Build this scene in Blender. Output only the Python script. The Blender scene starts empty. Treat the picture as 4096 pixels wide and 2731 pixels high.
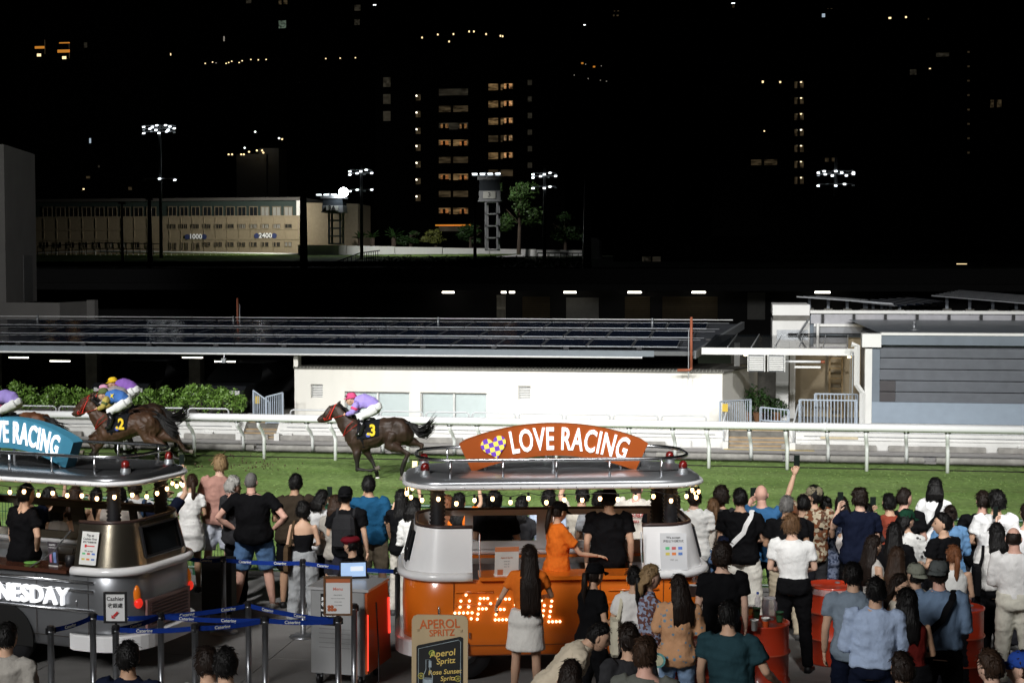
import bpy, math, random
import numpy as np
from mathutils import Vector, Matrix
R = math.radians
PI = math.pi
random.seed(7)
rng = np.random.default_rng(7)
S = bpy.context.scene
C = S.collection

# ------------------------------------------------------------------ camera
FPX, CAMH, YAW = 6000.0, 4.45, R(9)
PITCH = math.atan(285.5 / FPX)
cam = bpy.data.objects.new('camera', bpy.data.cameras.new('camera'))
C.objects.link(cam)
cam.location = (0, 0, CAMH)
cam.rotation_euler = (PI / 2 - PITCH, 0, YAW)
cam.data.sensor_width = 36
cam.data.lens = 36 * FPX / 4096
cam.data.clip_start = 0.5
cam.data.clip_end = 3000
S.camera = cam

# ------------------------------------------------------------------ world, moon, exposure
W = bpy.data.worlds.new('World'); S.world = W; W.use_nodes = True
wn = W.node_tree.nodes
sky = wn.new('ShaderNodeTexSky'); sky.sky_type = 'NISHITA'; sky.sun_disc = False
SUN_EL, SUN_AZ = R(50), R(205)
sky.sun_elevation = R(-3); sky.sun_rotation = SUN_AZ
W.node_tree.links.new(sky.outputs[0], wn['Background'].inputs['Color'])
wn['Background'].inputs['Strength'].default_value = 0.012
moon = bpy.data.objects.new('moonlight', bpy.data.lights.new('moonlight', 'SUN'))
C.objects.link(moon); moon.data.energy = 0.002; moon.data.angle = R(0.5); moon.data.color = (1, .95, .88)
moon.rotation_euler = (R(40), 0, R(25))
S.view_settings.view_transform = 'Standard'
S.view_settings.look = 'None'
S.view_settings.exposure = 0
S.view_settings.gamma = 1
S.render.engine = 'CYCLES'
S.cycles.use_denoising = True
S.cycles.max_bounces = 5
S.cycles.diffuse_bounces = 3
S.cycles.glossy_bounces = 3
S.cycles.transparent_max_bounces = 6
S.cycles.sample_clamp_indirect = 4
S.cycles.caustics_reflective = False
S.cycles.caustics_refractive = False

def cam2w(X, Y, z=0.0):
    "camera-aligned ground coordinates (right, ahead) to world"
    c, s = math.cos(YAW), math.sin(YAW)
    return Vector((X * c - Y * s, X * s + Y * c, z))
def ray(px, py):
    dx = (px - 2048) / FPX; dy = (1365.5 - py) / FPX
    c, s = math.cos(PITCH), math.sin(PITCH)
    return cam2w(dx, c + s * dy, -s + c * dy)
def G(px, py, z=0.0):
    "the point at height z that the photograph shows at (px, py)"
    r = ray(px, py); t = (z - CAMH) / r.z
    return Vector((r.x * t, r.y * t, z))
def PY(px, py, yw):
    "the point of the upright plane y = yw"
    r = ray(px, py); t = yw / r.y
    return Vector((r.x * t, yw, CAMH + r.z * t))

# ------------------------------------------------------------------ stadium floodlights (the stand behind the viewer carries them) and an added fill spot
def flood(name, loc, target, power, size, blend, radius=1.2, color=(1.0, .99, .97)):
    l = bpy.data.lights.new(name, 'SPOT'); l.energy = power; l.spot_size = R(size); l.spot_blend = blend
    l.shadow_soft_size = radius; l.color = color
    o = bpy.data.objects.new(name, l); C.objects.link(o); o.location = loc
    o.rotation_euler = (Vector(target) - Vector(loc)).to_track_quat('-Z', 'Y').to_euler()
    return o
for k, (fx, tx) in enumerate(((-38, -21), (-24, -13), (-11, -6), (2, 0), (15, 6))):
    flood('stand_floodlight', (fx, -3, 22), (tx, 30.5, 0), 33500, 31.5, .4, 1.0)
flood('apron_floodlight', (-11, -7, 14), (-1, 16.5, 0), 17000, 66, .8, 3.5)
flood('tower_fill_spot', (4, -3, 20), (-28, 50, 6), 22000, 17, .6, 1.0)  # added spot, aimed only to brighten the left concrete tower

# ------------------------------------------------------------------ materials
MATS = {}
def mat(name, col, rough=.7, metal=0.0, var=.12, vscale=6.0, bump=0.0, bscale=40.0, emit=0.0, ecol=None, spec=.4, coat=0.0, stretch=(1, 1, 1), alpha=1.0, trans=0.0):
    if name in MATS: return MATS[name]
    m = bpy.data.materials.new(name); MATS[name] = m; m.use_nodes = True
    nt = m.node_tree; b = nt.nodes['Principled BSDF']
    b.inputs['Roughness'].default_value = rough; b.inputs['Metallic'].default_value = metal
    b.inputs['Specular IOR Level'].default_value = spec
    if coat: b.inputs['Coat Weight'].default_value = coat; b.inputs['Coat Roughness'].default_value = .08
    b.inputs['Base Color'].default_value = (*col, 1)
    if trans: b.inputs['Transmission Weight'].default_value = trans
    if alpha < 1: b.inputs['Alpha'].default_value = alpha
    if emit:
        b.inputs['Emission Color'].default_value = (*(ecol or col), 1); b.inputs['Emission Strength'].default_value = emit
    if var or bump:
        tc = nt.nodes.new('ShaderNodeTexCoord'); mp = nt.nodes.new('ShaderNodeMapping')
        mp.inputs['Scale'].default_value = stretch
        nt.links.new(tc.outputs['Object'], mp.inputs[0])
    if var:
        n = nt.nodes.new('ShaderNodeTexNoise'); n.inputs['Scale'].default_value = vscale; n.inputs['Detail'].default_value = 6
        nt.links.new(mp.outputs[0], n.inputs['Vector'])
        mx = nt.nodes.new('ShaderNodeMix'); mx.data_type = 'RGBA'
        mx.inputs[6].default_value = (*[max(0, c * (1 - var * 2)) for c in col], 1)
        mx.inputs[7].default_value = (*[min(1, c * (1 + var * 2)) for c in col], 1)
        nt.links.new(n.outputs['Fac'], mx.inputs[0]); nt.links.new(mx.outputs[2], b.inputs['Base Color'])
    if bump:
        n2 = nt.nodes.new('ShaderNodeTexNoise'); n2.inputs['Scale'].default_value = bscale; n2.inputs['Detail'].default_value = 4
        nt.links.new(mp.outputs[0], n2.inputs['Vector'])
        bp = nt.nodes.new('ShaderNodeBump'); bp.inputs['Strength'].default_value = bump; bp.inputs['Distance'].default_value = .02
        nt.links.new(n2.outputs['Fac'], bp.inputs['Height']); nt.links.new(bp.outputs[0], b.inputs['Normal'])
    return m
def emis(name, col, strength, vary=0):
    new = name not in MATS; m = mat(name, col, .5, var=0, emit=strength)
    if new and vary:   # uneven room light seen through a window
        nt = m.node_tree; b = nt.nodes['Principled BSDF']; tc = nt.nodes.new('ShaderNodeTexCoord'); ob = nt.nodes.new('ShaderNodeObjectInfo'); ad = nt.nodes.new('ShaderNodeVectorMath'); ad.operation = 'ADD'
        n = nt.nodes.new('ShaderNodeTexNoise'); n.inputs['Scale'].default_value = 3.2; n.inputs['Detail'].default_value = 3; r = nt.nodes.new('ShaderNodeMapRange'); r.inputs[1].default_value = .35; r.inputs[2].default_value = .68; r.inputs[3].default_value = 0; r.inputs[4].default_value = strength * 1.8
        nt.links.new(tc.outputs['Object'], ad.inputs[0]); nt.links.new(ob.outputs['Random'], ad.inputs[1]); sc = nt.nodes.new('ShaderNodeVectorMath'); sc.operation = 'SCALE'; sc.inputs['Scale'].default_value = 40; nt.links.new(ob.outputs['Random'], sc.inputs[0]); nt.links.new(sc.outputs[0], ad.inputs[1])
        nt.links.new(ad.outputs[0], n.inputs['Vector']); nt.links.new(n.outputs['Fac'], r.inputs[0]); nt.links.new(r.outputs[0], b.inputs['Emission Strength'])
    return m
def fabric(col, kind='plain', col2=(.05, .05, .06), scale=30.0):
    key = 'fabric_%s_%s' % (kind, '_'.join('%02x' % int(min(.999, c) * 255) for c in (*col, *col2)))
    if key in MATS: return MATS[key]
    m = mat(key, col, .85, var=.1, vscale=9, bump=.8, bscale=16, spec=.06, stretch=(1, 1, .55))
    if kind != 'plain':
        nt = m.node_tree; b = nt.nodes['Principled BSDF']
        tc = nt.nodes.new('ShaderNodeTexCoord'); mx = nt.nodes.new('ShaderNodeMix'); mx.data_type = 'RGBA'
        cr = nt.nodes.new('ShaderNodeValToRGB')
        if kind in ('stripe', 'rib'):
            t = nt.nodes.new('ShaderNodeTexWave'); t.wave_type = 'BANDS'; t.bands_direction = 'X' if kind == 'stripe' else 'Z'
            t.inputs['Scale'].default_value = scale; t.inputs['Distortion'].default_value = .6
            out = t.outputs['Fac']; cr.color_ramp.elements[0].position = .45; cr.color_ramp.elements[1].position = .6
        else:
            t = nt.nodes.new('ShaderNodeTexVoronoi'); t.inputs['Scale'].default_value = scale
            if kind == 'dots':
                out = t.outputs['Distance']; cr.color_ramp.elements[0].position = .22; cr.color_ramp.elements[1].position = .3
                cr.color_ramp.elements[0].color = (1, 1, 1, 1); cr.color_ramp.elements[1].color = (0, 0, 0, 1)
            else:
                out = t.outputs['Color']; cr.color_ramp.elements[0].position = .42; cr.color_ramp.elements[1].position = .5
        nt.links.new(tc.outputs['Object'], t.inputs['Vector']); nt.links.new(out, cr.inputs[0])
        old = b.inputs['Base Color'].links[0].from_socket
        nt.links.new(old, mx.inputs[6]); mx.inputs[7].default_value = (*col2, 1)
        if kind == 'print':
            hs = nt.nodes.new('ShaderNodeMix'); hs.data_type = 'RGBA'; hs.blend_type = 'MIX'
            hs.inputs[6].default_value = (*col2, 1); hs.inputs[7].default_value = (.17, .06, .025, 1)
            sp = nt.nodes.new('ShaderNodeSeparateColor'); nt.links.new(t.outputs['Color'], sp.inputs[0])
            nt.links.new(sp.outputs[1], hs.inputs[0]); nt.links.new(hs.outputs[2], mx.inputs[7])
        nt.links.new(cr.outputs[0], mx.inputs[0]); nt.links.new(mx.outputs[2], b.inputs['Base Color'])
    return m

# ------------------------------------------------------------------ mesh builder
def frame_of(d):
    d = Vector(d).normalized()
    up = Vector((0, 0, 1)) if abs(d.z) < .95 else Vector((0, 1, 0))
    a = d.cross(up).normalized(); b = a.cross(d).normalized()
    return a, b
class MB:
    def __init__(s): s.v = []; s.f = []; s.m = []
    def add(s, vs, fs, mi=0):
        o = len(s.v); s.v.extend([tuple(p) for p in vs]); s.f.extend([tuple(i + o for i in f) for f in fs]); s.m.extend([mi] * len(fs)); return s
    def box(s, x0, x1, y0, y1, z0, z1, mi=0):
        return s.add([(x0, y0, z0), (x1, y0, z0), (x1, y1, z0), (x0, y1, z0), (x0, y0, z1), (x1, y0, z1), (x1, y1, z1), (x0, y1, z1)],
                     [(0, 3, 2, 1), (4, 5, 6, 7), (0, 1, 5, 4), (1, 2, 6, 5), (2, 3, 7, 6), (3, 0, 4, 7)], mi)
    def cbox(s, c, size, rz=0, mi=0, rx=0, ry=0):
        M = Matrix.Translation(c) @ Matrix.Rotation(rz, 4, 'Z') @ Matrix.Rotation(ry, 4, 'Y') @ Matrix.Rotation(rx, 4, 'X')
        a, b, d = [q / 2 for q in size]
        t = MB().box(-a, a, -b, b, -d, d)
        return s.add([M @ Vector(p) for p in t.v], t.f, mi)
    def rbox(s, x0, x1, y0, y1, z0, z1, r=.02, mi=0):
        "box with chamfered vertical and top edges"
        def ring(i, z):
            a, b, c, d = x0 + i, x1 - i, y0 + i, y1 - i
            return [(a + r, c, z), (b - r, c, z), (b, c + r, z), (b, d - r, z), (b - r, d, z), (a + r, d, z), (a, d - r, z), (a, c + r, z)]
        return s.loft([ring(0, z0), ring(0, z1 - r), ring(r, z1)], mi=mi)
    def loft(s, rings, caps=True, mi=0, closed=True):
        n = len(rings[0]); vs = [p for r in rings for p in r]; fs = []
        for k in range(len(rings) - 1):
            for i in range(n if closed else n - 1):
                j = (i + 1) % n
                fs.append((k * n + i, k * n + j, (k + 1) * n + j, (k + 1) * n + i))
        if caps and closed:
            fs.append(tuple(range(n - 1, -1, -1))); fs.append(tuple((len(rings) - 1) * n + i for i in range(n)))
        return s.add(vs, fs, mi)
    def tube(s, pts, r, n=8, caps=True, mi=0, flat=1.0):
        pts = [Vector(p) for p in pts]; rr = r if hasattr(r, '__len__') else [r] * len(pts); rings = []
        a = None
        for i, p in enumerate(pts):
            d = (pts[min(i + 1, len(pts) - 1)] - pts[max(i - 1, 0)])
            if d.length < 1e-9: d = Vector((0, 0, 1))
            d.normalize()
            if a is None: a, b = frame_of(d)
            else:
                a = (a - d * a.dot(d))
                if a.length < 1e-6: a, b = frame_of(d)
                a.normalize(); b = a.cross(d).normalized()
            rings.append([p + (a * math.cos(2 * PI * k / n) + b * (math.sin(2 * PI * k / n) * flat)) * rr[i] for k in range(n)])
        return s.loft(rings, caps, mi)
    def ell(s, c, rad, n=12, m=8, M=None, mi=0):
        c = Vector(c); rings = []
        for j in range(1, m):
            t = PI * j / m - PI / 2
            ring = []
            for i in range(n):
                u = 2 * PI * i / n
                p = Vector((rad[0] * math.cos(t) * math.cos(u), rad[1] * math.cos(t) * math.sin(u), rad[2] * math.sin(t)))
                ring.append(c + (M @ p if M else p))
            rings.append(ring)
        o = len(s.v); s.loft(rings, False, mi)
        bot = Vector((0, 0, -rad[2])); top = Vector((0, 0, rad[2]))
        s.v.append(tuple(c + (M @ bot if M else bot))); s.v.append(tuple(c + (M @ top if M else top)))
        b, t = len(s.v) - 2, len(s.v) - 1; L = o + (m - 2) * n
        for i in range(n):
            s.f.append((o + (i + 1) % n, o + i, b)); s.f.append((L + i, L + (i + 1) % n, t)); s.m += [mi, mi]
        return s
    def lathe(s, prof, n=20, c=(0, 0, 0), mi=0, caps=True):
        return s.loft([[(c[0] + r * math.cos(2 * PI * i / n), c[1] + r * math.sin(2 * PI * i / n), c[2] + z) for i in range(n)] for r, z in prof], caps, mi)
    def prism(s, poly, fn0, fn1, mi=0):
        "poly: 2-D outline; fn0 / fn1 map it to the two end faces"
        return s.loft([[fn0(*p) for p in poly], [fn1(*p) for p in poly]], True, mi)
    def xf(s, M): s.v = [tuple(M @ Vector(p)) for p in s.v]; return s
    def merge(s, o, mi=None):
        k = len(s.v); s.v += o.v; s.f += [tuple(i + k for i in f) for f in o.f]; s.m += o.m if mi is None else [mi] * len(o.f); return s
    def mesh(s, name, smooth=False):
        me = bpy.data.meshes.new(name); me.from_pydata(s.v, [], s.f)
        if any(s.m): me.polygons.foreach_set('material_index', s.m)
        if smooth: me.polygons.foreach_set('use_smooth', [True] * len(me.polygons))
        me.update(); return me
    def build(s, name, m, parent=None, smooth=False, off=None):
        if off is not None: s.v = [(p[0] - off[0], p[1] - off[1], p[2] - off[2]) for p in s.v]
        return link(name, s.mesh(name, smooth), m, parent)
def link(name, me, m, parent=None):
    ms = m if isinstance(m, (list, tuple)) else [m]
    if not me.materials:
        for q in ms: me.materials.append(q)
    o = bpy.data.objects.new(name, me); C.objects.link(o)
    if parent: o.parent = parent
    return o
def inst(name, me, parent=None, loc=(0, 0, 0), rot=(0, 0, 0), scale=(1, 1, 1), m=None):
    o = bpy.data.objects.new(name, me); C.objects.link(o); o.location = loc; o.rotation_euler = rot; o.scale = scale
    if m:
        o.material_slots[0].link = 'OBJECT'; o.material_slots[0].material = m
    if parent: o.parent = parent
    return o
def tag(o, label=None, cat=None, group=None, kind=None):
    if label: o['label'] = label
    if cat: o['category'] = cat
    if group: o['group'] = group
    if kind: o['kind'] = kind
    return o
def thing(name, label, cat, loc=(0, 0, 0), rz=0.0, group=None):
    o = bpy.data.objects.new(name, None); C.objects.link(o); o.location = loc; o.rotation_euler = (0, 0, rz); o.empty_display_size = .1
    return tag(o, label, cat, group)
def struct(name, mb, m, smooth=False):
    return tag(mb.build(name, m, None, smooth), kind='structure')
TMP = bpy.data.scenes.new('temporary')
def evaluate(o):
    TMP.collection.objects.link(o)
    with bpy.context.temp_override(scene=TMP, view_layer=TMP.view_layers[0]):
        dg = bpy.context.evaluated_depsgraph_get()
    dg.update()
    me = bpy.data.meshes.new_from_object(o.evaluated_get(dg), depsgraph=dg)
    d = o.data; bpy.data.objects.remove(o)
    return me
def remesh(mb, vox, smooth=4, name='skin', fac=.5):
    me = mb.mesh('tmp'); o = bpy.data.objects.new('tmp', me)
    r = o.modifiers.new('r', 'REMESH'); r.mode = 'VOXEL'; r.voxel_size = vox
    if smooth:
        k = o.modifiers.new('s', 'SMOOTH'); k.factor = fac; k.iterations = smooth
    out = evaluate(o); bpy.data.meshes.remove(me)
    n = len(out.vertices); co = np.empty(n * 3); out.vertices.foreach_get('co', co)
    return co.reshape(-1, 3), [tuple(p.vertices) for p in out.polygons], out
def text_mb(body, size, depth=.004, bold=0.0, xs=1.0, align='CENTER', spacing=1.0):
    "flat lettering in the x-z plane, facing -y, centred"
    cu = bpy.data.curves.new('t', 'FONT'); cu.body = body; cu.size = size; cu.align_x = align; cu.align_y = 'CENTER'
    cu.extrude = depth; cu.offset = bold; cu.resolution_u = 3; cu.space_character = spacing
    o = bpy.data.objects.new('t', cu); me = evaluate(o); bpy.data.curves.remove(cu)
    mb = MB(); mb.add([(v.co.x * xs, -v.co.z, v.co.y) for v in me.vertices], [tuple(p.vertices) for p in me.polygons])
    bpy.data.meshes.remove(me); return mb
# ================================================================== the setting
M_conc = mat('concrete', (.17, .165, .16), .75, var=.22, vscale=1.6, bump=.25, bscale=60)
M_concd = mat('concrete_old', (.16, .155, .14), .9, var=.3, vscale=5, bump=.4, bscale=30)
M_asph = mat('asphalt', (.085, .085, .09), .9, var=.2, vscale=2, bump=.3, bscale=90)
M_path = mat('path_paving', (.40, .385, .375), .85, var=.12, vscale=3, bump=.2, bscale=50)
M_white = mat('white_paint', (.8, .8, .78), .5, var=.03, vscale=3)
M_whited = mat('weathered_white_paint', (.72, .72, .7), .6, var=.09, vscale=2.2, bump=.1, bscale=25)
M_cream = mat('cream_render', (.80, .78, .72), .75, var=.05, vscale=2.5, stretch=(1, 1, .3), bump=.08, bscale=60)
M_tubew = mat('white_tube', (.85, .86, .87), .3, var=.02)
M_blue = mat('pale_blue_paint', (.5, .57, .66), .5, var=.05)
M_slate = mat('slate_grey_panel', (.15, .18, .215), .55, var=.1, vscale=3, bump=.05)
M_slateb = mat('blue_grey_panel', (.26, .315, .385), .55, var=.06, vscale=4)
M_slatd = mat('grey_slat', (.125, .135, .155), .6, var=.12, vscale=4)
M_black = mat('black_plastic', (.012, .012, .014), .45, var=0)
M_dark = mat('dark_render', (.03, .03, .032), .9, var=.2, vscale=1)
M_chrome = mat('steel', (.62, .63, .65), .25, 1.0, var=.04, vscale=20)
M_galv = mat('galvanised', (.38, .4, .42), .42, .7, var=.12, vscale=12)
M_pipe = mat('rust_pipe', (.3, .09, .045), .6, var=.2, vscale=9)
M_green = mat('green_fence_paint', (.012, .06, .03), .4, var=0)
M_glassd = mat('dark_glass', (.02, .024, .028), .08, var=0, spec=.6)
M_pvcell = mat('solar_cell', (.012, .018, .036), .12, var=.1, vscale=5, spec=.6)
M_alu = mat('aluminium_frame', (.55, .57, .6), .35, .9, var=0)
M_tube = emis('tube_light', (1, .93, .78), 9)
M_beige = mat('beige_tile_wall', (.35, .29, .2), .8, var=.1, vscale=3, bump=.05)
M_woodd = mat('brown_wood', (.1, .055, .03), .6, var=.2, vscale=8)
M_yellow = mat('yellow_paint', (.6, .42, .05), .6, var=.1)

# ---- ground sheets
struct('ground', MB().add([(-90, -30, -.05), (90, -30, -.05), (90, 37.6, -.05), (-90, 37.6, -.05)], [(0, 1, 2, 3)]), M_concd)
apron = struct('apron', MB().add([(-40, -14, -.02), (30, -14, -.02), (30, 20.9, -.02), (-40, 20.9, -.02)], [(0, 1, 2, 3)]), M_concd)
slab = MB(); slab.loft([[(-1.1965, -1.1965, -.018), (1.1965, -1.1965, -.018), (1.1965, 1.1965, -.018), (-1.1965, 1.1965, -.018)],
                        [(-1.1965, -1.1965, -.004), (1.1965, -1.1965, -.004), (1.1965, 1.1965, -.004), (-1.1965, 1.1965, -.004)],
                        [(-1.195, -1.195, 0), (1.195, -1.195, 0), (1.195, 1.195, 0), (-1.195, 1.195, 0)]])
slab_me = slab.mesh('concrete_slab'); slab_me.materials.append(M_conc)
for i in range(-5, 4):
    for j in range(5):
        inst('concrete_slab', slab_me, apron, (i * 2.4 + .6, 10.4 + j * 2.4, 0))

def turf_material():
    m = bpy.data.materials.new('turf'); m.use_nodes = True; nt = m.node_tree; b = nt.nodes['Principled BSDF']
    b.inputs['Roughness'].default_value = .9; b.inputs['Specular IOR Level'].default_value = .1
    tc = nt.nodes.new('ShaderNodeTexCoord')
    def noise(sc, det, st):
        mp = nt.nodes.new('ShaderNodeMapping'); mp.inputs['Scale'].default_value = st; nt.links.new(tc.outputs['Object'], mp.inputs[0])
        n = nt.nodes.new('ShaderNodeTexNoise'); n.inputs['Scale'].default_value = sc; n.inputs['Detail'].default_value = det
        nt.links.new(mp.outputs[0], n.inputs['Vector']); return n
    n1 = noise(.5, 6, (.6, 1.6, 1)); n2 = noise(9, 8, (1, .5, 1)); n3 = noise(2.3, 5, (.7, 1.4, 1))
    r1 = nt.nodes.new('ShaderNodeValToRGB')
    r1.color_ramp.elements[0].position = .3; r1.color_ramp.elements[0].color = (.14, .232, .062, 1)
    r1.color_ramp.elements[1].position = .72; r1.color_ramp.elements[1].color = (.2, .295, .1, 1)
    nt.links.new(n1.outputs['Fac'], r1.inputs[0])
    r2 = nt.nodes.new('ShaderNodeValToRGB')
    r2.color_ramp.elements[0].position = .36; r2.color_ramp.elements[0].color = (.8, .8, .76, 1)
    r2.color_ramp.elements[1].position = .66; r2.color_ramp.elements[1].color = (1.12, 1.1, 1.06, 1)
    nt.links.new(n2.outputs['Fac'], r2.inputs[0])
    mx = nt.nodes.new('ShaderNodeMix'); mx.data_type = 'RGBA'; mx.blend_type = 'MULTIPLY'; mx.inputs[0].default_value = 1
    nt.links.new(r1.outputs[0], mx.inputs[6]); nt.links.new(r2.outputs[0], mx.inputs[7])
    r3 = nt.nodes.new('ShaderNodeValToRGB'); r3.color_ramp.elements[0].position = .6; r3.color_ramp.elements[1].position = .72
    nt.links.new(n3.outputs['Fac'], r3.inputs[0])
    sc = nt.nodes.new('ShaderNodeMath'); sc.operation = 'MULTIPLY'; sc.inputs[1].default_value = .55; nt.links.new(r3.outputs[0], sc.inputs[0])
    m2 = nt.nodes.new('ShaderNodeMix'); m2.data_type = 'RGBA'; m2.inputs[7].default_value = (.15, .14, .055, 1)
    nt.links.new(sc.outputs[0], m2.inputs[0]); nt.links.new(mx.outputs[2], m2.inputs[6]); nt.links.new(m2.outputs[2], b.inputs['Base Color'])
    # mowing bands along the track
    wv = nt.nodes.new('ShaderNodeTexWave'); wv.bands_direction = 'Y'; wv.inputs['Scale'].default_value = .16; wv.inputs['Distortion'].default_value = .5
    nt.links.new(tc.outputs['Object'], wv.inputs['Vector']); mr = nt.nodes.new('ShaderNodeMapRange'); mr.inputs[3].default_value = .88; mr.inputs[4].default_value = 1.08; nt.links.new(wv.outputs['Fac'], mr.inputs[0])
    m3 = nt.nodes.new('ShaderNodeVectorMath'); m3.operation = 'SCALE'; nt.links.new(m2.outputs[2], m3.inputs[0]); nt.links.new(mr.outputs[0], m3.inputs['Scale']); nt.links.new(m3.outputs[0], b.inputs['Base Color'])
    bp = nt.nodes.new('ShaderNodeBump'); bp.inputs['Strength'].default_value = .6; bp.inputs['Distance'].default_value = .05
    nt.links.new(n2.outputs['Fac'], bp.inputs['Height']); nt.links.new(bp.outputs[0], b.inputs['Normal'])
    return m
M_turf = turf_material()
struct('turf', MB().add([(-45, 20.75, -.012), (30, 20.75, -.012), (30, 35.47, -.012), (-45, 35.47, -.012)], [(0, 1, 2, 3)]), M_turf)
# grass tufts
def grass():
    n = 12000
    x = rng.uniform(-22, 9.5, n); y = rng.uniform(21.2, 35.4, n)
    keep = (x > -y * .55 - 1) & (x < y * .25 + 1); x, y = x[keep], y[keep]; n = len(x)
    a = rng.uniform(0, 2 * PI, n); h = rng.uniform(.003, .012, n); w = rng.uniform(.008, .02, n); l = rng.normal(0, .02, (n, 2))
    h[rng.random(n) < .02] *= 1.7
    v = np.empty((n, 3, 3)); dx = np.cos(a) * w; dy = np.sin(a) * w
    v[:, 0] = np.stack([x - dx, y - dy, np.full(n, -.012)], 1); v[:, 1] = np.stack([x + dx, y + dy, np.full(n, -.012)], 1)
    v[:, 2] = np.stack([x + l[:, 0], y + l[:, 1], h], 1)
    me = bpy.data.meshes.new('grass'); me.vertices.add(n * 3); me.vertices.foreach_set('co', v.ravel())
    me.loops.add(n * 3); me.loops.foreach_set('vertex_index', np.arange(n * 3, dtype=np.int32)); me.polygons.add(n)
    me.polygons.foreach_set('loop_start', np.arange(0, n * 3, 3, dtype=np.int32)); me.update(calc_edges=True)
    o = link('grass', me, mat('grass_blade', (.19, .285, .09), .7, var=.2, vscale=3, spec=.2)); tag(o, 'short green racing turf between the fence and white rail', 'grass', kind='stuff')
grass()
struct('track_strip', MB().box(-45, 30, 34.28, 34.32, -.012, .012), mat('dark_strip', (.02, .02, .012), .95, var=.1))  # thin dark strip laid along the turf between the two rails
struct('path', MB().add([(-45, 35.72, .02), (30, 35.72, .02), (30, 37.46, .02), (-45, 37.46, .02)], [(0, 1, 2, 3)]), M_path)
kerb = struct('kerb', MB().box(-45, 30, 35.52, 35.72, -.03, .015), M_path)
def stone_mesh(L, d, h):
    b = MB(); b.loft([[(0, 0, 0), (L, 0, 0), (L, d, 0), (0, d, 0)], [(0, 0, h - .02), (L, 0, h - .02), (L, d, h - .02), (0, d, h - .02)], [(.015, .02, h), (L - .015, .02, h), (L - .015, d, h), (.015, d, h)]])
    me = b.mesh('kerb_stone'); me.materials.append(mat('kerb_concrete', (.3, .29, .27), .9, var=.28, vscale=5, bump=.4)); return me
km = stone_mesh(2.95, .2, .125)
for k in range(11): inst('kerb_stone', km, kerb, (-24.7 + k * 3.22, 35.49, 0))
wallkerb = struct('wall_kerb', MB().box(-45, 30, 37.47, 37.58, -.03, .03), M_path)
km2 = stone_mesh(2.3, .1, .14)
for k in range(13):
    x = -25.0 + k * 2.58
    if not (-.9 < x + 1.1 < 1.2 or -13.3 < x + 1.1 < -12): inst('kerb_stone', km2, wallkerb, (x, 37.47, .02))
struct('road_marking', MB().box(-.6, 1.6, 37.33, 37.42, .02, .025), M_yellow)
struct('terrace', MB().box(-45, 30, 37.9, 47, .3, .40), M_concd)
# low white wall under the terrace, in three lengths between the stairs
for (a, b), lab in zip([(-45, -13.2), (-12.1, -.62), (1.15, 30)], ['long white low wall below the leafy hedge', 'white low wall in front of the cream building', 'stained white low wall below the grey slatted building']):
    t = thing('low_wall', lab, 'wall', (a, 37.6, 0), group='low white walls behind the path')
    MB().box(0, b - a, 0, .3, -.02, .45).build('wall_body', M_whited, t)
    MB().box(0, b - a, -.03, .0, .27, .3).build('ledge', M_whited, t)
    if a > 0: MB().box(.6, 1.5, -.06, -.002, .3, .36).build('wall_lamp', mat('lamp_ivory', (.6, .52, .36), .4), t)
    p = MB(); p.tube([(.2, -.02, .36), (b - a - .2, -.02, .36)], .008, 6); p.build('conduit', M_galv, t)
    for k in range(int((min(b, 8) - max(a, -22)) / 2.58) + 1):
        x = max(a, -22) - a + .12 + k * 2.58
        if x < b - a - .2: MB().box(x, x + .24, -.1, -.001, .02, .2).build('buttress', M_whited, t)

# ---- mesh fence along the crowd side of the track
fence = thing('mesh_fence', 'dark green wire mesh fence with round top rail along the turf', 'fence', (-30, 20.75, 0))
MB().tube([(0, 0, 1.1), (42, 0, 1.1)], .026, 8).build('top_rail', M_green, fence)
MB().tube([(0, 0, .12), (42, 0, .12)], .02, 6).build('bottom_rail', M_green, fence)
pm = MB().tube([(0, 0, 0), (0, 0, 1.1)], .028, 8).mesh('fence_post'); pm.materials.append(M_green)
wm = MB()
for k in range(40): wm.box(k * .05 + .02, k * .05 + .0255, -.003, .003, .12, 1.08)
for k in range(6): wm.box(0, 2, .003, .008, .22 + k * .16, .226 + k * .16)
wm = wm.mesh('wire_panel'); wm.materials.append(M_green)
for k in range(21):
    inst('fence_post', pm, fence, (k * 2, .03, 0)); inst('wire_panel', wm, fence, (k * 2, 0, 0))

# ---- running rails of the track
def running_rail(y, z, r, x0, n, dx, lab, lean):
    t = thing('running_rail', lab, 'rail', (x0, y, 0), group='white running rails')
    b = MB(); b.tube([(-3, 0, z), (n * dx + 2, 0, z)], r, 16, flat=.9); b.build('rail', M_tubew, t, True)
    pb = MB().tube([(-.05, 0, z - .02), (-.045, .03, z - .2), (-.02, lean * .7, z - .33), (0, lean, z - .5), (0, lean, .0)], [.045, .043, .042, .042, .042], 10)
    me = pb.mesh('rail_post', True); me.materials.append(M_tubew)
    cl = MB().box(-.1, .02, -.03, .05, z - .11, z - .06).mesh('rail_bracket'); cl.materials.append(M_black)
    sl = MB().lathe([(r * .93, -.04), (r * 1.03, -.04), (r * 1.03, .04), (r * .93, .04)], 14).xf(Matrix.Translation((0, 0, z)) @ Matrix.Rotation(PI / 2, 4, 'Y')).mesh('rail_sleeve', True); sl.materials.append(M_tubew)
    for k in range(n):
        inst('rail_post', me, t, (k * dx, 0, 0)); inst('rail_bracket', cl, t, (k * dx, 0, 0))
        if k % 3 == 1: inst('rail_sleeve', sl, t, (k * dx + .8, 0, 0))
running_rail(33.6, 1.0, .1, -21.7, 18, 1.735, 'near white tubular running rail beside the galloping horses', .3)
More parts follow.
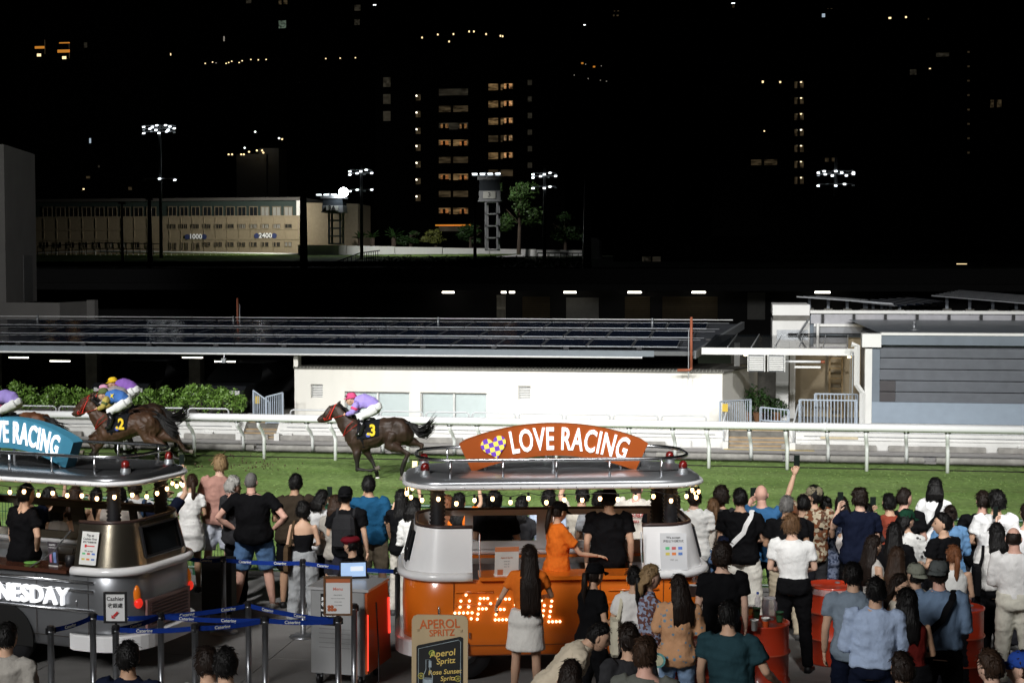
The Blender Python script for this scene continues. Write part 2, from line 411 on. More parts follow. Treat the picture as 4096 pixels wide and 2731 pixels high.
running_rail(35.1, .83, .08, -21.2, 15, 1.72 * 1.03, 'far white running rail behind the first, close to the kerb', .35)

# ---- hoop handrails on the low wall
hm = MB()
hm.tube([(0, 0, .45), (0, 0, .74), (.03, 0, .78), (.08, 0, .8), (1.04, 0, .8), (1.09, 0, .78), (1.12, 0, .74), (1.12, 0, .45)], .022, 8)
hm = hm.mesh('hoop', True); hm.materials.append(mat('grey_tube', (.62, .64, .66), .4, .2, var=.05))
hoops = []
for k in range(9): hoops.append(-11.85 + k * 1.21)
for k in range(5): hoops.append(-19.5 + k * 1.21)
hl = thing('hoop_handrail', 'row of bent grey tube handrails on the white low wall', 'handrail', (0, 37.75, 0))
for x in hoops: inst('hoop', hm, hl, (x, 0, 0))

# ---- cream building
YB = 38.6
cb = thing('cream_building', 'low cream rendered building with two wide windows behind the rail', 'building', (-12.0, YB, .4))
x0, x1, zt = 0, 11.33, 1.42
def wallbox(mb, a, b, c, d): mb.box(a, b, 0, .2, c, d)
wb = MB(); holes = [(1.38, 3.15, -.02, .83), (3.44, 5.22, -.02, .83), (.45, .78, .65, 1.01), (6.05, 6.38, .68, 1.03)]
xs = sorted(set([0, x1] + [h[i] for h in holes for i in (0, 1)]))
for a, b in zip(xs[:-1], xs[1:]):
    hs = [h for h in holes if h[0] <= a and h[1] >= b]
    if hs:
        if hs[0][2] > 0: wallbox(wb, a, b, -.02, hs[0][2])
        wallbox(wb, a, b, hs[0][3], zt)
    else: wallbox(wb, a, b, -.02, zt)
wb.add([(x1, 0, -.02), (x1 + .9, 3.2, -.02), (x1 + .9, 3.2, zt), (x1, 0, zt)], [(0, 1, 2, 3)])
wb.add([(0, 0, -.02), (0, 4, -.02), (0, 4, zt), (0, 0, zt)], [(3, 2, 1, 0)])
wb.build('wall', M_cream, cb)
rf = MB(); rf.prism([(-.02, -.03), (x1 + .03, -.03), (x1 + 1.0, 3.3), (-.02, 3.3)], lambda x, y: (x, y, zt), lambda x, y: (x, y, zt + .045)); rf.build('roof', M_concd, cb)
cg = MB()
for k in range(120): cg.tube([(k * .095, -.07, zt + .045), (k * .095, .4, zt + .06)], .02, 5)
cg.build('corrugated_edge', mat('old_roof_sheet', (.25, .25, .22), .9, var=.3, vscale=10), cb)
MB().box(-.02, .1, -.002, .3, zt, zt + .42).build('pier', M_cream, cb)
bk = MB()
for (a, b, c, d) in holes[:2]:
    w = thing('window', None, None, (0, 0, 0)); w.parent = cb
    fr = MB(); fr.box(a, b, .06, .1, d - .03, d); fr.box(a, a + .03, .06, .1, c, d); fr.box(b - .03, b, .06, .1, c, d); fr.box((a + b) / 2 - .02, (a + b) / 2 + .02, .06, .1, c, d)
    fr.build('frame', M_whited, w)
    for k in range(2):
        p0 = a + .03 + k * ((b - a) / 2 - .01); MB().box(p0, p0 + (b - a) / 2 - .05, .085, .09, c, d - .03).build('pane', mat('window_glass', (.9, .95, .95), .05, var=0, alpha=.12), w)
        bl = MB()
        for q in range(34): bl.add([(p0 + .01, .12, c + .025 * q), (p0 + (b - a) / 2 - .06, .12, c + .025 * q), (p0 + (b - a) / 2 - .06, .137, c + .025 * q + .02), (p0 + .01, .137, c + .025 * q + .02)], [(0, 1, 2, 3)])
        bl.build('blind', mat('pale_blind', (.66, .76, .76), .6, var=.03), w)
for (a, b, c, d) in holes[2:]:
    w = thing('vent', None, None); w.parent = cb
    fr = MB(); fr.box(a, b, .05, .1, d - .02, d); fr.box(a, b, .05, .1, c, c + .015); fr.box(a, a + .02, .05, .1, c, d); fr.box(b - .015, b, .05, .1, c, d); fr.build('frame', M_white, w)
    MB().box(a + .005, b - .005, .105, .13, c, d).build('gap_shade', mat('vent_shadow', (.16, .17, .18), .8), w)  # dark sheet colours in the shade between the louvres
    for q in range(7):
        z = c + .03 + q * .046; MB().add([(a + .02, .06, z), (b - .015, .06, z), (b - .015, .1, z + .028), (a + .02, .1, z + .028)], [(0, 1, 2, 3)]).build('louvre', M_white, w)

# ---- solar canopy over the car park
cp = thing('solar_canopy', 'long dark solar panel canopy roof over the car park', 'canopy', (-30, 38.4, 0))
def rz_(y): return 2.36 + (y - 38.4) * .057
MB().add([(0, 0, 2.36), (28.6, 0, 2.36), (29.8, 8, 2.80), (0, 8, 2.80)], [(0, 1, 2, 3)]).build('roof_sheet', mat('dark_roof_sheet', (.05, .055, .065), .5, var=.2, vscale=3), cp)
cs = MB()
for k in range(96): cs.tube([(.3 * k, .0, 2.37), (.3 * k, 7.9, 2.81)], .014, 4, caps=False)
cs.build('roof_ribs', mat('dark_roof_sheet', (0, 0, 0)), cp)
MB().box(0, 27.6, -.05, 0, 2.24, 2.39).build('fascia', mat('fascia_grey', (.16, .185, .21), .5, var=.08, vscale=4), cp)
MB().box(27.6, 28.62, -.045, 0, 2.27, 2.38).build('fascia', mat('fascia_dark', (.1, .105, .11), .5, var=.1), cp)
gt = MB(); gt.tube([(0, -.06, 2.215), (27.3, -.06, 2.215)], .025, 8); gt.build('gutter', M_tubew, cp, True)
vg = MB(); vg.loft([[(28.6, 0, 2.2), (28.66, -.02, 2.2), (28.66, -.02, 2.4), (28.6, 0, 2.4)], [(29.75, 8, 2.65), (29.85, 8, 2.65), (29.85, 8, 2.87), (29.75, 8, 2.87)]]); vg.build('verge_trim', M_galv, cp)
pvm = MB(); pvm.rbox(.012, 1.138, .012, 1.76, 0, .03, .004); pvm = pvm.mesh('solar_panel'); pvm.materials.append(M_pvcell)
pvf = MB()
pvf.box(0, 1.15, 0, .012, -.002, .034); pvf.box(0, 1.15, 1.76, 1.772, -.002, .034); pvf.box(0, .012, .012, 1.76, -.002, .034); pvf.box(1.138, 1.15, .012, 1.76, -.002, .034)
pvf = pvf.mesh('panel_frame'); pvf.materials.append(M_alu)
sl_ = math.atan(.057)
for row, y0 in enumerate((.35, 2.75, 5.3)):
    for k in range(19):
        x = 5.6 + k * 1.19 + row * .3
        p = inst('solar_panel', pvm, cp, (x, y0, rz_(38.4 + y0) + .07), (sl_, 0, 0)); inst('panel_frame', pvf, p)
    for yy in (y0 - .03, y0 + 1.82):
        r = MB(); r.tube([(4, yy, rz_(38.4 + yy) + .085), (28.4 + yy * .14, yy, rz_(38.4 + yy) + .085)], .011, 6); r.build('rail_tube', M_alu, cp)
r = MB(); r.tube([(0, 7.8, 2.93), (29.5, 7.8, 2.93)], .012, 6); r.build('lifeline', M_tubew, cp)
for k in range(4):
    b = MB(); b.lathe([(.16, 0), (.16, .015), (.035, .02), (.035, .16), (.05, .17), (.02, .22)], 12, (7.3 + k * 6.6, 7.0, 2.78)); b.build('anchor_post', M_galv, cp, True)
jb = MB().box(-.07, .07, -.04, .04, 0, .06).mesh('junction_box'); jb.materials.append(M_black)
for k in range(12): inst('junction_box', jb, cp, (6.3 + k * 1.9, .28, 2.4)); inst('junction_box', jb, cp, (6.9 + k * 2.0, 2.66, 2.53))
# car park behind: slab, back wall, columns, lamps
MB().box(0, 28.4, 9, 9.2, -.0, 2.6).build('back_wall', M_dark, cp)
for k in range(8):
    if k * 3.2 + 1 < 17: MB().box(1 + k * 3.2, 1.35 + k * 3.2, 3.4, 3.75, .3, 2.5).build('column', M_concd, cp)
for k in range(5): MB().box(1 + k * 4, 1.1 + k * 4, 0, 8, 2.16, 2.3).build('roof_beam', M_dark, cp)
for px, py, dy in ((75, 1430, 2), (240, 1444, 1.6), (770, 1430, 2), (900, 1446, 1.2)):
    q = PY(px, py, 38.4 + dy) - Vector((-30, 38.4, 0))
    l = MB(); l.box(q.x - .33, q.x + .33, q.y - .03, q.y + .03, q.z + .02, q.z + .06); l.build('lamp_housing', M_galv, cp)
    l = MB(); l.tube([(q.x - .3, q.y, q.z), (q.x + .3, q.y, q.z)], .013, 8); l.build('lamp_tube', M_tube, cp)
q = PY(895, 1440, 38.3) - Vector((-30, 38.4, 0))
b = MB(); b.box(q.x - .06, q.x + .06, -.13, -.03, q.z - .07, q.z + .05); b.tube([(q.x, -.08, q.z + .05), (q.x, -.05, 2.22)], .012, 6); b.build('camera_box', M_galv, cp)
# pipe standing in front of the canopy end, and one on the left
for px, ya, yb_, lab in ((2760, 1268, 1470, 'rusty red vent pipe rising beside the canopy end'), (946, 1192, 1290, 'thin rusty pipe standing on the far edge of the canopy')):
    yw = 38.2 if px > 2000 else 46.6
    a = PY(px, ya, yw); b = PY(px + 5, yb_, yw); t = thing('vent_pipe', lab, 'pipe', (b.x, b.y, b.z), group='rusty vent pipes')
    m = MB(); m.tube([(0, 0, -.4 if px < 2000 else 0), (-.005, 0, a.z - b.z)], .035, 10)
    if px > 2000: m.tube([(0, 0, 0), (.0, 0, -.02), (-.04, 0, -.06), (-.35, .0, -.07)], .035, 10)
    m.build('pipe', M_pipe, t, True); k = MB(); k.tube([(-.07 if px > 2000 else .07, 0, -.3), (-.07 if px > 2000 else .07, 0, (a.z - b.z) * .75)], .012, 6); k.build('conduit', M_galv, t)

# ---- parked cars in the dark car park
def car(loc, rz, lab):
    t = thing('parked_car', lab, 'car', loc, rz, 'cars in the dark car park')
    m = MB(); W2 = .85
    prof = [(-2.1, .3), (-2.12, .7), (-1.9, .85), (-1.0, .92), (-.45, 1.4), (.9, 1.42), (1.6, .98), (2.05, .92), (2.12, .6), (2.1, .3)]
    m.loft([[(x, y * W2 * (1 if z < .95 else .8), z) for x, z in prof] for y in (-1, 1)]); m.build('body', mat('car_paint', (.02, .022, .026), .12, .3, var=0, coat=1), t)
    for y in (-1, 1):
        g = MB(); g.add([(-.85, y * .76, .95), (-.42, y * .695, 1.35), (.85, y * .695, 1.37), (1.4, y * .76, 1.0)], [(0, 1, 2, 3)]); g.build('side_window', M_glassd, t)
        for x in (-1.35, 1.35):
            w = MB(); w.lathe([(.1, -.1), (.31, -.1), (.32, 0), (.31, .1), (.1, .1)], 18).xf(Matrix.Translation((x, y * .78, .32)) @ Matrix.Rotation(PI / 2, 4, 'X')); w.build('tyre', M_black, t, True)
            w = MB(); w.lathe([(.02, -.11), (.2, -.11), (.2, .11), (.02, .11)], 14).xf(Matrix.Translation((x, y * .78, .32)) @ Matrix.Rotation(PI / 2, 4, 'X')); w.build('rim', M_galv, t)
    for y in (-.6, .6): MB().box(-2.14, -2.1, y - .15, y + .15, .62, .74).build('headlight', mat('lamp_glass', (.6, .6, .6), .1, var=0), t)
car((-14.3, 41.6, .4), 1.45, 'black parked car behind the right end of the hedge')
car((-17.4, 42.0, .4), 1.5, 'dark parked car in the shade behind the middle of the hedge')

# ---- hedge shrubs in front of the car park
def leaf_blob(centre, rad, n, size, seed, lo=.55):
    r = np.random.default_rng(seed); d = r.normal(size=(n, 3)); d /= np.linalg.norm(d, axis=1)[:, None]
    k = r.uniform(lo, 1, n)[:, None]; lump = 1 + .22 * np.sin(d[:, :1] * 5 + seed) * np.cos(d[:, 2:] * 4 + seed * 2)
    p = np.array(centre) + d * k * lump * np.array(rad)
    u = r.normal(size=(n, 3)); u /= np.linalg.norm(u, axis=1)[:, None]
    w = np.cross(u, d + r.normal(size=(n, 3)) * .6); w /= np.linalg.norm(w, axis=1)[:, None] + 1e-9
    s = r.uniform(.6, 1.2, n)[:, None] * size
    return np.stack([p - u * s, p + w * s * .45, p + u * s, p - w * s * .45], 1)
def leaves_obj(name, quads, m, parent, off=(0, 0, 0)):
    q = np.concatenate(quads) - np.array(off); n = len(q); me = bpy.data.meshes.new(name)
    me.vertices.add(n * 4); me.vertices.foreach_set('co', q.ravel()); me.loops.add(n * 4); me.loops.foreach_set('vertex_index', np.arange(n * 4, dtype=np.int32))
    me.polygons.add(n); me.polygons.foreach_set('loop_start', np.arange(0, n * 4, 4, dtype=np.int32)); me.update(calc_edges=True)
    return link(name, me, m, parent)
M_leaf = mat('leaf', (.16, .29, .05), .45, var=.45, vscale=9, spec=.5)
M_leafd = mat('leaf_dark', (.03, .07, .018), .5, var=.45, vscale=6, spec=.4)
M_bark = mat('bark', (.08, .06, .045), .9, var=.3, vscale=12, bump=.5)
hx = [(-20.4, 1.0), (-19.4, 1.12), (-18.5, 1.08), (-17.55, .98), (-16.75, 1.02), (-15.95, .95), (-15.15, 1.0), (-14.35, 1.12), (-13.65, 1.04)]
hw = ['at the left picture edge', 'with the tallest left crown', 'behind the first jockey', 'just left of the blue jockey', 'directly behind the yellow cap', 'just right of the blue jockey', 'above the tail of horse two', 'second from the stair gate', 'nearest the stair gate']
for k, (x, h) in enumerate(hx):
    t = thing('hedge_shrub', 'small leafy green hedge shrub ' + hw[k], 'shrub', (x, 38.05, .4), group='hedge shrubs before the car park')
    st = MB()
    for q in range(5):
        a = q * 1.3 + k; st.tube([(math.cos(a) * .05, math.sin(a) * .03, 0), (math.cos(a) * .14, math.sin(a) * .09, .3), (math.cos(a) * .3, math.sin(a) * .16, .62)], [.018, .013, .006], 5)
    st.build('stem', M_bark, t)
    qs = [leaf_blob((0, 0, h * .56), (.45, .3, h * .34), 420, .052, k + 3)]
    for q in range(6):
        a = random.uniform(0, 6.3); qs.append(leaf_blob((math.cos(a) * .34, math.sin(a) * .16, h * random.uniform(.38, .85)), (.19, .16, .15), 110, .05, k * 17 + q))
    leaves_obj('foliage', qs, M_leaf, t)

# ---- stairs
def stairs(xa, xb, lab, n=5):
    t = thing('stairs', lab, 'stairs', (xa, 37.52, 0), group='concrete stairs up to the terrace')
    w = xb - xa
    for k in range(n):
        b = MB(); b.loft([[(0, k * .13, k * .085 + .02), (w, k * .13, k * .085 + .02), (w, k * .13 + .6, k * .085 + .02), (0, k * .13 + .6, k * .085 + .02)],
                          [(0, k * .13, k * .085 + .095), (w, k * .13, k * .085 + .095), (w, k * .13 + .6, k * .085 + .095), (0, k * .13 + .6, k * .085 + .095)],
                          [(0, k * .13 + .01, k * .085 + .105), (w, k * .13 + .01, k * .085 + .105), (w, k * .13 + .6, k * .085 + .105), (0, k * .13 + .6, k * .085 + .105)]])
        s_ = b.build('step', mat('stair_concrete', (.26, .23, .19), .9, var=.3, vscale=5, bump=.3), t)
        MB().box(.02, w - .02, k * .13 - .004, k * .13 + .03, k * .085 + .09, k * .085 + .108).build('nosing', mat('nosing_tan', (.5, .33, .16), .8, var=.15), s_)
    for x in (-.14, w):
        b = MB(); b.prism([(-.1, 0), (1.0, 0), (1.0, .62), (.55, .62), (.1, .2), (-.1, .2)], lambda y, z: (x, y, z), lambda y, z: (x + .14, y, z)); b.build('cheek_wall', M_whited, t)
stairs(-.5, 1.0, 'concrete stairs with tan nosings between white cheek walls')
stairs(-13.1, -12.2, 'narrow concrete stairs left of the cream building')
def bar_gate(pts, zb, zt0, zt1, lab, n, m=M_blue, name='bar_gate', cat='gate'):
    a, b = Vector(pts[0]), Vector(pts[1]); t = thing(name, lab, cat, (a.x, a.y, zb)); d = b - a
    MB().tube([(0, 0, 0), (0, 0, zt0)], .022, 4).build('post', m, t); MB().tube([(d.x, d.y, 0), (d.x, d.y, zt1)], .022, 4).build('post', m, t)
    f = MB(); f.tube([(0, 0, zt0), (d.x, d.y, zt1)], .02, 4); f.tube([(0, 0, .05), (d.x, d.y, .05)], .018, 4); f.build('frame', m, t)
    for k in range(n):
        u = (k + .5) / n; MB().tube([(d.x * u, d.y * u, .05), (d.x * u, d.y * u, zt0 + (zt1 - zt0) * u)], .0105, 4).build('bar', m, t)
bar_gate([(-13.05, 38.3), (-12.55, 38.15)], .4, .85, .55, 'slanted pale blue bar gate at the top of the narrow stairs', 9)
bar_gate([(-12.6, 38.0), (-12.12, 37.95)], .38, .72, .85, 'pale blue bar gate beside the corner of the cream building', 9)
bar_gate([(-.72, 37.95), (.05, 39.2)], .4, .75, .7, 'pale blue panel gate at the left of the wide stairs', 14)
bar_gate([(.3, 40.4), (1.05, 40.1)], .4, .4, .36, 'low pale blue barrier across the dark doorway', 9)
bar_gate([(1.25, 38.15), (2.65, 38.15)], .4, .8, .8, 'long pale blue balustrade left of the grey building', 17, name='balustrade', cat='railing')
bar_gate([(1.65, 38.6), (2.7, 38.6)], .4, .92, .92, 'second pale blue balustrade standing behind the long one', 12, name='balustrade', cat='railing')
for (xa, ya), lab in (((-.62, 37.9), 'bent handrail on the left of the wide stairs'), ((1.1, 37.85), 'bent handrail on the right of the wide stairs')):
    t = thing('stair_handrail', lab, 'handrail', (xa, ya, .2))
    b = MB(); b.tube([(0, -.3, .0), (0, -.3, .5), (.02, -.25, .56), (.12, .5, .86), (.2, .62, .86), (.25, .68, .8), (.3, .8, .2)], .022, 8); b.build('tube', mat('grey_tube', (0, 0, 0)), t, True)

gt_ = [x for x in C.objects if x.name.startswith('bar_gate') and x.parent is None]
for g_ in gt_[:3:2]: MB().box(.06, .2, -.03, -.024, g_.location.z + .1, g_.location.z + .3).build('notice_plate', M_yellow, g_)
# ================================================================== right-hand buildings
gb = thing('grey_building', 'grey slatted wall building with blue grey lower band', 'building', (2.85, 38.2, .4))
def o_(px, py, y=38.2): return PY(px, py, y) - Vector((2.85, 38.2, .4))
MB().box(.18, 9, .08, 4, -.02, 2.42).build('core_wall', M_slatd, gb)
MB().box(0, .17, -.02, .3, -.02, 2.1).build('white_column', M_whited, gb)
MB().box(.172, .36, -.01, .1, .255, 2.13).build('pilaster', M_slate, gb)
MB().box(.176, 9, -.03, .079, .25, .775).build('lower_band', M_slateb, gb)
zz = [.78, 1.045, 1.325, 1.605, 1.885, 2.12]
for k in range(5):
    a, b = zz[k], zz[k + 1] - .022
    for q, (xa, xb) in enumerate(((.365, .74), (.745, 9))):
        if k > 1 and q == 0: continue
        if k > 1: xa, xb = .365, 9
        m = MB(); m.loft([[(xa, -.005, a), (xb, -.005, a), (xb, .078, a), (xa, .078, a)], [(xa, -.03, b - .03), (xb, -.03, b - .03), (xb, .078, b - .03), (xa, .078, b - .03)], [(xa, -.03, b), (xb, -.03, b), (xb, .078, b), (xa, .078, b)]])
        m.build('slat', M_slatd if q or k > 1 else mat('dark_patch_panel', (.07, .065, .07), .6, var=.05), gb)
MB().box(.38, 9, -.1, .1, 2.2, 2.44).build('header_band', M_slate, gb)
MB().box(-.08, .379, -.12, .4, 2.14, 2.47).build('header_block', M_white, gb)
MB().box(.38, 9, -.13, .3, 2.441, 2.5).build('coping', M_white, gb)
b = MB(); b.tube([(-.34, -.05, 2.2), (-.2, -.05, 2.17), (-.2, -.05, 1.2), (-.06, -.05, 1.0), (-.06, -.05, -.3)], .07, 4); b.build('downpipe', M_white, gb)
b = MB(); b.tube([(-.3, .0, 2.0), (-.3, 0, -.3)], .02, 5); b.tube([(-.36, .0, 2.0), (-.36, 0, -.3)], .006, 5); b.build('cable_tray', M_galv, gb)
MB().box(.18, 9, -.005, .075, -.02, .245).build('base_wall', M_whited, gb)
# low roof behind the coping
MB().add([(.4, .35, 2.46), (9, .35, 2.46), (9, 3.7, 2.7), (-.2, 3.7, 2.7)], [(0, 1, 2, 3)]).build('low_roof', mat('slate_roof', (.1, .115, .135), .35, var=.15, vscale=2), gb)
r = MB(); r.lathe([(.14, 0), (.14, .015), (.03, .02), (.03, .18), (.06, .2), (.02, .22)], 12, (1.3, 1.2, 2.52)); r.build('anchor_post', M_galv, gb, True)

# white beam and glass canopy over the service yard
yc = thing('yard_canopy', 'glass roofed canopy on a white beam over the service yard', 'canopy', (-1.2, 38.6, 0))
MB().box(0, 3.85, -.05, .08, 2.3, 2.47).build('beam', M_white, yc)
for k in range(6):
    xa = .55 + k * .6
    m = MB(); m.add([(xa - .5, .09, 2.475), (xa + .08, .09, 2.475), (xa + .3, 3.4, 2.66), (xa - .28, 3.4, 2.66)], [(0, 1, 2, 3)]); m.build('glass_panel', mat('roof_glass', (.02, .025, .03), .06, var=0, spec=.7, alpha=.82), yc)
    m = MB(); m.tube([(xa + .1, .1, 2.49), (xa + .32, 3.4, 2.68)], .012, 5); m.build('glazing_bar', M_alu, yc)
for k, dx in enumerate((1.18, 1.68)):
    v = thing('louvre_box', None, None, (dx, -.12, 1.88)); v.parent = yc
    MB().box(0, .4, .02, .2, 0, .41).build('case', mat('vent_shadow', (.16, .17, .18), .8), v); MB().box(-.02, 0, -.02, .2, 0, .43).build('frame', M_white, v); MB().box(.4, .42, -.02, .2, 0, .43).build('frame', M_white, v)  # case coloured dark to stand for shade behind its louvres
    for q in range(8): MB().add([(.02, -.012, .03 + q * .046), (.38, -.012, .03 + q * .046), (.38, .018, .058 + q * .046), (.02, .018, .058 + q * .046)], [(0, 1, 2, 3)]).build('louvre', M_white, v)
m = MB(); m.tube([(2.0, .3, 2.12), (3.0, .3, 2.12)], .035, 10); m.build('water_pipe', M_tubew, yc, True)
m = MB(); m.tube([(3.0, .3, 2.12), (3.1, .3, 2.12)], .045, 10); m.build('pipe_elbow', M_pipe, yc, True)
m = MB(); m.box(2.35, 3.0, .35, .42, 1.95, 2.0); m.build('lamp_housing', M_white, yc)
# service yard: back walls, column, door, ladder, plants
sy = thing('service_yard_wall', 'beige back wall of the cluttered service yard', 'wall', (.1, 42.2, .4))
MB().box(-.6, 1.0, -.3, 0, -.0, 2.2).build('grey_wall', M_concd, sy)
MB().box(1.0, 3.2, 0, .2, -.0, 2.2).build('beige_wall', M_beige, sy)
MB().box(.62, .95, -1.2, -.9, 0, 2.1).build('white_column', M_whited, sy)
MB().box(1.0, 1.15, -.6, -.45, 0, 2.1).build('pipe_riser', M_whited, sy)
MB().box(-.5, -.35, -1.4, -1.25, 0, 2.1).build('white_column', M_whited, sy)
for x, z in ((-.2, 1.75), (2.55, 1.72)):
    l = MB(); l.ell((x, -1.1, z), (.05, .05, .03), 10, 6); l.build('lamp_globe', emis('warm_globe', (1, .75, .4), 8), sy)
yl = bpy.data.lights.new('yard_lamp', 'POINT'); yl.energy = 8; yl.color = (1, .8, .5); yl.shadow_soft_size = .05
ylo = bpy.data.objects.new('yard_lamp', yl); C.objects.link(ylo); ylo.location = (2.4, 41.0, 2.05)
ld = thing('step_ladder', 'wooden ladder leaning on the beige yard wall', 'ladder', (2.35, 41.9, .4))
for x in (-.17, .17): MB().cbox((x, 0, .9), (.05, .05, 1.8), rx=-.1).build('stile', mat('ladder_wood', (.3, .22, .12), .7, var=.15), ld)
for k in range(6): MB().cbox((0, .12 - k * .025 - .1, .25 + k * .28), (.3, .09, .03)).build('rung', mat('ladder_wood', (0, 0, 0)), ld)
for (x, y, h, w), lab in zip([(.25, 40.6, .95, .4), (.75, 40.9, .6, .3), (-.05, 40.9, .7, .25)], ['tall broad potted plant in the yard doorway', 'dark leafy plant in a brown pot beside the white column', 'small pale plant beside the end of the cream building']):
    t = thing('potted_plant', lab, 'plant', (x, y, .4), group='potted plants in the service yard')
    m = MB(); m.lathe([(.1, 0), (.14, .2), (.15, .24), (.12, .22)], 12); m.build('pot', mat('clay_pot', (.2, .1, .05), .8), t)
    leaves_obj('foliage', [leaf_blob((0, 0, h * .6), (w, w * .8, h * .45), 260, .07, int(x * 50) + 80)], M_leafd, t)

# upper roof building with parapet and solar tables
ub = thing('flat_roof_building', 'white parapet flat roof block behind the grey building', 'building', (1.65, 42, 0))
MB().box(0, 9, .12, 5, 2.6, 3.2).build('core_wall', M_slate, ub)
MB().box(0, 9, 0, .3, 3.26, 3.345).build('parapet_top', M_white, ub)
MB().box(.02, 9, .06, .119, 2.98, 3.26).build('parapet_panel', mat('parapet_grey', (.42, .42, .45), .7, var=.1), ub)
MB().box(.1, 9, .0, .1, 2.9, 2.975).build('parapet_ledge', M_white, ub)
MB().box(.1, 9, .05, .118, 2.72, 2.9).build('parapet_base', mat('parapet_mid', (.3, .31, .33), .7, var=.12), ub)
for k in range(7): MB().box(.3 + k * .84, .37 + k * .84, -.04, .059, 3.0, 3.24).build('bracket', M_black, ub)
m = MB(); m.tube([(-.6, -.02, 2.7), (9, -.02, 2.7)], .016, 6); m.tube([(-.6, -.02, 2.66), (9, -.02, 2.66)], .012, 6); m.build('cable', M_black, ub)
m = MB(); m.tube([(.2, -.1, 3.0), (.2, -.1, 2.55)], .04, 10); m.build('roof_pipe', M_white, ub, True)
m = MB(); m.tube([(-.05, -.15, 3.1), (-.4, -.2, 2.55)], .03, 4); m.build('brace', M_galv, ub)
MB().box(-1.02, -.01, .1, 3, 3.2, 3.49).build('white_block', M_white, ub)
MB().box(-1.0, -.01, .12, 3, 3.05, 3.2).build('shadow_gap', M_concd, ub)
MB().box(-1.02, -.01, .1, 3, 2.45, 3.05).build('white_block', M_whited, ub)
MB().box(-.9, -.05, .05, .1, 2.5, 2.8).build('duct', M_galv, ub)
MB().box(-1.0, 9, .3, 5, 3.205, 3.25).build('roof_floor', mat('roof_grey', (.33, .34, .36), .8, var=.15), ub)
def pv_table(p0, p1, q0, lab, n):
    "p0-p1 the low front edge, q0 behind p0"
    t = thing('solar_table', lab, 'solar panel', tuple(p0), group='solar tables on the flat roof'); u = p1 - p0; v = q0 - p0
    for k in range(n):
        a = v * (k / n); b = v * ((k + .8) / n)
        z = Vector((0, 0, .02)); m = MB(); m.loft([[a, u + a, u + b, b], [a + z, u + a + z, u + b + z, b + z]]); s_ = m.build('solar_panel', M_pvcell, t)
        m = MB(); m.loft([[a - z * .2 + v * -.035, u + a - z * .2 + v * -.035, u + a + z * 1.2 + v * -.035, a + z * 1.2 + v * -.035], [a - z * .2, u + a - z * .2, u + a + z * 1.2, a + z * 1.2]]); m.build('panel_edge', M_alu, s_)
    for k in range(5):
        for w in (.1, .9):
            b = u * ((k + .5) / 5) + v * w; h = p0.z + b.z - 3.25
            MB().box(b.x - .04, b.x + .04, b.y - .04, b.y + .04, b.z - h, b.z - .01).build('leg', mat('pv_leg', (.2, .22, .25), .6, .3), t)
            MB().box(b.x - .12, b.x + .12, b.y - .12, b.y + .12, b.z - h - .001, b.z - h + .07).build('ballast', M_concd, t)
pv_table(PY(3190, 1188, 45), PY(3575, 1216, 44.2), PY(3290, 1186, 49), 'sloping solar table at the left end of the flat roof', 4)
pv_table(PY(3415, 1205, 44.6), PY(3590, 1224, 43.8), PY(3660, 1190, 48.5), 'small middle solar table on the flat roof', 7)
pv_table(PY(3730, 1183, 45), PY(4200, 1222, 43.6), PY(3850, 1160, 49), 'large raised solar table at the right picture edge', 8)

# left concrete tower and its base
lt = thing('concrete_tower', 'blank grey concrete lift tower at the left edge', 'tower', (-27.6, 48.5, 0))
def lo(px, py, y): return PY(px, py, y) - Vector((-27.6, 48.5, 0))
a = lo(25, 1215, 50); bq = lo(148, 1212, 54.5)
MB().prism([(-2.5, a.y), (a.x, a.y), (bq.x, bq.y), (-2.5, bq.y)], lambda x, y: (x, y, 3.25), lambda x, y: (x, y, 8.9)).build('shaft', mat('tower_render', (.32, .31, .30), .85, var=.08, vscale=1), lt)
c = lo(0, 1215, 49.8); d = lo(238, 1200, 49.8)
MB().box(-3, d.x, c.y, c.y + .25, 2.2, 3.3).build('parapet', mat('tower_render', (0, 0, 0)), lt)
e = lo(378, 1205, 52)
MB().box(d.x, e.x, c.y + 2.2, c.y + 2.5, 2.2, 3.35).build('parapet', mat('tower_render', (0, 0, 0)), lt)
MB().box(d.x - .25, d.x, c.y + .25, c.y + 2.5, 2.2, 3.3).build('parapet', mat('tower_render', (0, 0, 0)), lt)
MB().box(-3, e.x, c.y + .25, c.y + 6, .3, 2.25).build('podium', M_dark, lt)
dd = (bq - a); q0 = a + dd * .55; q1 = a + dd * .85; nrm = Vector((dd.y, -dd.x, 0)).normalized() * .02
MB().loft([[Vector((p.x, p.y, 3.3)) + nrm * k for p, k in ((q0, 0), (q1, 0), (q1, 1), (q0, 1))], [Vector((p.x, p.y, 5.0)) + nrm * k for p, k in ((q0, 0), (q1, 0), (q1, 1), (q0, 1))]]).build('door', mat('tower_door', (.2, .2, .2), .6), lt)

# ================================================================== far side of the course
M_night = mat('unlit_render', (.1, .095, .09), .9, var=.15, vscale=.3)
# rising infield and hill
nx, ny = 60, 40
hv = []; hf = []
for j in range(ny):
    for i in range(nx):
        yy = 47.2 + 600 * (j / (ny - 1)) ** 1.6; xx = -60 + 120 * i / (nx - 1); xx *= 1 + yy / 60
        z = min(3.2, (yy - 47.2) * .12) + max(0, min(1, (yy - 120) / 90)) * 3.4 + max(0, yy - 475) * 1.6
        hv.append((xx, yy, z))
for j in range(ny - 1):
    for i in range(nx - 1): hf.append((j * nx + i, j * nx + i + 1, (j + 1) * nx + i + 1, (j + 1) * nx + i))
struct('hill', MB().add(hv, hf), mat('dark_vegetation', (.02, .03, .014), .95, var=.4, vscale=.2), True)
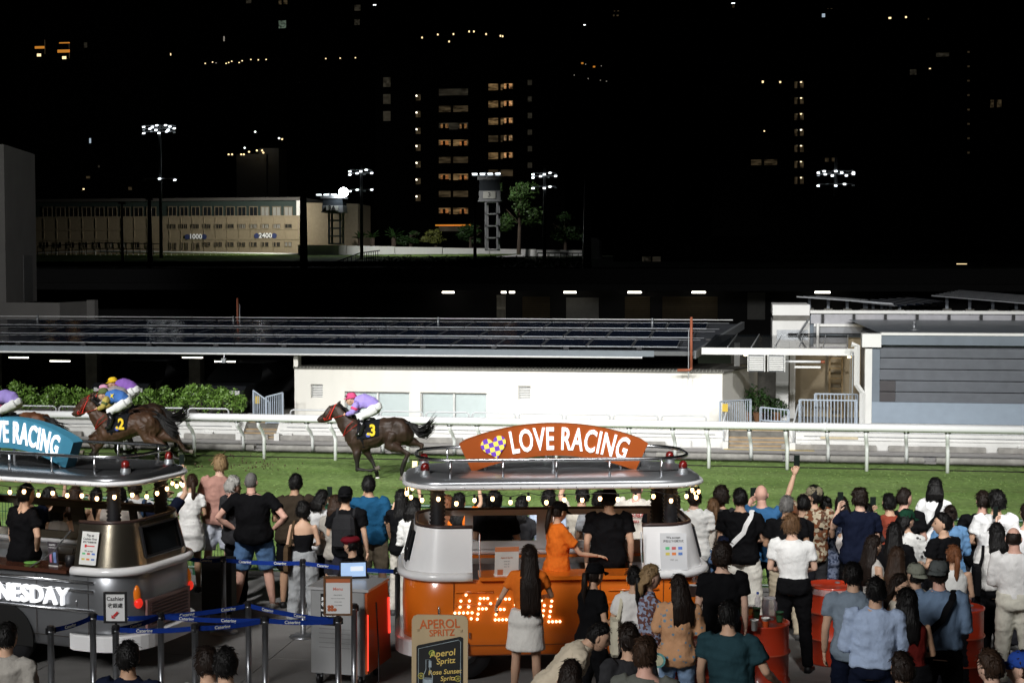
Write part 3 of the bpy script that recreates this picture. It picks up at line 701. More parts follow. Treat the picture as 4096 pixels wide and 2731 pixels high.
# dark infield sheds with strip lamps and shutters
sh = thing('infield_shed', 'long unlit shed with strip lamps behind the solar canopy', 'building', (-20, 62, 0))
def so(px, py, y=62): return PY(px, py, y) - Vector((-20, 62, 0))
MB().box(-14, 34, 0, 8, 0, so(2000, 1075).z).build('wall', mat('shed_black', (.015, .015, .016), .9, var=.1), sh)
MB().box(-14, 34, -3.4, 0, so(2000, 1160, 60).z, so(2000, 1160, 60).z + .25).build('roof_overhang', mat('shed_black', (0, 0, 0)), sh)
for px, w in ((1793, 50), (2015, 20), (2048, 22), (2280, 52), (2538, 55), (2795, 55), (3290, 60)):
    q = so(px, 1169, 61); l = MB(); l.tube([(q.x - w * .005, -1, q.z), (q.x + w * .005, -1, q.z)], .035, 8); l.build('strip_lamp', M_tube, sh)
for (xa, xb, ya, yb_), nm, m_ in (((2265, 2395, 1190, 1278), 'locker_panel', mat('shed_metal', (.2, .2, .19), .6, var=.1)), ((1988, 2022, 1180, 1275), 'barred_door', mat('shed_pale', (.5, .48, .42), .6)), ((2090, 2200, 1185, 1278), 'shutter', mat('shed_shutter', (.14, .11, .07), .6)), ((2500, 2600, 1185, 1278), 'shutter', mat('shed_shutter', (0, 0, 0))), ((2990, 3060, 1170, 1278), 'locker_panel', mat('shed_metal', (0, 0, 0))), ((2650, 2870, 1185, 1278), 'shutter', mat('shed_shutter', (0, 0, 0)))):
    p, q = so(xa, ya), so(xb, yb_); m = MB()
    if nm == 'shutter':
        for k in range(12): z = q.z + (p.z - q.z) * k / 12; m.loft([[(p.x, -.03, z), (q.x, -.03, z), (q.x, 0, z), (p.x, 0, z)], [(p.x, -.07, z + (p.z - q.z) / 14), (q.x, -.07, z + (p.z - q.z) / 14), (q.x, 0, z + (p.z - q.z) / 14), (p.x, 0, z + (p.z - q.z) / 14)]])
    elif nm == 'barred_door':
        for k in range(7): x = p.x + (q.x - p.x) * k / 6.5; m.box(x, x + .03, -.06, 0, q.z, p.z)
        m.box(p.x, q.x, -.065, -.02, (p.z + q.z) / 2 - .1, (p.z + q.z) / 2)
    else: m.box(p.x, q.x, -.05, 0, q.z, p.z)
    m.build(nm, m_, sh)

# far stand with 1000 / 2400 boards
YF = 200.0
fs = thing('far_stand', 'long beige three storey stand with numbered boards across the course', 'building', (-100, YF, 0))
def fo(px, py, y=YF): return PY(px, py, y) - Vector((-100, YF, 0))
gz = fo(600, 1018).z; top = fo(600, 806).z; mid = fo(600, 868).z
MB().box(fo(-60, 0).x, fo(1205, 0).x, 0, 12, gz - 3, mid).build('wall', M_beige, fs)
c1 = fo(1205, 0).x; c2 = fo(1390, 0).x
MB().prism([(c1 + .01, 0), (c2, 5), (c2, 12), (c1 + .01, 12)], lambda x, y: (x, y, gz - 3), lambda x, y: (x, y, fo(1300, 810).z)).build('end_wall', M_beige, fs)
M_teal = mat('teal_wall', (.035, .055, .05), .7, var=.1)
MB().box(fo(-60, 0).x, fo(1195, 0).x, .3, 12, mid, top).build('upper_storey', M_teal, fs)
MB().box(fo(1180, 0).x, fo(1205, 0).x, -.05, 1, mid, top + .1).build('white_fin', M_white, fs)
MB().box(fo(-60, 0).x, fo(1205, 0).x, -.6, 12.2, top, top + .4).build('roof', M_night, fs)
for zz_ in (869, 918, 958): z = fo(600, zz_).z; MB().box(fo(-60, 0).x, c1, -.12, 0, z - .1, z + .12).build('string_course', M_beige, fs)
def far_window(m_):
    w = MB(); w.box(-.65, .65, -.02, .02, -.45, .45)
    for a in ((-.75, -.65, -.55, .55), (.65, .75, -.55, .55), (-.65, .65, .45, .55), (-.65, .65, -.55, -.45), (-.03, .03, -.45, .45)): w.box(a[0], a[1], -.14, .02, a[2], a[3], 1)
    me = w.mesh('window'); me.materials.append(m_); me.materials.append(mat('window_surround', (.2, .17, .12), .8)); return me
wfar = far_window(M_glassd)
wlit = far_window(mat('shaded_blind', (.35, .35, .33), .6))
def win(px0, px1, py0, py1, lit=False, y=0.0):
    a = fo(px0, py0); b = fo(px1, py1)
    inst('window', wlit if lit else wfar, fs, ((a.x + b.x) / 2, -.01 + y, (a.z + b.z) / 2), scale=((b.x - a.x) / 1.3, 1, (a.z - b.z) / .9))
for k in range(11):
    bx = 672 + k * 46.4
    win(bx, bx + 30, 829, 862, k > 7, .3)
    win(bx + 2, bx + 15, 898, 914, 6 <= k < 10); win(bx + 18, bx + 31, 898, 914, 6 <= k < 10)
    if k > 2: win(bx + 2, bx + 13, 970, 985, k == 10); win(bx + 19, bx + 30, 970, 985, k == 10)
    else: win(bx + 6, bx + 14, 973, 998); win(bx + 24, bx + 34, 973, 998)
    MB().box(fo(bx - 4, 0).x, fo(bx - 2, 0).x, -.1, 0, gz, mid).build('pilaster', M_beige, fs)
for k in range(9):
    bx = 170 + k * 52; win(bx, bx + 34, 831, 865, False, .3); win(bx, bx + 24, 970, 990, k in (5, 6))
    MB().box(fo(bx - 8, 0).x, fo(bx - 6, 0).x, -.1, 0, gz, mid).build('pilaster', M_beige, fs)
M_sign = mat('sign_black', (.01, .01, .012), .5, var=0); M_signw = mat('sign_white', (.85, .85, .85), .5, var=0, emit=.25); M_disc = mat('sign_blue', (.05, .07, .2), .5, var=0)
for txt, xa, xb, yy in (('1000', 762, 803, 947), ('2400', 1040, 1083, 943)):
    t = thing('distance_board', {'1000': 'left black distance board reading 1000 on the beige stand', '2400': 'right black board with 2400 on the lit stand end'}[txt], 'sign', tuple(PY((xa + xb) / 2, yy, YF - .25)), group='distance boards on the far stand')
    w = (xb - xa) / 30.0 * 1.0; MB().box(-w / 2 * 1.08, w / 2 * 1.08, 0, .1, -.32, .32).build('board', M_sign, t)
    text_mb(txt, .95, .01, .02).xf(Matrix.Translation((0, -.03, 0))).build('number', M_signw, t)
    for s_ in (-1, 1):
        m = MB(); m.lathe([(.36, 0), (.36, .08)], 16).xf(Matrix.Translation((s_ * (w / 2 + .55), .08, 0)) @ Matrix.Rotation(PI / 2, 4, 'X')); m.build('disc', M_disc, t)
# far turf, rails, white wall
ft = MB(); p = [G(150, 1062, 5.4), G(1250, 1075, 5.4)]
struct('far_turf', MB().add([(fo(-60, 0).x - 100, 150, 5.35), (-30, 150, 5.35), (-30, 199.5, fo(600, 1018).z + 0), (fo(-60, 0).x - 100, 199.5, fo(600, 1018).z)], [(0, 1, 2, 3)]), M_turf)
def far_rail(pa, pb, y, lab, n, r=.09, h=.9):
    a = PY(*pa, y); b = PY(*pb, y); t = thing('far_rail', lab, 'rail', tuple(a), group='white rails on the far side')
    d = b - a; m = MB(); m.tube([(0, 0, 0), d], r, 6); m.build('rail', M_tubew, t)
    for k in range(n): q = d * (k / (n - 1)); MB().tube([q, q + Vector((0, .1, -h))], .05, 5).build('post', M_tubew, t)
far_rail((400, 1005), (1500, 1022), 193, 'far white rail running below the beige stand', 50, .16)
far_rail((1160, 1057), (1560, 1066), 160, 'short white rail on the lit far turf', 14)
far_rail((150, 1012), (420, 1004), 196, 'far white rail under the dark end of the stand', 8)
wl = thing('far_white_wall', 'long low white wall behind the far rails', 'wall', tuple(PY(1192, 1020, 192)))
a = PY(1192, 1020, 192); b = PY(2330, 1032, 205)
for k in range(6):
    p0 = (b - a) * (k / 6); p1 = (b - a) * ((k + .985) / 6); h0 = 1.35 - .06 * k
    MB().loft([[p0, p1, p1 + Vector((0, .3, 0)), p0 + Vector((0, .3, 0))], [p0 + Vector((0, 0, h0)), p1 + Vector((0, 0, h0)), p1 + Vector((0, .3, h0)), p0 + Vector((0, .3, h0))]]).build('panel', M_white, wl)
gh = thing('white_gatehouse', 'small white gabled gatehouse at the end of the far wall', 'building', tuple(PY(2375, 1050, 190)))
MB().prism([(-.8, 0), (.9, 0), (1.1, .6), (.75, .8), (.7, 2.6), (.3, 3.1), (-.8, 3.2)], lambda x, z: (x, 0, z), lambda x, z: (x, 3, z)).build('wall', M_whited, gh)

# observation towers 3A and 3
def obs_tower(px, pyt, pyb, y, txt, lamp, lab):
    b = PY(px, pyb, y); t_ = PY(px, pyt, y); h = t_.z - b.z; t = thing('observation_tower', lab, 'tower', tuple(b), group='observation towers')
    M_t = mat('tower_grey', (.11, .115, .12), .6, var=.1); s_ = y / 6000
    for x in (-1, 1):
        for yy in (-1, 1): MB().box(x * .75 - .12, x * .75 + .12, yy * .7 - .12, yy * .7 + .12, 0, h * .62).build('leg', M_t, t)
    for k in range(5): z = h * .62 * k / 4; MB().box(-.85, .85, -.82, .82, z - .1, z + .08).build('cross_beam', M_t, t)
    MB().box(-1.7, 1.3, -1.1, 1.1, h * .62, h * .64).build('floor', M_t, t); MB().box(-1.75, 1.35, -1.15, 1.15, h * .9, h * .94).build('roof', M_t, t)
    MB().box(-1.6, 1.2, -1.0, 1.0, h * .64, h * .76).build('parapet', M_t, t); MB().box(-1.55, 1.15, -.95, .95, h * .76, h * .9).build('cabin_glass', M_glassd, t)
    MB().box(-1.0, .6, -1.2, -1.02, h * .66, h * .75).build('number_plate', mat('plate_pale', (.3, .3, .27), .6), t)
    text_mb(txt, .8, .01, .02).xf(Matrix.Translation((-.2, -1.23, h * .705))).build('number', M_sign, t)
    for k in range(4):
        x = -2.6 + k * 1.0; MB().box(x, x + .6, -.2, .2, h * .975, h * .99).build('flood_lamp', emis('far_lamp', (.9, .96, 1), 3), t)
    m = MB(); m.tube([(-2.7, 0, h * .96), (1.4, 0, h * .96)], .06, 5); m.tube([(-1, 0, h * .94), (1, 0, h * 1.0)], .04, 4); m.tube([(1, 0, h * .94), (-1, 0, h * 1.0)], .04, 4); m.build('lamp_truss', M_galv, t)
    if lamp:
        m = MB(); m.ell((1.15, -.5, h * 1.02), (.62, .3, .62), 14, 8); m.build('main_lamp', emis('blazing_lamp', (.93, .97, 1), 90), t)
obs_tower(1345, 775, 975, 190, '3A', True, 'tower marked 3A with one blazing lamp beside the beige stand')
obs_tower(1970, 690, 1000, 190, '3', False, 'tall tower marked 3 beside the floodlit tree')
def lamp_at(name, loc, e, col=(1, .98, .95), spot=None, size=100, rad=.4):
    l = bpy.data.lights.new(name, 'SPOT' if spot else 'POINT'); l.energy = e; l.color = col; l.shadow_soft_size = rad
    o = bpy.data.objects.new(name, l); C.objects.link(o); o.location = loc
    if spot: l.spot_size = R(size); l.spot_blend = .6; o.rotation_euler = (Vector(spot) - Vector(loc)).to_track_quat('-Z', 'Y').to_euler()
lamp_at('tower_lamp', tuple(PY(1352, 778, 188.5)), 600, (.92, .97, 1))
lamp_at('stand_floodlight', tuple(PY(1130, 760, 188)), 6500, (1, .95, .85), tuple(PY(1010, 930, 200)), 100)
lamp_at('far_track_floodlight', tuple(PY(1560, 600, 170)), 16000, (1, .98, .95), tuple(PY(1800, 1040, 198)), 60)
lamp_at('tree_floodlight', tuple(PY(1995, 690, 193.5)), 1500, (1, 1, .95), tuple(PY(2090, 770, 198)), 75)
# floodlight masts
def mast(px, pyt, pyb, y, rows, lab, w=1.9, r=.22):
    b = PY(px, pyb, y); tp = PY(px, pyt, y); t = thing('floodlight_mast', lab, 'floodlight', tuple(b), group='floodlight masts'); h = tp.z - b.z
    m = MB(); m.tube([(0, 0, 0), (0, 0, h * .9), (0, 0, h)], [r, r * .7, r * .4], 10); m.build('pole', mat('mast_steel', (.1, .105, .11), .5, .4, var=.1), t, True)
    for f, n in rows:
        z = PY(px, f, y).z - b.z; MB().box(-w, w, -.08, .08, z + .05, z + .15).build('crossarm', M_galv, t)
        for k in range(n):
            x = -w + 2 * w * k / (n - 1)
            q = MB(); q.cbox((x, -.25, z - .1 + (.16 if k % 2 else 0)), (.30, .2, .1), rx=.6); q.build('lamp_head', emis('far_lamp', (.9, .96, 1), 3) if (k * 7 + n) % 3 else M_galv, t)
mast(645, 495, 1040, 170, [(505, 8), (518, 6), (530, 5), (718, 3)], 'tall floodlight mast above the dark end of the stand')
mast(1447, 660, 1060, 170, [(683, 5), (696, 4), (762, 4)], 'floodlight mast right of the tower marked 3A', 1.3)
mast(2178, 670, 1060, 170, [(695, 5), (708, 4), (750, 5)], 'floodlight mast right of the floodlit tree', 1.3)
mast(3342, 620, 785, 170, [(688, 7), (700, 6), (740, 5)], 'floodlight mast against the dark towers', 1.9)
for px, pyt, pyb, y, rr, lab in ((1215, 330, 1072, 90, .26, 'thick unlit pole in front of the end of the stand'), (600, 800, 1045, 100, .2, 'dark unlit pole beside the tall mast'), (490, 815, 1030, 100, .1, 'thin dark pole before the dark end of the stand'), (1900, 800, 1040, 100, .12, 'thin dark pole left of tower 3'), (2348, 700, 1050, 100, .3, 'thick dark pole beside the white gatehouse')):
    b = PY(px, pyb, y); t = thing('unlit_pole', lab, 'pole', tuple(b), group='unlit poles'); h = PY(px, pyt, y).z - b.z
    m = MB(); m.tube([(0, 0, -3), (0, 0, 0), (0, 0, h)], [rr, rr, rr * .6], 10); m.build('shaft', M_black, t, True); m = MB(); m.box(-.2, .2, -.2, .2, h - .02, h + .1); m.build('cap', M_black, t)
# dark hedge bank and walkway railing in the infield
def railing(pts, y, lab):
    a = PY(*pts[0], y); t = thing('walkway_railing', lab, 'railing', tuple(a), group='dark walkway railings')
    P_ = [PY(*p, y) - a for p in pts]; m = MB(); m.tube(P_, .045, 5); m.tube([p - Vector((0, 0, .5)) for p in P_], .03, 5); m.build('handrail', M_black, t)
    for s0, s1 in zip(P_[:-1], P_[1:]):
        for k in range(9): q = s0.lerp(s1, k / 9); MB().tube([q, q - Vector((0, 0, 1.0))], .03, 4).build('baluster', M_black, t)
railing([(1290, 1068), (1440, 1012), (1520, 1002)], 120, 'dark stair railing against the lit far turf')
railing([(2150, 1012), (2360, 1014)], 120, 'dark railing in front of the far white wall')
railing([(150, 985), (400, 972), (640, 975)], 130, 'dark railing before the unlit end of the stand')
bank = MB(); 
leaves_q = []
for k in range(46):
    q = PY(1540 + k * 18, 1040 + 4 * math.sin(k), 118); leaves_q.append(leaf_blob(tuple(q + Vector((0, 0, -.2))), (.5, .5, .55), 70, .12, k + 300))
leaves_obj('infield_hedge', leaves_q, M_leafd, None); tag(bpy.data.objects['infield_hedge'], 'long clipped dark hedge on the infield bank', 'hedge')
bk = MB(); a = PY(140, 1066, 112); b = PY(2900, 1060, 112)
struct('infield_bank', MB().loft([[(a.x - 40, 111, 2), (b.x + 60, 111, 2), (b.x + 60, 111, a.z - .1), (a.x - 40, 111, a.z - .1)], [(a.x - 40, 122, 2), (b.x + 60, 122, 2), (b.x + 60, 122, a.z - .0), (a.x - 40, 122, a.z - .0)]]), mat('dark_vegetation', (0, 0, 0)))
# trees at the far wall
def tree(px, pyt, pyb, y, w, lab, n, seed, m=None, size=.3):
    b = PY(px, pyb, y); h = PY(px, pyt, y).z - b.z; t = thing('far_tree', lab, 'tree', tuple(b), group='trees behind the far wall')
    tr = MB(); tr.tube([(0, 0, -1), (.1, 0, h * .3), (0, 0, h * .75)], [.3, .22, .08], 8)
    r_ = random.Random(seed)
    for k in range(5): a_ = r_.uniform(0, 6.3); tr.tube([(0, 0, h * .35 + k * .08 * h), (math.cos(a_) * w * .6, math.sin(a_) * w * .6, h * (.55 + .08 * k))], [.12, .04], 6)
    tr.build('trunk', M_bark, t); qs = []
    for k in range(9):
        a_ = r_.uniform(0, 6.3); rr = r_.uniform(.2, .75); z = r_.uniform(.35, .88)
        qs.append(leaf_blob((math.cos(a_) * w * rr * (1.2 - z * .5), math.sin(a_) * w * rr * .8, h * z), (w * .42, w * .42, h * .13), n // 9, size, seed * 31 + k, .4))
    leaves_obj('crown', qs, m or M_leafd, t)
tree(2075, 715, 990, 200, 3.4, 'tall tree with a floodlit crown top right of tower 3', 5200, 5, mat('leaf_floodlit', (.05, .1, .025), .5, var=.5, vscale=3), .22)
tree(1740, 910, 1000, 200, 2.1, 'round yellow green tree behind the far wall', 1800, 6, mat('leaf_olive', (.12, .13, .03), .5, var=.4, vscale=4), .2)
tree(1880, 890, 1005, 205, 2.6, 'dark bushy tree left of tower 3', 1500, 8, None, .22)
tree(1640, 920, 1000, 206, 2.0, 'dark low tree between the palms and the yellow green tree', 1200, 9, None, .22)
tree(2260, 850, 1005, 205, 3.0, 'dark tall tree right of the mast', 1500, 10, None, .25)
def palm(px, pyt, pyb, y, lab, seed):
    b = PY(px, pyb, y); h = PY(px, pyt, y).z - b.z; t = thing('far_palm', lab, 'palm', tuple(b), group='palms behind the far wall')
    m = MB(); m.tube([(0, 0, -1), (0, 0, h * .45)], [.35, .3], 8); m.build('trunk', M_bark, t); r_ = random.Random(seed)
    for k in range(16):
        a_ = k * 2.4; l = h * r_.uniform(.45, .62); el = r_.uniform(.5, 1.45); f = MB(); pts = []
        for q in range(6):
            u = q / 5; e = el - u * 1.1; pts.append(Vector((math.cos(a_) * l * u * math.cos(el - u * .4), math.sin(a_) * l * u * math.cos(el - u * .4), h * .42 + l * u * math.sin(el - u * .45))))
        sd = Vector((-math.sin(a_), math.cos(a_), 0))
        for q in range(5):
            w = .34 * (1 - q / 6); f.add([pts[q] - sd * w + Vector((0, 0, -.1)), pts[q], pts[q] + sd * w + Vector((0, 0, -.1)), pts[q + 1] + sd * w * .7, pts[q + 1], pts[q + 1] - sd * w * .7], [(0, 1, 4, 5), (1, 2, 3, 4)])
        f.build('frond', M_leafd, t)
palm(1490, 905, 988, 198, 'first palm right of the 3A tower', 1); palm(1575, 900, 990, 198, 'middle palm behind the far white wall', 2); palm(1500 - 60, 915, 985, 200, 'palm beside the 3A tower', 3)

# ================================================================== towers on the dark hill
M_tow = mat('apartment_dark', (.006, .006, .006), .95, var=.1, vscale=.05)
WINM = {}
def wm_(k):
    cols = {'warm': ((1, .62, .27), .11), 'dim': ((.9, .65, .35), .03), 'white': ((1, .9, .75), .26), 'hot': ((1, .75, .4), 1.6), 'cold': ((.7, .85, 1), .5), 'faint': ((.8, .7, .5), .018), 'orange': ((1, .38, .05), .5), 'bright': ((.95, 1, 1), 2.2), 'green': ((.6, .8, .6), .12)}
    if k not in WINM:
        c, s_ = cols[k]; me = MB().box(-.5, .5, -.06, 0, -.5, .5).mesh('window'); me.materials.append(emis('window_' + k, c, s_, k in ('warm', 'dim', 'white', 'faint', 'green'))); WINM[k] = me
    return WINM[k]
def tower(px0, px1, pyt, y, lab, wins, z0=0):
    a = PY(px0, pyt, y); b = PY(px1, pyt, y); t = thing('apartment_tower', lab, 'building', ((a.x + b.x) / 2, y, 0), group='apartment towers on the hill')
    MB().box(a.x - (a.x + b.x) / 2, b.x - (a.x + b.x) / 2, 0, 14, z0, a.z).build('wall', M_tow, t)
    for (x0_, y0_, x1_, y1_, k) in wins:
        p = PY(x0_, y0_, y - .05); q = PY(x1_, y1_, y - .05)
        inst('window', wm_(k), t, ((p.x + q.x) / 2 - t.location.x, -.02, (p.z + q.z) / 2), scale=(max(.05, q.x - p.x), 1, max(.05, p.z - q.z)))
        if k in ('warm', 'white', 'dim') and x1_ - x0_ > 20:
            MB().box(p.x - t.location.x - .2, q.x - t.location.x + .2, -1.0, -.0, q.z - .5, q.z).build('balcony', M_tow, t)
            xm = p.x + (q.x - p.x) * .45 - t.location.x; MB().box(xm - .3, xm + .3, -.12, -.085, q.z, p.z).build('curtain', mat('curtain_brown', (.12, .08, .04), .9), t)
V = 1.7415
w1 = []
for k in range(10):   # column of the central tower, left lit strips
    y_ = (193 + k * 39.5) * V
    w1.append((1122 * V, y_, 1178 * V, y_ + 15 * V, ['warm', 'warm', 'warm', 'dim', 'warm', 'dim', 'faint', 'faint', 'faint', 'faint'][k])) if k < 6 else None
    if k < 5: w1.append((1158 * V, y_, 1176 * V, y_ + 12 * V, 'white'))
for k in range(9):
    y_ = (205 + k * 39) * V; w1.append((1008 * V, y_, 1075 * V, y_ + 14 * V, ['faint', 'dim', 'faint', 'warm', 'dim', 'warm', 'dim', 'warm', 'faint'][k]))
    if k in (2, 3, 5, 7): w1.append((1012 * V, y_ + 2 * V, 1030 * V, y_ + 12 * V, 'warm')); w1.append((1056 * V, y_ + 2 * V, 1072 * V, y_ + 13 * V, 'warm'))
for k in range(7):
    y_ = (217 + k * 38.5) * V; w1.append((955 * V, y_, 966 * V, y_ + 14 * V, 'dim')); w1.append((955 * V, y_ + 3, 958.5 * V, y_ + 9, 'bright'))
for k in range(6): w1.append((1212 * V, (184 + k * 38) * V, 1222 * V, (196 + k * 38) * V, 'faint'))
for k in range(3): w1.append((880 * V, (178 + k * 39) * V, 897 * V, (200 + k * 39) * V, 'faint'))
w1 += [(1000 * V, 516 * V, 1082 * V, 519 * V, 'orange')]
tower(1500, 2260, 200, 330, 'central apartment tower with stacked warm lit balconies', w1)
w2 = []
for k in range(7):
    y_ = (188 + k * 36.5) * V; w2.append((1825 * V, y_, 1846 * V, y_ + 16 * V, 'dim')); w2.append((1831 * V, y_, 1842 * V, y_ + 2.5 * V, 'bright'))
w2 += [(1750 * V, 186 * V, 1754 * V, 191 * V, 'hot'), (1790 * V, 187 * V, 1794 * V, 191 * V, 'hot'), (1725 * V, 367 * V, 1785 * V, 380 * V, 'dim'), (1754 * V, 300 * V, 1757 * V, 303 * V, 'hot'), (1895 * V, 363 * V, 1922 * V, 372 * V, 'dim')]
tower(2850, 3360, 240, 320, 'apartment tower with one column of white stairwell lights', w2)
w3 = [(2275 * V, 230 * V, 2300 * V, 248 * V, 'orange'), (2150 * V, 122 * V, 2180 * V, 130 * V, 'faint'), (2090 * V, 160 * V, 2105 * V, 172 * V, 'faint'), (2134 * V, 157 * V, 2138 * V, 159 * V, 'hot')]
w3[0] = (*w3[0][:4], 'dim')
for k in range(8): w3.append((2222 * V, (118 + k * 33) * V, 2227 * V, (122 + k * 33) * V, 'dim'))
tower(3420, 4140, 130, 310, 'dark apartment tower with faint windows at the right edge', w3)
w4 = [(80 * V, 107 * V, 102 * V, 112 * V, 'orange'), (132 * V, 115 * V, 160 * V, 121 * V, 'orange'), (85 * V, 124 * V, 94 * V, 130 * V, 'hot'), (143 * V, 130 * V, 152 * V, 136 * V, 'hot'), (136 * V, 98 * V, 160 * V, 100 * V, 'orange'), (158 * V, 98 * V, 160 * V, 135 * V, 'dim'), (102 * V, 92 * V, 104 * V, 125 * V, 'dim'), (193 * V, 98 * V, 200 * V, 110 * V, 'faint'), (205 * V, 318 * V, 209 * V, 329 * V, 'cold'), (198 * V, 405 * V, 207 * V, 410 * V, 'dim'), (225 * V, 380 * V, 229 * V, 385 * V, 'faint'), (190 * V, 433 * V, 194 * V, 436 * V, 'hot'), (295 * V, 430 * V, 303 * V, 437 * V, 'dim')]
tower(60, 560, 90, 340, 'dark tower with an orange lit crown at the upper left', w4)
w5 = [(640 * V, 48 * V, 657 * V, 65 * V, 'green'), (640 * V, 0, 660 * V, 12 * V, 'dim'), (565 * V, -2, 577 * V, 8 * V, 'faint'), (513 * V, 84 * V, 516 * V, 95 * V, 'white'), (814 * V, 45 * V, 826 * V, 58 * V, 'faint'), (814 * V, 12 * V, 828 * V, 25 * V, 'faint'), (857 * V, 11 * V, 864 * V, 13 * V, 'bright'), (391 * V, 123 * V, 393 * V, 128 * V, 'hot'), (315 * V, 173 * V, 323 * V, 177 * V, 'bright'), (325 * V, 174 * V, 330 * V, 176 * V, 'bright'), (286 * V, 200 * V, 290 * V, 206 * V, 'dim')]
w5 += [(px * V, py * V, (px + 2.6) * V, (py + 2.4) * V, k) for px, py, k in ((470, 145, 'hot'), (487, 142, 'hot'), (495, 144, 'white'), (518, 145, 'hot'), (524, 143, 'hot'), (531, 140, 'hot'), (548, 143, 'hot'), (555, 139, 'hot'), (575, 136, 'hot'), (592, 137, 'hot'), (610, 136, 'hot'), (747, 134, 'hot'), (780, 133, 'hot'), (815, 132, 'hot'))]
tower(700, 1500, -120, 420, 'tall dark tower with scattered small lights behind the hill', w5)
w6 = [(968 + dx, py, 3, 4) for dx, py in ((0, 85), (36, 78), (62, 94), (72, 77), (108, 71), (119, 71), (147, 77), (180, 81), (185, 82))]
w6 = [(a * V, b * V, (a + c) * V, (b + d) * V, 'hot') for a, b, c, d in w6]
w6 += [(px * V, py * V, (px + 5) * V, (py + 3.5) * V, 'orange') for px, py in ((1305, 137), (1335, 144), (1362, 152))] + [(px * V, py * V, (px + 2) * V, (py + 2.2) * V, 'white') for px, py in ((1285, 137), (1295, 138), (1285, 163), (1318, 172), (1350, 180), (1378, 184), (1392, 186), (1344, 147), (1380, 151))]
w6 += [(1410 * V, 25 * V, 1422 * V, 28 * V, 'dim'), (1408 * V, 34 * V, 1421 * V, 39 * V, 'dim'), (1340 * V, 57 * V, 1345 * V, 59 * V, 'bright')]
tower(1600, 2700, -130, 460, 'dark hillside block with small warm lanterns behind the central tower', w6)
w7 = [(1680 * V, 7 * V, 1688 * V, 9 * V, 'bright'), (1682 * V, 13 * V, 1687 * V, 18 * V, 'dim'), (1888 * V, 32 * V, 1895 * V, 40 * V, 'cold'), (1900 * V, 20 * V, 1912 * V, 22 * V, 'dim'), (2041 * V, 40 * V, 2047 * V, 44 * V, 'hot'), (2079 * V, 38 * V, 2083 * V, 42 * V, 'hot'), (2131 * V, 42 * V, 2134 * V, 46 * V, 'dim')]
tower(2760, 4150, -130, 470, 'wide dark block with a few lights at the top right', w7)
hv_ = thing('hillside_villa', 'lit hillside villa with white lamps above the stand', 'building', tuple(PY(1010, 640, 300)))
o0 = Vector(hv_.location)
MB().box(-3.5, 3.0, 0, 6, -9, 1.2).build('wall', mat('villa_grey', (.035, .035, .033), .8, var=.1), hv_)
MB().box(1.2, 5.5, .5, 6, -9, 2.4).build('wing', mat('villa_grey', (0, 0, 0)), hv_)
for px, py, k in ((586, 303, 'bright'), (641, 318, 'bright'), (562, 340, 'bright'), (572, 349, 'hot'), (590, 346, 'hot'), (602, 346, 'hot'), (525, 355, 'hot'), (533, 355, 'hot'), (554, 355, 'hot'), (560, 355, 'hot'), (605, 351, 'hot'), (648, 320, 'hot')):
    q = PY(px * V, py * V, 299) - o0; m = MB(); m.ell(q, (.22, .15, .18), 8, 6); m.build('lamp', emis('window_' + k, (1, .9, .75), 6), hv_)
lamp_at('villa_lamp', tuple(PY(586 * V, 305 * V, 297)), 160, (.95, .98, 1)); lamp_at('villa_terrace_lamp', tuple(PY(590 * V, 347 * V, 297)), 60, (1, .75, .4))
bn = thing('far_block', 'low dark block with two grey windows right of the gatehouse', 'building', tuple(PY(2720, 1060, 180)))
MB().box(-8, 12, 0, 8, -1, 3.4).build('wall', mat('block_dark', (.03, .03, .03), .9), bn)
for x in (-4.5, -3.3): MB().box(x, x + 1.0, -.05, 0, .3, 1.0).build('window', emis('window_faint', (0, 0, 0), 1), bn)
pav = thing('course_pavilion', 'dark pavilion with rows of small white lights at the right', 'building', tuple(PY(4000, 1115, 140)))
MB().box(-2, 6, 0, 4, -2, .8).build('wall', M_tow, pav)
for k in range(3):
    for r_ in (-.05, .6):
        x = -1.3 + k * 1.15; MB().box(x, x + .75, -.05, 0, r_, r_ + .08).build('lamp_row', emis('window_white', (0, 0, 0), 1), pav)
MB().box(-3.8, -2.9, -.05, 0, 1.3, 1.36).build('lamp_row', emis('window_hot', (0, 0, 0), 1), pav)
# ================================================================== people
SKINS = [mat('skin_fair', (.62, .40, .30), .55, var=.05, vscale=8, spec=.3), mat('skin_light', (.56, .35, .24), .55, var=.05, vscale=8, spec=.3),
         mat('skin_tan', (.42, .25, .16), .55, var=.05, vscale=8, spec=.3), mat('skin_pink', (.62, .36, .28), .55, var=.07, vscale=8, spec=.3)]
M_eye = mat('eye_dark', (.02, .015, .012), .2, var=0); M_lip = mat('lip', (.36, .13, .12), .5, var=0)
def hairm(c):
    cols = {'black': (.0045, .004, .004), 'brown': (.032, .017, .010), 'dbrown': (.012, .007, .005), 'blond': (.26, .17, .085), 'lbrown': (.12, .065, .032), 'grey': (.33, .32, .30), 'dgrey': (.13, .125, .12), 'red': (.16, .06, .025), 'fade': (.05, .04, .035)}
    m = mat('hair_' + c, cols[c], .5, var=.35, vscale=30, bump=.6, bscale=75, spec=.22, stretch=(1, 1, .12)); return m
def np_noise(p, k, amp, seed, stretch=(1, 1, 1)):
    r = np.random.default_rng(seed); out = np.zeros(len(p)); q = p * np.array(stretch)
    for i in range(6):
        w = r.normal(size=3) * k * (1 + .35 * i); out += np.sin(q @ w + r.uniform(0, 6.3)) / (1 + .3 * i)
    return out * amp / 2.2
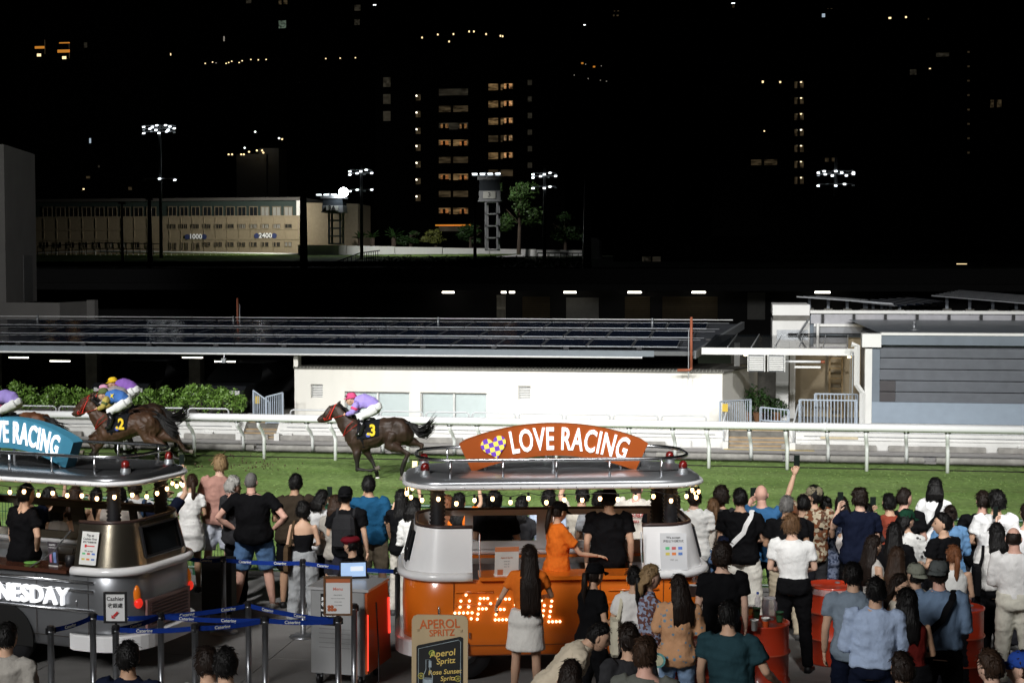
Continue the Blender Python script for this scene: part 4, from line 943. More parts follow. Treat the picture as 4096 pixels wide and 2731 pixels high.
def displace(co, faces, amp, k, seed, stretch=(1, 1, 1), ridge=False):
    nrm = np.zeros_like(co)
    f = np.array([x[:3] for x in faces]); n = np.cross(co[f[:, 1]] - co[f[:, 0]], co[f[:, 2]] - co[f[:, 0]])
    for i in range(3): np.add.at(nrm, f[:, i], n)
    nrm /= np.linalg.norm(nrm, axis=1)[:, None] + 1e-12
    d = np_noise(co, k, amp, seed, stretch)
    if ridge: d = (np.clip(1 - np.abs(d) / amp * 1.6, 0, 1) ** 2) * amp
    return co + nrm * d[:, None]
def mk(co, faces, name, smooth=True):
    me = bpy.data.meshes.new(name); me.from_pydata([tuple(p) for p in co], [], faces)
    if smooth: me.polygons.foreach_set('use_smooth', [True] * len(me.polygons))
    me.update(); return me
def ring(c, rx, ry, n=16, sq=2.0, tilt=0.0):
    out = []
    for i in range(n):
        t = 2 * PI * i / n; ct, st = math.cos(t), math.sin(t)
        x = rx * math.copysign(abs(ct) ** (2 / sq), ct); y = ry * math.copysign(abs(st) ** (2 / sq), st)
        out.append((c[0] + x, c[1] + y, c[2] + tilt * y))
    return out
def head_template():
    "centre between the ears, x right, y forward, z up; one closed surface with brow, nose, lips, chin and ears"
    m = MB(); n, k = 28, 20; rings = []
    for j in range(1, k):
        t = PI * j / k - PI / 2; rg = []
        for i in range(n):
            u = 2 * PI * i / n; x, y, z = math.cos(t) * math.cos(u), math.cos(t) * math.sin(u), math.sin(t)
            X, Y, Z = x * .076, y * .096, z * (.115 if z > 0 else .122)
            if z < 0:
                s = -z; X *= 1 - .30 * s * s - .1 * s; Y = Y * (1 - .10 * s) + (.012 * s if y > 0 else 0); 
                if y < 0: Y *= 1 - .38 * s
            if y > .3:
                g = lambda cx, cz, w, a: a * math.exp(-((X - cx) ** 2 + (Z - cz) ** 2) / (2 * w * w))
                Y += g(0, -.022, .011, .026) + g(0, .0, .009, .01) - g(.03, .008, .013, .012) - g(-.03, .008, .013, .012) + g(.03, .03, .02, .004) + g(-.03, .03, .02, .004) + g(0, -.063, .016, .009) + g(0, -.105, .016, .008) - g(0, -.082, .012, .004)
            rg.append((X, Y, Z))
        rings.append(rg)
    m.loft(rings, True)
    for s in (-1, 1):
        m.ell((s * .078, -.008, -.008), (.011, .021, .032), 8, 6)
        m.ell((s * .030, .081, .008), (.012, .008, .008), 8, 6, mi=1)
        m.add([(s * .016, .092, .030), (s * .046, .083, .030), (s * .046, .084, .037), (s * .016, .094, .037)], [(0, 1, 2, 3)], 2)
    m.ell((0, .093, -.063), (.022, .008, .007), 10, 6, mi=3)
    return m
HEAD = head_template()
def hand_mb(w, d, n, side, grip=.6, size=1.0):
    "w wrist, d finger direction, n palm normal"
    d = Vector(d).normalized(); n = (Vector(n) - d * Vector(n).dot(d)).normalized(); a = d.cross(n).normalized() * side; w = Vector(w); m = MB(); s = size
    rings = []
    for t, hw, ht in ((-.01, .024, .02), (.03, .036, .016), (.075, .042, .013), (.09, .040, .011)):
        c = w + d * t * s; rings.append([c + a * hw * s * math.cos(q * PI / 4) + n * ht * s * math.sin(q * PI / 4) for q in range(8)])
    m.loft(rings)
    for k, (o, l) in enumerate(((-.031, .064), (-.011, .076), (.010, .072), (.029, .056))):
        p = w + d * .085 * s + a * o * s; pts = [p]; dr = d.copy()
        for q in range(3):
            dr = (dr + n * grip * .75).normalized(); p = p + dr * l * s * (.42, .32, .26)[q]; pts.append(p)
        m.tube(pts, [.0095 * s, .009 * s, .008 * s, .006 * s], 6)
    p = w + d * .028 * s - a * .033 * s; t1 = (d * .7 - a * .6 + n * .4 * grip).normalized(); t2 = (d * .9 + n * .55 * grip + a * .05).normalized()
    m.tube([p, p + t1 * .036 * s, p + t1 * .036 * s + t2 * .034 * s], [.013 * s, .0105 * s, .008 * s], 6)
    return m

ARMS = {  # elbow, wrist, palm normal  (right arm, x mirrored for the left; 1.75 m figure facing +y)
    'down': ((.235, -.03, 1.135), (.245, .05, .885), (-1, 0, 0)), 'back': ((.235, -.09, 1.15), (.09, -.13, .96), (0, 1, 0)),
    'hips': ((.375, -.10, 1.18), (.205, .01, 1.01), (-1, 0, 0)), 'front': ((.245, .02, 1.14), (.06, .23, 1.10), (0, -.3, 1)),
    'hold': ((.24, .0, 1.14), (.16, .25, 1.17), (-1, .2, .2)), 'phone': ((.26, .16, 1.26), (.14, .34, 1.45), (-.6, -.6, .2)),
    'high': ((.27, .16, 1.60), (.20, .20, 1.87), (-.3, .9, 0)), 'face': ((.27, .17, 1.31), (.10, .27, 1.53), (-.8, -.3, 0)),
    'fold': ((.245, .03, 1.15), (-.10, .19, 1.19), (0, -1, 0)), 'pocket': ((.28, -.06, 1.15), (.21, .03, .93), (-1, 0, 0)),
    'lean': ((.24, .22, 1.14), (.24, .46, 1.10), (0, 0, -1)), 'side': ((.30, -.02, 1.16), (.36, .18, 1.02), (-1, 0, 0)),
    'rail': ((.27, .10, 1.17), (.14, .33, 1.12), (0, 0, -1)),
}
PH = {}
def person(px, py, h, rot, label, sex='m', build=1.0, skin=1, hair=('short', 'black'), top=('tee', (.5, .5, .5)), bottom=('pants', (.02, .02, .025)), shoes=(.05, .05, .05), arms=('down', 'down'), hat=None, head=0.0, tilt=0.0, bend=0.0, z0=0.0, seed=None, at=None, group='spectators on the apron', stance=None):
    seed = seed if seed is not None else int(px * 7 + py * 13) % 99991
    r = random.Random(seed)
    loc = G(px, py, h + z0) if at is None else Vector(at); loc.z = z0
    S_ = h / 1.75; f = sex == 'f'
    rz = R(rot) + r.uniform(-.08, .08)
    t = thing('person', label, 'person', tuple(loc), rz, group)
    sk = SKINS[skin]; sw = (.158 if f else .188) * (1 + (build - 1) * .6); hw = .09 * (1 + (build - 1) * .7); b = build
    top_k = top[0]; shw = sw
    st = stance or (r.uniform(.0, .05), r.uniform(-.06, .06))
    # joints
    hipz, kneez, ankz = .92, .49, .085
    J = {}
    for s in (-1, 1):
        fx = hw + .03 + st[0]; fy = st[1] * s
        J['hip', s] = Vector((s * hw, 0, hipz)); J['knee', s] = Vector((s * (hw + fx) / 2, .015 + fy * .6, kneez)); J['ank', s] = Vector((s * fx, -.02 + fy, ankz)); J['toe', s] = Vector((s * (fx + .03), .13 + fy, .035))
        e, w, n = ARMS[arms[0] if s < 0 else arms[1]]
        jit = Vector((r.uniform(-.015, .015), r.uniform(-.02, .02), r.uniform(-.015, .015)))
        k = sw / .188
        J['sh', s] = Vector((s * sw, -.01, 1.425)); J['el', s] = Vector((s * (e[0] * (.55 + .45 * k) + (b - 1) * .1), e[1], e[2])) + jit; J['wr', s] = Vector((s * (w[0] + (b - 1) * .12), w[1] + max(0, (b - 1)) * .1, w[2])) + jit
        J['pn', s] = Vector((s * n[0], n[1], n[2]))
    Bm = Matrix.Translation((0, 0, .95)) @ Matrix.Rotation(-bend, 4, 'X') @ Matrix.Translation((0, 0, -.95))
    lx, ly = r.uniform(-.07, .07), r.uniform(-.05, .05)
    def bd(p):
        p = Vector(p); q_ = Bm @ p if p.z > .93 and bend else p.copy()
        if p.z > .95: q_.x += lx * (p.z - .95); q_.y += ly * (p.z - .95)
        return q_
    dip = r.uniform(-.02, .02)
    for k in list(J):
        if k[0] in ('sh', 'el', 'wr'): J[k] = bd(J[k] + Vector((0, 0, dip * k[1] * (1 if k[0] == 'sh' else .4))))
    head += r.uniform(-22, 22); tilt += r.uniform(-9, 5)
    # torso sections (z, rx, ry, y)
    chest = .155 if not f else .14; waist = (.135 if not f else .112); hip = (.165 if not f else .17)
    TS = [(.86, hip * .8, .105, -.01), (.92, hip, .12, -.012), (1.0, (hip + waist) / 2 + .005, .112, -.005), (1.09, waist, .098 if not f else .088, .0), (1.2, (waist + chest) / 2 + .012, .108, .0), (1.31, chest + .012, .118 if not f else .112, .0), (1.39, sw * .93, .098, -.012), (1.445, sw * .62, .075, -.02), (1.475, .075, .062, -.018)]
    TS = [(z, rx * (1 + (b - 1) * (.9 if z < 1.35 else .55)), ry * (1 + (b - 1) * (1.5 if z < 1.3 else .5)), y) for z, rx, ry, y in TS]
    body = MB()
    body.loft([[bd(p) for p in ring((0, y, z), rx, ry, 16, 2.3)] for z, rx, ry, y in TS])
    neck0 = bd((0, -.02, 1.44)); neck1 = bd((0, .0, 1.575))
    body.tube([bd((0, -.015, 1.41)), neck0, neck1], [.07 if not f else .06, .062 if not f else .052, .056 if not f else .046], 12)
    ab = (.98 if not f else .82) * (1 + (b - 1) * .6)
    for s in (-1, 1):
        body.tube([J['sh', s], J['sh', s].lerp(J['el', s], .3), J['el', s], J['el', s].lerp(J['wr', s], .35), J['wr', s]], [.052 * ab, .05 * ab, .039 * ab, .04 * ab, .026 * ab], 10)
        lb = (1.0 if not f else .94) * (1 + (b - 1) * .6)
        body.tube([J['hip', s] + Vector((0, 0, .03)), J['hip', s].lerp(J['knee', s], .35), J['knee', s], J['knee', s].lerp(J['ank', s], .3), J['ank', s]], [.088 * lb, .082 * lb, .055 * lb, .057 * lb, .034 * lb], 10)
        body.tube([J['ank', s] - Vector((0, .03, .04)), J['toe', s]], [.035, .03], 8)
    co, fc, me0 = remesh(body, .018, 3); bpy.data.meshes.remove(me0)
    full = MB(); full.add(co, fc)
    Hm = Matrix.Translation(bd((0, .016, 1.622))) @ Matrix.Rotation(-bend * .6, 4, 'X') @ Matrix.Rotation(R(head), 4, 'Z') @ Matrix.Rotation(R(tilt), 4, 'X')
    full.merge(MB().merge(HEAD).xf(Hm))
    for s in (-1, 1):
        d = (J['wr', s] - J['el', s]).normalized(); full.merge(hand_mb(J['wr', s], d, J['pn', s], s, .55 if arms[0 if s < 0 else 1] in ('down', 'pocket', 'hips', 'lean') else .9, .95 if not f else .85))
    SC = Matrix.Scale(S_, 4)
    full.xf(SC); me = full.mesh('person_body', True)
    for q in (sk, M_eye, hairm(hair[1]) if hair[1] != 'none' else M_eye, M_lip): me.materials.append(q)
    link('body', me, sk, t)
    def put(name, co, fc, m):
        o = link(name, mk(np.asarray(co) * S_, fc, name), m, t); return o
    # ---- top garment
    tk, tc = top[0], top[1]; tm = fabric(tc, *(top[2:5] if len(top) > 2 else ()))
    hem = {'tee': .86, 'shirt': .84, 'polo': .86, 'crop': 1.06, 'tank': .95, 'halter': 1.0, 'long': .84, 'dress': .62, 'tube': .98, 'jacket': .82, 'blouse': .84, 'tucked': .97, 'camis': .97}[tk]
    sl = {'tee': .62, 'shirt': .62, 'polo': .6, 'crop': .55, 'tank': 0, 'halter': 0, 'long': 1.9, 'dress': .55, 'tube': 0, 'jacket': 1.9, 'blouse': .95, 'tucked': .62, 'camis': 1.45}[tk]
    if len(top) > 5: sl = top[5]
    g = MB(); infl = .017 if tk not in ('tank', 'halter', 'tube') else .008; loose = .02 if tk in ('tee', 'shirt', 'long', 'jacket', 'blouse', 'polo', 'dress', 'camis') else .0
    rg = []
    topz = {'tube': 1.30, 'halter': 1.32}.get(tk, 1.48)
    zs = [z for z in (.86, .92, 1.0, 1.09, 1.2, 1.31, 1.39, 1.445, 1.475) if z > hem + .02 and z < topz]
    def tsec(z):
        for q in range(len(TS) - 1):
            if TS[q][0] <= z <= TS[q + 1][0]:
                u = (z - TS[q][0]) / (TS[q + 1][0] - TS[q][0]); return [TS[q][i] + (TS[q + 1][i] - TS[q][i]) * u for i in range(4)]
        return list(TS[0] if z < TS[0][0] else TS[-1])
    secs = [hem] + zs + ([topz] if topz < 1.48 else [])
    for z in secs:
        _, rx, ry, y = tsec(max(z, .86)); lo_ = loose * max(0, min(1, (1.3 - z) / .25)); q = infl if z < 1.44 else infl * .5
        if tk == 'dress' and z < .9: rx += .05; ry += .05
        rg.append([bd(p) for p in ring((0, y, z), rx + q + lo_, ry + q + lo_ * 1.1, 20, 2.4)])
    if tk == 'dress':
        rg.insert(1, [bd(p) for p in ring((0, -.01, .8), hip + .065, .16, 20)])
    g.loft(rg)
    for s in (-1, 1):
        if sl <= 0:
            if tk in ('tank',): g.tube([bd((s * .075, -.075, 1.34)), bd((s * .085, -.06, 1.43)), bd((s * .08, .02, 1.47)), bd((s * .07, .095, 1.36))], .018, 6)
            continue
        wide = {'tee': .02, 'blouse': .028, 'shirt': .018, 'polo': .016}.get(tk, .014)
        pts = [J['sh', s] - Vector((s * .05, 0, -.005)), J['sh', s]]; rad = [.05 * ab + infl * .7, .05 * ab + infl * .8]
        if sl <= 1.0: pts.append(J['sh', s].lerp(J['el', s], sl)); rad.append(.047 * ab + wide + .004)
        else:
            pts += [J['sh', s].lerp(J['el', s], .6), J['el', s], J['el', s].lerp(J['wr', s], (sl - 1) * 1.0)]; rad += [.05 * ab + .016, .042 * ab + .017, .034 * ab + .016]
        g.tube(pts, rad, 12)
    co, fc, m0 = remesh(g, .017, 3); bpy.data.meshes.remove(m0)
    co = displace(co, fc, .010 if loose else .005, 11, seed, (1.2, 1.0, .6)); co = displace(co, fc, .012 if loose and tk != 'dress' else .004, 10, seed + 1, (.6, .9, 1.25), True); co = displace(co, fc, .007 if loose else .004, 19, seed + 2, (.8, .8, 1.0), True)
    o = put({'dress': 'dress', 'jacket': 'jacket', 'shirt': 'shirt', 'long': 'shirt', 'camis': 'shirt'}.get(tk, 'top'), co, fc, tm)
    if tk in ('shirt', 'polo', 'jacket', 'camis'):
        c = MB(); c.loft([[bd(p) for p in ring((0, -.018, z), rx, ry, 14, 2, .25)] for z, rx, ry in ((1.455, .082, .075), (1.495, .066, .066), (1.502, .063, .062), (1.46, .075, .07))], False)
        put('collar', c.xf(Matrix.Identity(4)).v, c.f, tm)
    # ---- bottom garment
    bk_, bc = bottom[0], bottom[1]
    if bk_ != 'none':
        bm_ = fabric(bc, *(bottom[2:] if len(bottom) > 2 else ())); g = MB()
        lb = (1.0 if not f else .94) * (1 + (b - 1) * .6); wd = {'pants': .016, 'slim': .008, 'wide': .045, 'shorts': .03, 'jeans': .012, 'skirt': 0}[bk_]
        wz = 1.0 if tk not in ('crop', 'tucked', 'tank', 'tube', 'halter') else 1.05
        rg = [ring((0, y, z), rx + .012, ry + .012, 18, 2.3) for z, rx, ry, y in [tsec(.87), tsec(.92), tsec(1.0), tsec(wz)]]
        if tk in ('tucked', 'crop', 'tank', 'tube', 'halter'): rg = [ring((0, y, z), rx + .032, ry + .032, 18, 2.3) for z, rx, ry, y in [tsec(.87), tsec(.92), tsec(1.0)]] + [ring((0, tsec(wz)[3], wz), tsec(wz)[1] + .034, tsec(wz)[2] + .034, 18, 2.3)]
        else: rg[-1] = ring((0, tsec(wz)[3], wz), tsec(wz)[1] + .01, tsec(wz)[2] + .01, 18, 2.3)
        g.loft(rg)
        if bk_ == 'skirt':
            g.loft([ring((0, -.005, z), rx, ry, 22) for z, rx, ry in ((.60, .225, .175), (.72, .21, .165), (.84, hip + .028, .142), (.94, hip + .018, .13), (wz, tsec(wz)[1] + .012, tsec(wz)[2] + .012))])
        else:
            for s in (-1, 1):
                H_, K, A = J['hip', s], J['knee', s], J['ank', s]
                if bk_ == 'shorts': g.tube([H_ + Vector((0, 0, .02)), H_.lerp(K, .4), H_.lerp(K, .95)], [.095 * lb + .004, .088 * lb + wd * .7, .07 * lb + wd], 12)
                else: g.tube([H_ + Vector((0, 0, .02)), H_.lerp(K, .35), K, K.lerp(A, .4), A + Vector((0, 0, -.02))], [.096 * lb + .004, .085 * lb + wd, .06 * lb + wd, .055 * lb + wd, .045 * lb + wd * 1.1], 12)
        co, fc, m0 = remesh(g, .018, 3); bpy.data.meshes.remove(m0)
        co = displace(co, fc, .008 if bk_ != 'skirt' else .003, 13, seed + 5, (1, 1, .8)); co = displace(co, fc, .01 if bk_ != 'skirt' else .002, 14, seed + 6, (.7, .7, 1.5), True)
        put({'skirt': 'skirt', 'shorts': 'shorts'}.get(bk_, 'trousers'), co, fc, bm_)
    # ---- shoes
    for s in (-1, 1):
        A = J['ank', s]; T_ = J['toe', s]; d = Vector((T_.x - A.x, T_.y - A.y, 0)).normalized(); a = Vector((d.y, -d.x, 0)); g = MB()
        rings = []
        for u, w_, hh in ((-.07, .026, .055), (-.05, .036, .075), (.0, .04, .085), (.07, .043, .055), (.13, .045, .042), (.175, .035, .036), (.19, .02, .03)):
            c = Vector((A.x, A.y, 0)) + d * u; rings.append([c + a * w_ * x + Vector((0, 0, z * hh)) for x, z in ((-1, 0), (1, 0), (1, .5), (.7, .9), (0, 1), (-.7, .9), (-1, .5))])
        g.loft(rings); put('shoe', g.v, g.f, mat('shoe_%02x%02x%02x' % tuple(int(c * 255) for c in shoes), shoes, .6, var=.1))
    # ---- hair
    hk, hc = hair[:2]
    if hc != 'none' and hk != 'bald':
        hm_ = hairm(hc); g = MB(); n, k = 26, 18; P_ = []
        line = {'balding': 1, 'crew': 0}.get(hk, 0); vol = {'crew': .006, 'curly': .034, 'afro': .05, 'short': .018, 'mid': .026, 'balding': .008, 'long': .02, 'bob': .024, 'pony': .012, 'bun': .012, 'wavy': .03, 'under': .012}.get(hk, .018)
        rings = []
        for j in range(1, k):
            th = PI * j / k - PI / 2; rg = []
            for i in range(n):
                u = 2 * PI * i / n; d = np.array((math.cos(th) * math.cos(u), math.cos(th) * math.sin(u), math.sin(th)))
                # hair covers top and back; recede in front of the face and under the nape
                front = d[1]; zz_ = d[2]
                m = 1 / (1 + math.exp(-((zz_ - .12) * 9 - max(0, front + .12) * 7.5 + (6.0 if front < -.15 else 0) + (.9 if hk in ('bob', 'long', 'wavy', 'curly') else 0)) * 2))
                if front < -.1 and zz_ < -.72: m *= max(0, 1 - (-.72 - zz_) * 4)
                if line and zz_ > .42: m *= max(0, 1 - (zz_ - .42) * 3.5) * .9
                base = np.array((.076, .096, .115 if zz_ > 0 else .11)); rr = base * .86 * (1 - m) + (base + vol * np.array((1, 1, 1.1))) * m
                p = d * rr; rg.append(tuple(p))
            rings.append(rg)
        g.loft(rings, True); co = np.array(g.v); fc = g.f
        co = displace(co, fc, {'curly': .012, 'afro': .014, 'wavy': .008, 'short': .009, 'mid': .011, 'bob': .006, 'long': .005}.get(hk, .003), 70 if hk in ('curly', 'afro') else 45, seed + 9)
        def hx(pts): return [tuple(Hm @ Vector(p)) for p in pts]
        L = MB()
        if hk in ('long', 'wavy', 'bob'):
            ln = {'long': .52, 'wavy': .40, 'bob': .21}[hk]
            if len(hair) > 2: ln = hair[2]
            rgs = []; nn = 30
            for q in range(11):
                u = q / 10; z = .05 - u * ln; back = -.055 - .045 * min(1, u * 2.5) - (.02 if u > .4 else 0); wx = .082 + .036 * math.sin(min(1, u * 1.5) * PI / 2) - .012 * max(0, u - .6); wy = .052 - .016 * u
                if q == 10: wx *= .93; wy *= .5
                rgs.append([(wx * math.cos(2 * PI * i / nn) * (1 + .03 * math.sin(i * 2.9 + q * (.6 if hk == 'wavy' else .05))), back + wy * math.sin(2 * PI * i / nn) * (1 + .04 * math.sin(i * 4.1 + q * .3)) + (.035 if abs(math.cos(2 * PI * i / nn)) > .8 and u < .5 else 0), z + (.012 * math.sin(i * 3.3) + .018 * math.sin(i * 1.7 + seed)) * u * u) for i in range(nn)])
            L.loft(rgs)
        if hk == 'pony':
            L.ell((0, -.115, .03), (.024, .024, .024), 8, 6); L.tube([(0, -.11, .03), (0, -.15, .02), (.005, -.155, -.08), (.0, -.145, -.2), (.008, -.14, -.30)], [.018, .03, .034, .028, .006], 10)
        if hk == 'bun': L.ell((0, -.09, .09), (.042, .042, .038), 12, 8)
        ctr = co.mean(axis=0); wisps = MB(); rr_ = np.random.default_rng(seed + 3); pick = rr_.integers(0, len(co), 460)
        for i_ in pick:
            p0 = co[i_]; d0 = p0 / (np.linalg.norm(p0) + 1e-9)
            if np.linalg.norm(p0 / np.array((.076, .096, .115))) < 1.06: continue
            tg = np.array((rr_.normal(0, .5), -.25 + rr_.normal(0, .4), -.55)) if hk not in ('curly', 'afro') else rr_.normal(size=3); tg = tg - d0 * (tg @ d0) ; tg /= np.linalg.norm(tg) + 1e-9
            sd = np.cross(tg, d0); l_ = rr_.uniform(.02, .055) * (1.3 if hk in ('curly', 'wavy', 'mid') else 1)
            a_ = p0 - d0 * .004; wisps.add([a_ - sd * .005, a_ + sd * .005, a_ + tg * l_ * .6 + d0 * .009 + sd * .003, a_ + tg * l_ + d0 * (.008 if hk != 'crew' else 0)], [(0, 1, 2, 3)])
        allv = hx(co); allf = list(fc); kk = len(allv)
        if L.v: allv += hx(L.v); allf += [tuple(i + kk for i in x) for x in L.f]
        if hk not in ('crew', 'balding'): kk = len(allv); allv += hx(wisps.v); allf += [tuple(i + kk for i in x) for x in wisps.f]
        put('hair', np.array(allv), allf, hm_)
    if hat:
        kind, hcol = hat; g = MB(); hmm = fabric(hcol)
        if kind in ('cap', 'backcap'):
            sgn = 1 if kind == 'cap' else -1; rings = []
            for j in range(7):
                th = PI / 2 * j / 6.3; rings.append(ring((0, -.006, .028 + .107 * math.sin(th)), .094 * math.cos(th) ** .6, .112 * math.cos(th) ** .6, 20))
            g.loft(rings); nb = 12; v0 = []; v1 = []
            for q in range(nb + 1):
                a = PI * (.14 + .72 * q / nb); v0.append((.094 * math.cos(a), sgn * .108 * math.sin(a), .036)); v1.append((.092 * math.cos(a), sgn * (.108 * math.sin(a) + .075 * math.sin(a) ** 1.5), .018 - .012 * abs(math.cos(a))))
            vv = v0 + v1; w = [(x, y, z - .006) for x, y, z in vv]; m_ = nb + 1
            fs = [(q, q + 1, m_ + q + 1, m_ + q) for q in range(nb)] + [(2 * m_ + q, 3 * m_ + q, 3 * m_ + q + 1, 2 * m_ + q + 1) for q in range(nb)] + [(m_ + q, m_ + q + 1, 3 * m_ + q + 1, 3 * m_ + q) for q in range(nb)]
            g.add(vv + w, fs); g.ell((0, 0, .134), (.008, .008, .005), 6, 4)
        else:
            g.loft([ring((0.0, 0, z), rx, ry, 20) for z, rx, ry in ((.03, .088, .104), (.05, .09, .106), (.062, .115, .13), (.085, .125, .14), (.115, .10, .115), (.128, .05, .06))]); g.tube([(0, 0, .125), (0, 0, .145)], .005, 6)
        put('hat', np.array([tuple(Hm @ Vector(p)) for p in g.v]), g.f, hmm)
    ret = {'t': t, 'S': S_, 'J': J, 'loc': loc, 'rz': rz, 'Hm': Hm, 'bd': bd, 'sw': sw}
    return ret
def wpt(P_, p):
    "figure-local point to world"
    q = Vector(p) * P_['S']; c, s = math.cos(P_['rz']), math.sin(P_['rz'])
    return Vector((P_['loc'].x + q.x * c - q.y * s, P_['loc'].y + q.x * s + q.y * c, P_['loc'].z + q.z))
def phone(P_, side, label, lit=None, upright=True):
    w = P_['J']['wr', side]; d = (w - P_['J']['el', side]).normalized()
    p = wpt(P_, w + d * .12 + Vector((-side * .0, .02, .05)))
    t = thing('mobile_phone', label, 'phone', tuple(p), P_['rz'], 'phones held up by spectators')
    m = MB(); m.rbox(-.037, .037, -.0045, .0045, -.076, .076, .003); m.build('case', M_black, t)
    m = MB(); m.box(-.033, .033, -.0062, -.0047, -.07, .07); m.build('screen', mat('phone_screen', (.008, .01, .01), .1, var=.3, vscale=40, emit=.02, ecol=(.25, .45, .3)) if not lit else lit, t)
    m = MB(); m.rbox(-.03, -.008, .0045, .008, .03, .068, .002); m.build('camera_bump', M_black, t)
def strap_bag(P_, label, col, strap, side=1, kind='sling', z=.95):
    "a bag worn on the back or hip with a strap across the back"
    t = thing('shoulder_bag' if kind != 'backpack' else 'backpack', label, 'bag', tuple(P_['loc']), P_['rz'], 'bags worn by spectators'); S_ = P_['S']; m = MB(); sw = P_['sw']
    if kind == 'backpack':
        m.loft([[(x * wx, -.145 - y * dy, z_) for x, y in ((-1, 0), (1, 0), (1, .7), (.7, 1), (-.7, 1), (-1, .7))] for z_, wx, dy in ((1.0, .12, .1), (1.03, .15, .13), (1.25, .15, .13), (1.38, .13, .10), (1.42, .09, .06))]); m.xf(Matrix.Scale(S_, 4)); m.build('sack', fabric(col), t)
        for s in (-1, 1):
            q = MB(); q.tube([(s * .1, -.15, 1.38), (s * .11, -.07, 1.475), (s * .11, .04, 1.475), (s * .12, .12, 1.32)], .02, 6, flat=.4); q.xf(Matrix.Scale(S_, 4)); q.build('strap', fabric(strap), t)
    else:
        a = (-side * sw * .62, 1.475); pts = [(-side * sw * .55, .10, 1.40), (-side * sw * .6, .0, 1.49), (-side * sw * .5, -.135, 1.42), (-side * sw * .25, -.165, 1.34), (-side * .02, -.178, 1.25), (side * sw * .4, -.178, 1.15), (side * sw * .8, -.165, 1.05), (side * (sw + .04), -.1, z + .02)]
        if kind == 'tote': pts = [(side * sw * .75, .05, 1.45), (side * sw * .8, -.02, 1.485), (side * sw * .9, -.11, 1.36), (side * (sw + .03), -.12, z + .12)]
        m.tube(pts, .03 if kind == 'sling' else .018, 6, flat=.25); m.xf(Matrix.Scale(S_, 4)); m.build('strap', fabric(strap), t)
        q = MB(); c = Vector((side * (sw + (.05 if kind == 'tote' else .02)), -.1, z)); hh = .19 if kind == 'tote' else .10; ww = .05 if kind == 'tote' else .07
        q.loft([[(c.x + x * ww * k, c.y + y * (.17 if kind == 'tote' else .12) * k, c.z + zz_) for x, y in ((-1, -.6), (-.6, -1), (.6, -1), (1, -.6), (1, .6), (.6, 1), (-.6, 1), (-1, .6))] for zz_, k in ((-hh, .75), (-hh * .8, 1), (hh * .7, .95), (hh, .8))]); q.xf(Matrix.Scale(S_, 4)); q.build('pouch', fabric(col), t)
    return t
def cup(p, label, col=(.8, .8, .78), band=None, h=.11, tilt=0):
    t = thing('paper_cup', label, 'cup', tuple(p), 0, 'drink cups')
    m = MB(); m.lathe([(.028, 0), (.041, h), (.044, h), (.044, h - .006), (.039, h - .008), (.027, .01)], 16); m.build('cup_body', mat('cup_%d%d%d' % tuple(int(c * 99) for c in col), col, .5, var=0), t, True)
    if band: m = MB(); m.lathe([(.0312, .012), (.0388, h * .72)], 16, caps=False); m.build('band', mat('band_%d%d%d' % tuple(int(c * 99) for c in band), band, .5, var=0), t, True)
    m = MB(); m.lathe([(.0385, h * .86), (.001, h * .861)], 16, caps=False); m.build('drink', mat('drink', (.35, .12, .03), .1, var=0), t)
# ------------------------------------------------------------------ the crowd (px, py = where the photograph shows the top of the head)
BLK = (.0055, .0055, .0065); NVY = (.007, .010, .024); WHT = (.72, .72, .70); OFF = (.62, .58, .5); GRY = (.3, .31, .33); KHA = (.33, .27, .19); DEN = (.09, .15, .27); ORG = (.75, .17, .02); DKG = (.03, .03, .033); LBL = (.42, .52, .68)
q = person
# left, at the fence
q(756, 1895, 1.64, 5, 'woman in white summer dress with brown ponytail at the fence', 'f', hair=('pony', 'brown'), top=('dress', (.75, .74, .72)), bottom=('none', BLK), arms=('front', 'front'), skin=2, shoes=BLK)
q(869, 1822, 1.86, 20, 'tall blond man in dusty pink tee and pale grey shorts', 'm', hair=('mid', 'blond'), top=('tee', (.40, .22, .18)), bottom=('shorts', (.5, .53, .6)), arms=('front', 'front'), skin=0, head=30, shoes=(.1, .1, .12))
q(942, 1910, 1.70, -35, 'grey curly haired man behind the man in black polo', 'm', hair=('curly', 'grey'), top=('tee', DKG), bottom=('pants', BLK), skin=3, head=-45)
q(1015, 1888, 1.80, 0, 'big man in black polo and denim shorts with hands on hips', 'm', 1.30, hair=('crew', 'dgrey'), top=('polo', BLK), bottom=('shorts', (.085, .16, .30)), arms=('hips', 'hips'), skin=3, shoes=(.35, .34, .32), stance=(.1, .0))
q(1167, 1896, 1.77, 0, 'broad man in dark brown tee and black shorts', 'm', 1.12, hair=('short', 'black'), top=('tee', (.035, .026, .018)), bottom=('shorts', BLK), arms=('fold', 'fold'), skin=2, shoes=BLK)
P = q(1212, 2008, 1.53, 10, 'woman with black curls and bare back in black halter top', 'f', hair=('curly', 'black'), top=('tube', BLK), bottom=('wide', (.27, .28, .29)), arms=('front', 'front'), skin=1)
strap_bag(P, 'brown cloth bag hanging from the bare backed woman', (.07, .045, .025), (.07, .045, .025), -1, 'tote', .95)
P = q(1292, 1960, 1.60, -10, 'woman with black bob in white top lifting a phone', 'f', hair=('bob', 'black'), top=('tee', (.6, .6, .6)), bottom=('shorts', BLK), arms=('face', 'down'), skin=1)
phone(P, -1, 'black phone lifted by the woman with black bob')
q(1352, 1981, 1.60, 0, 'brown haired woman beside the man in black cap', 'f', hair=('bob', 'brown'), top=('tee', (.3, .28, .25)), arms=('front', 'front'))
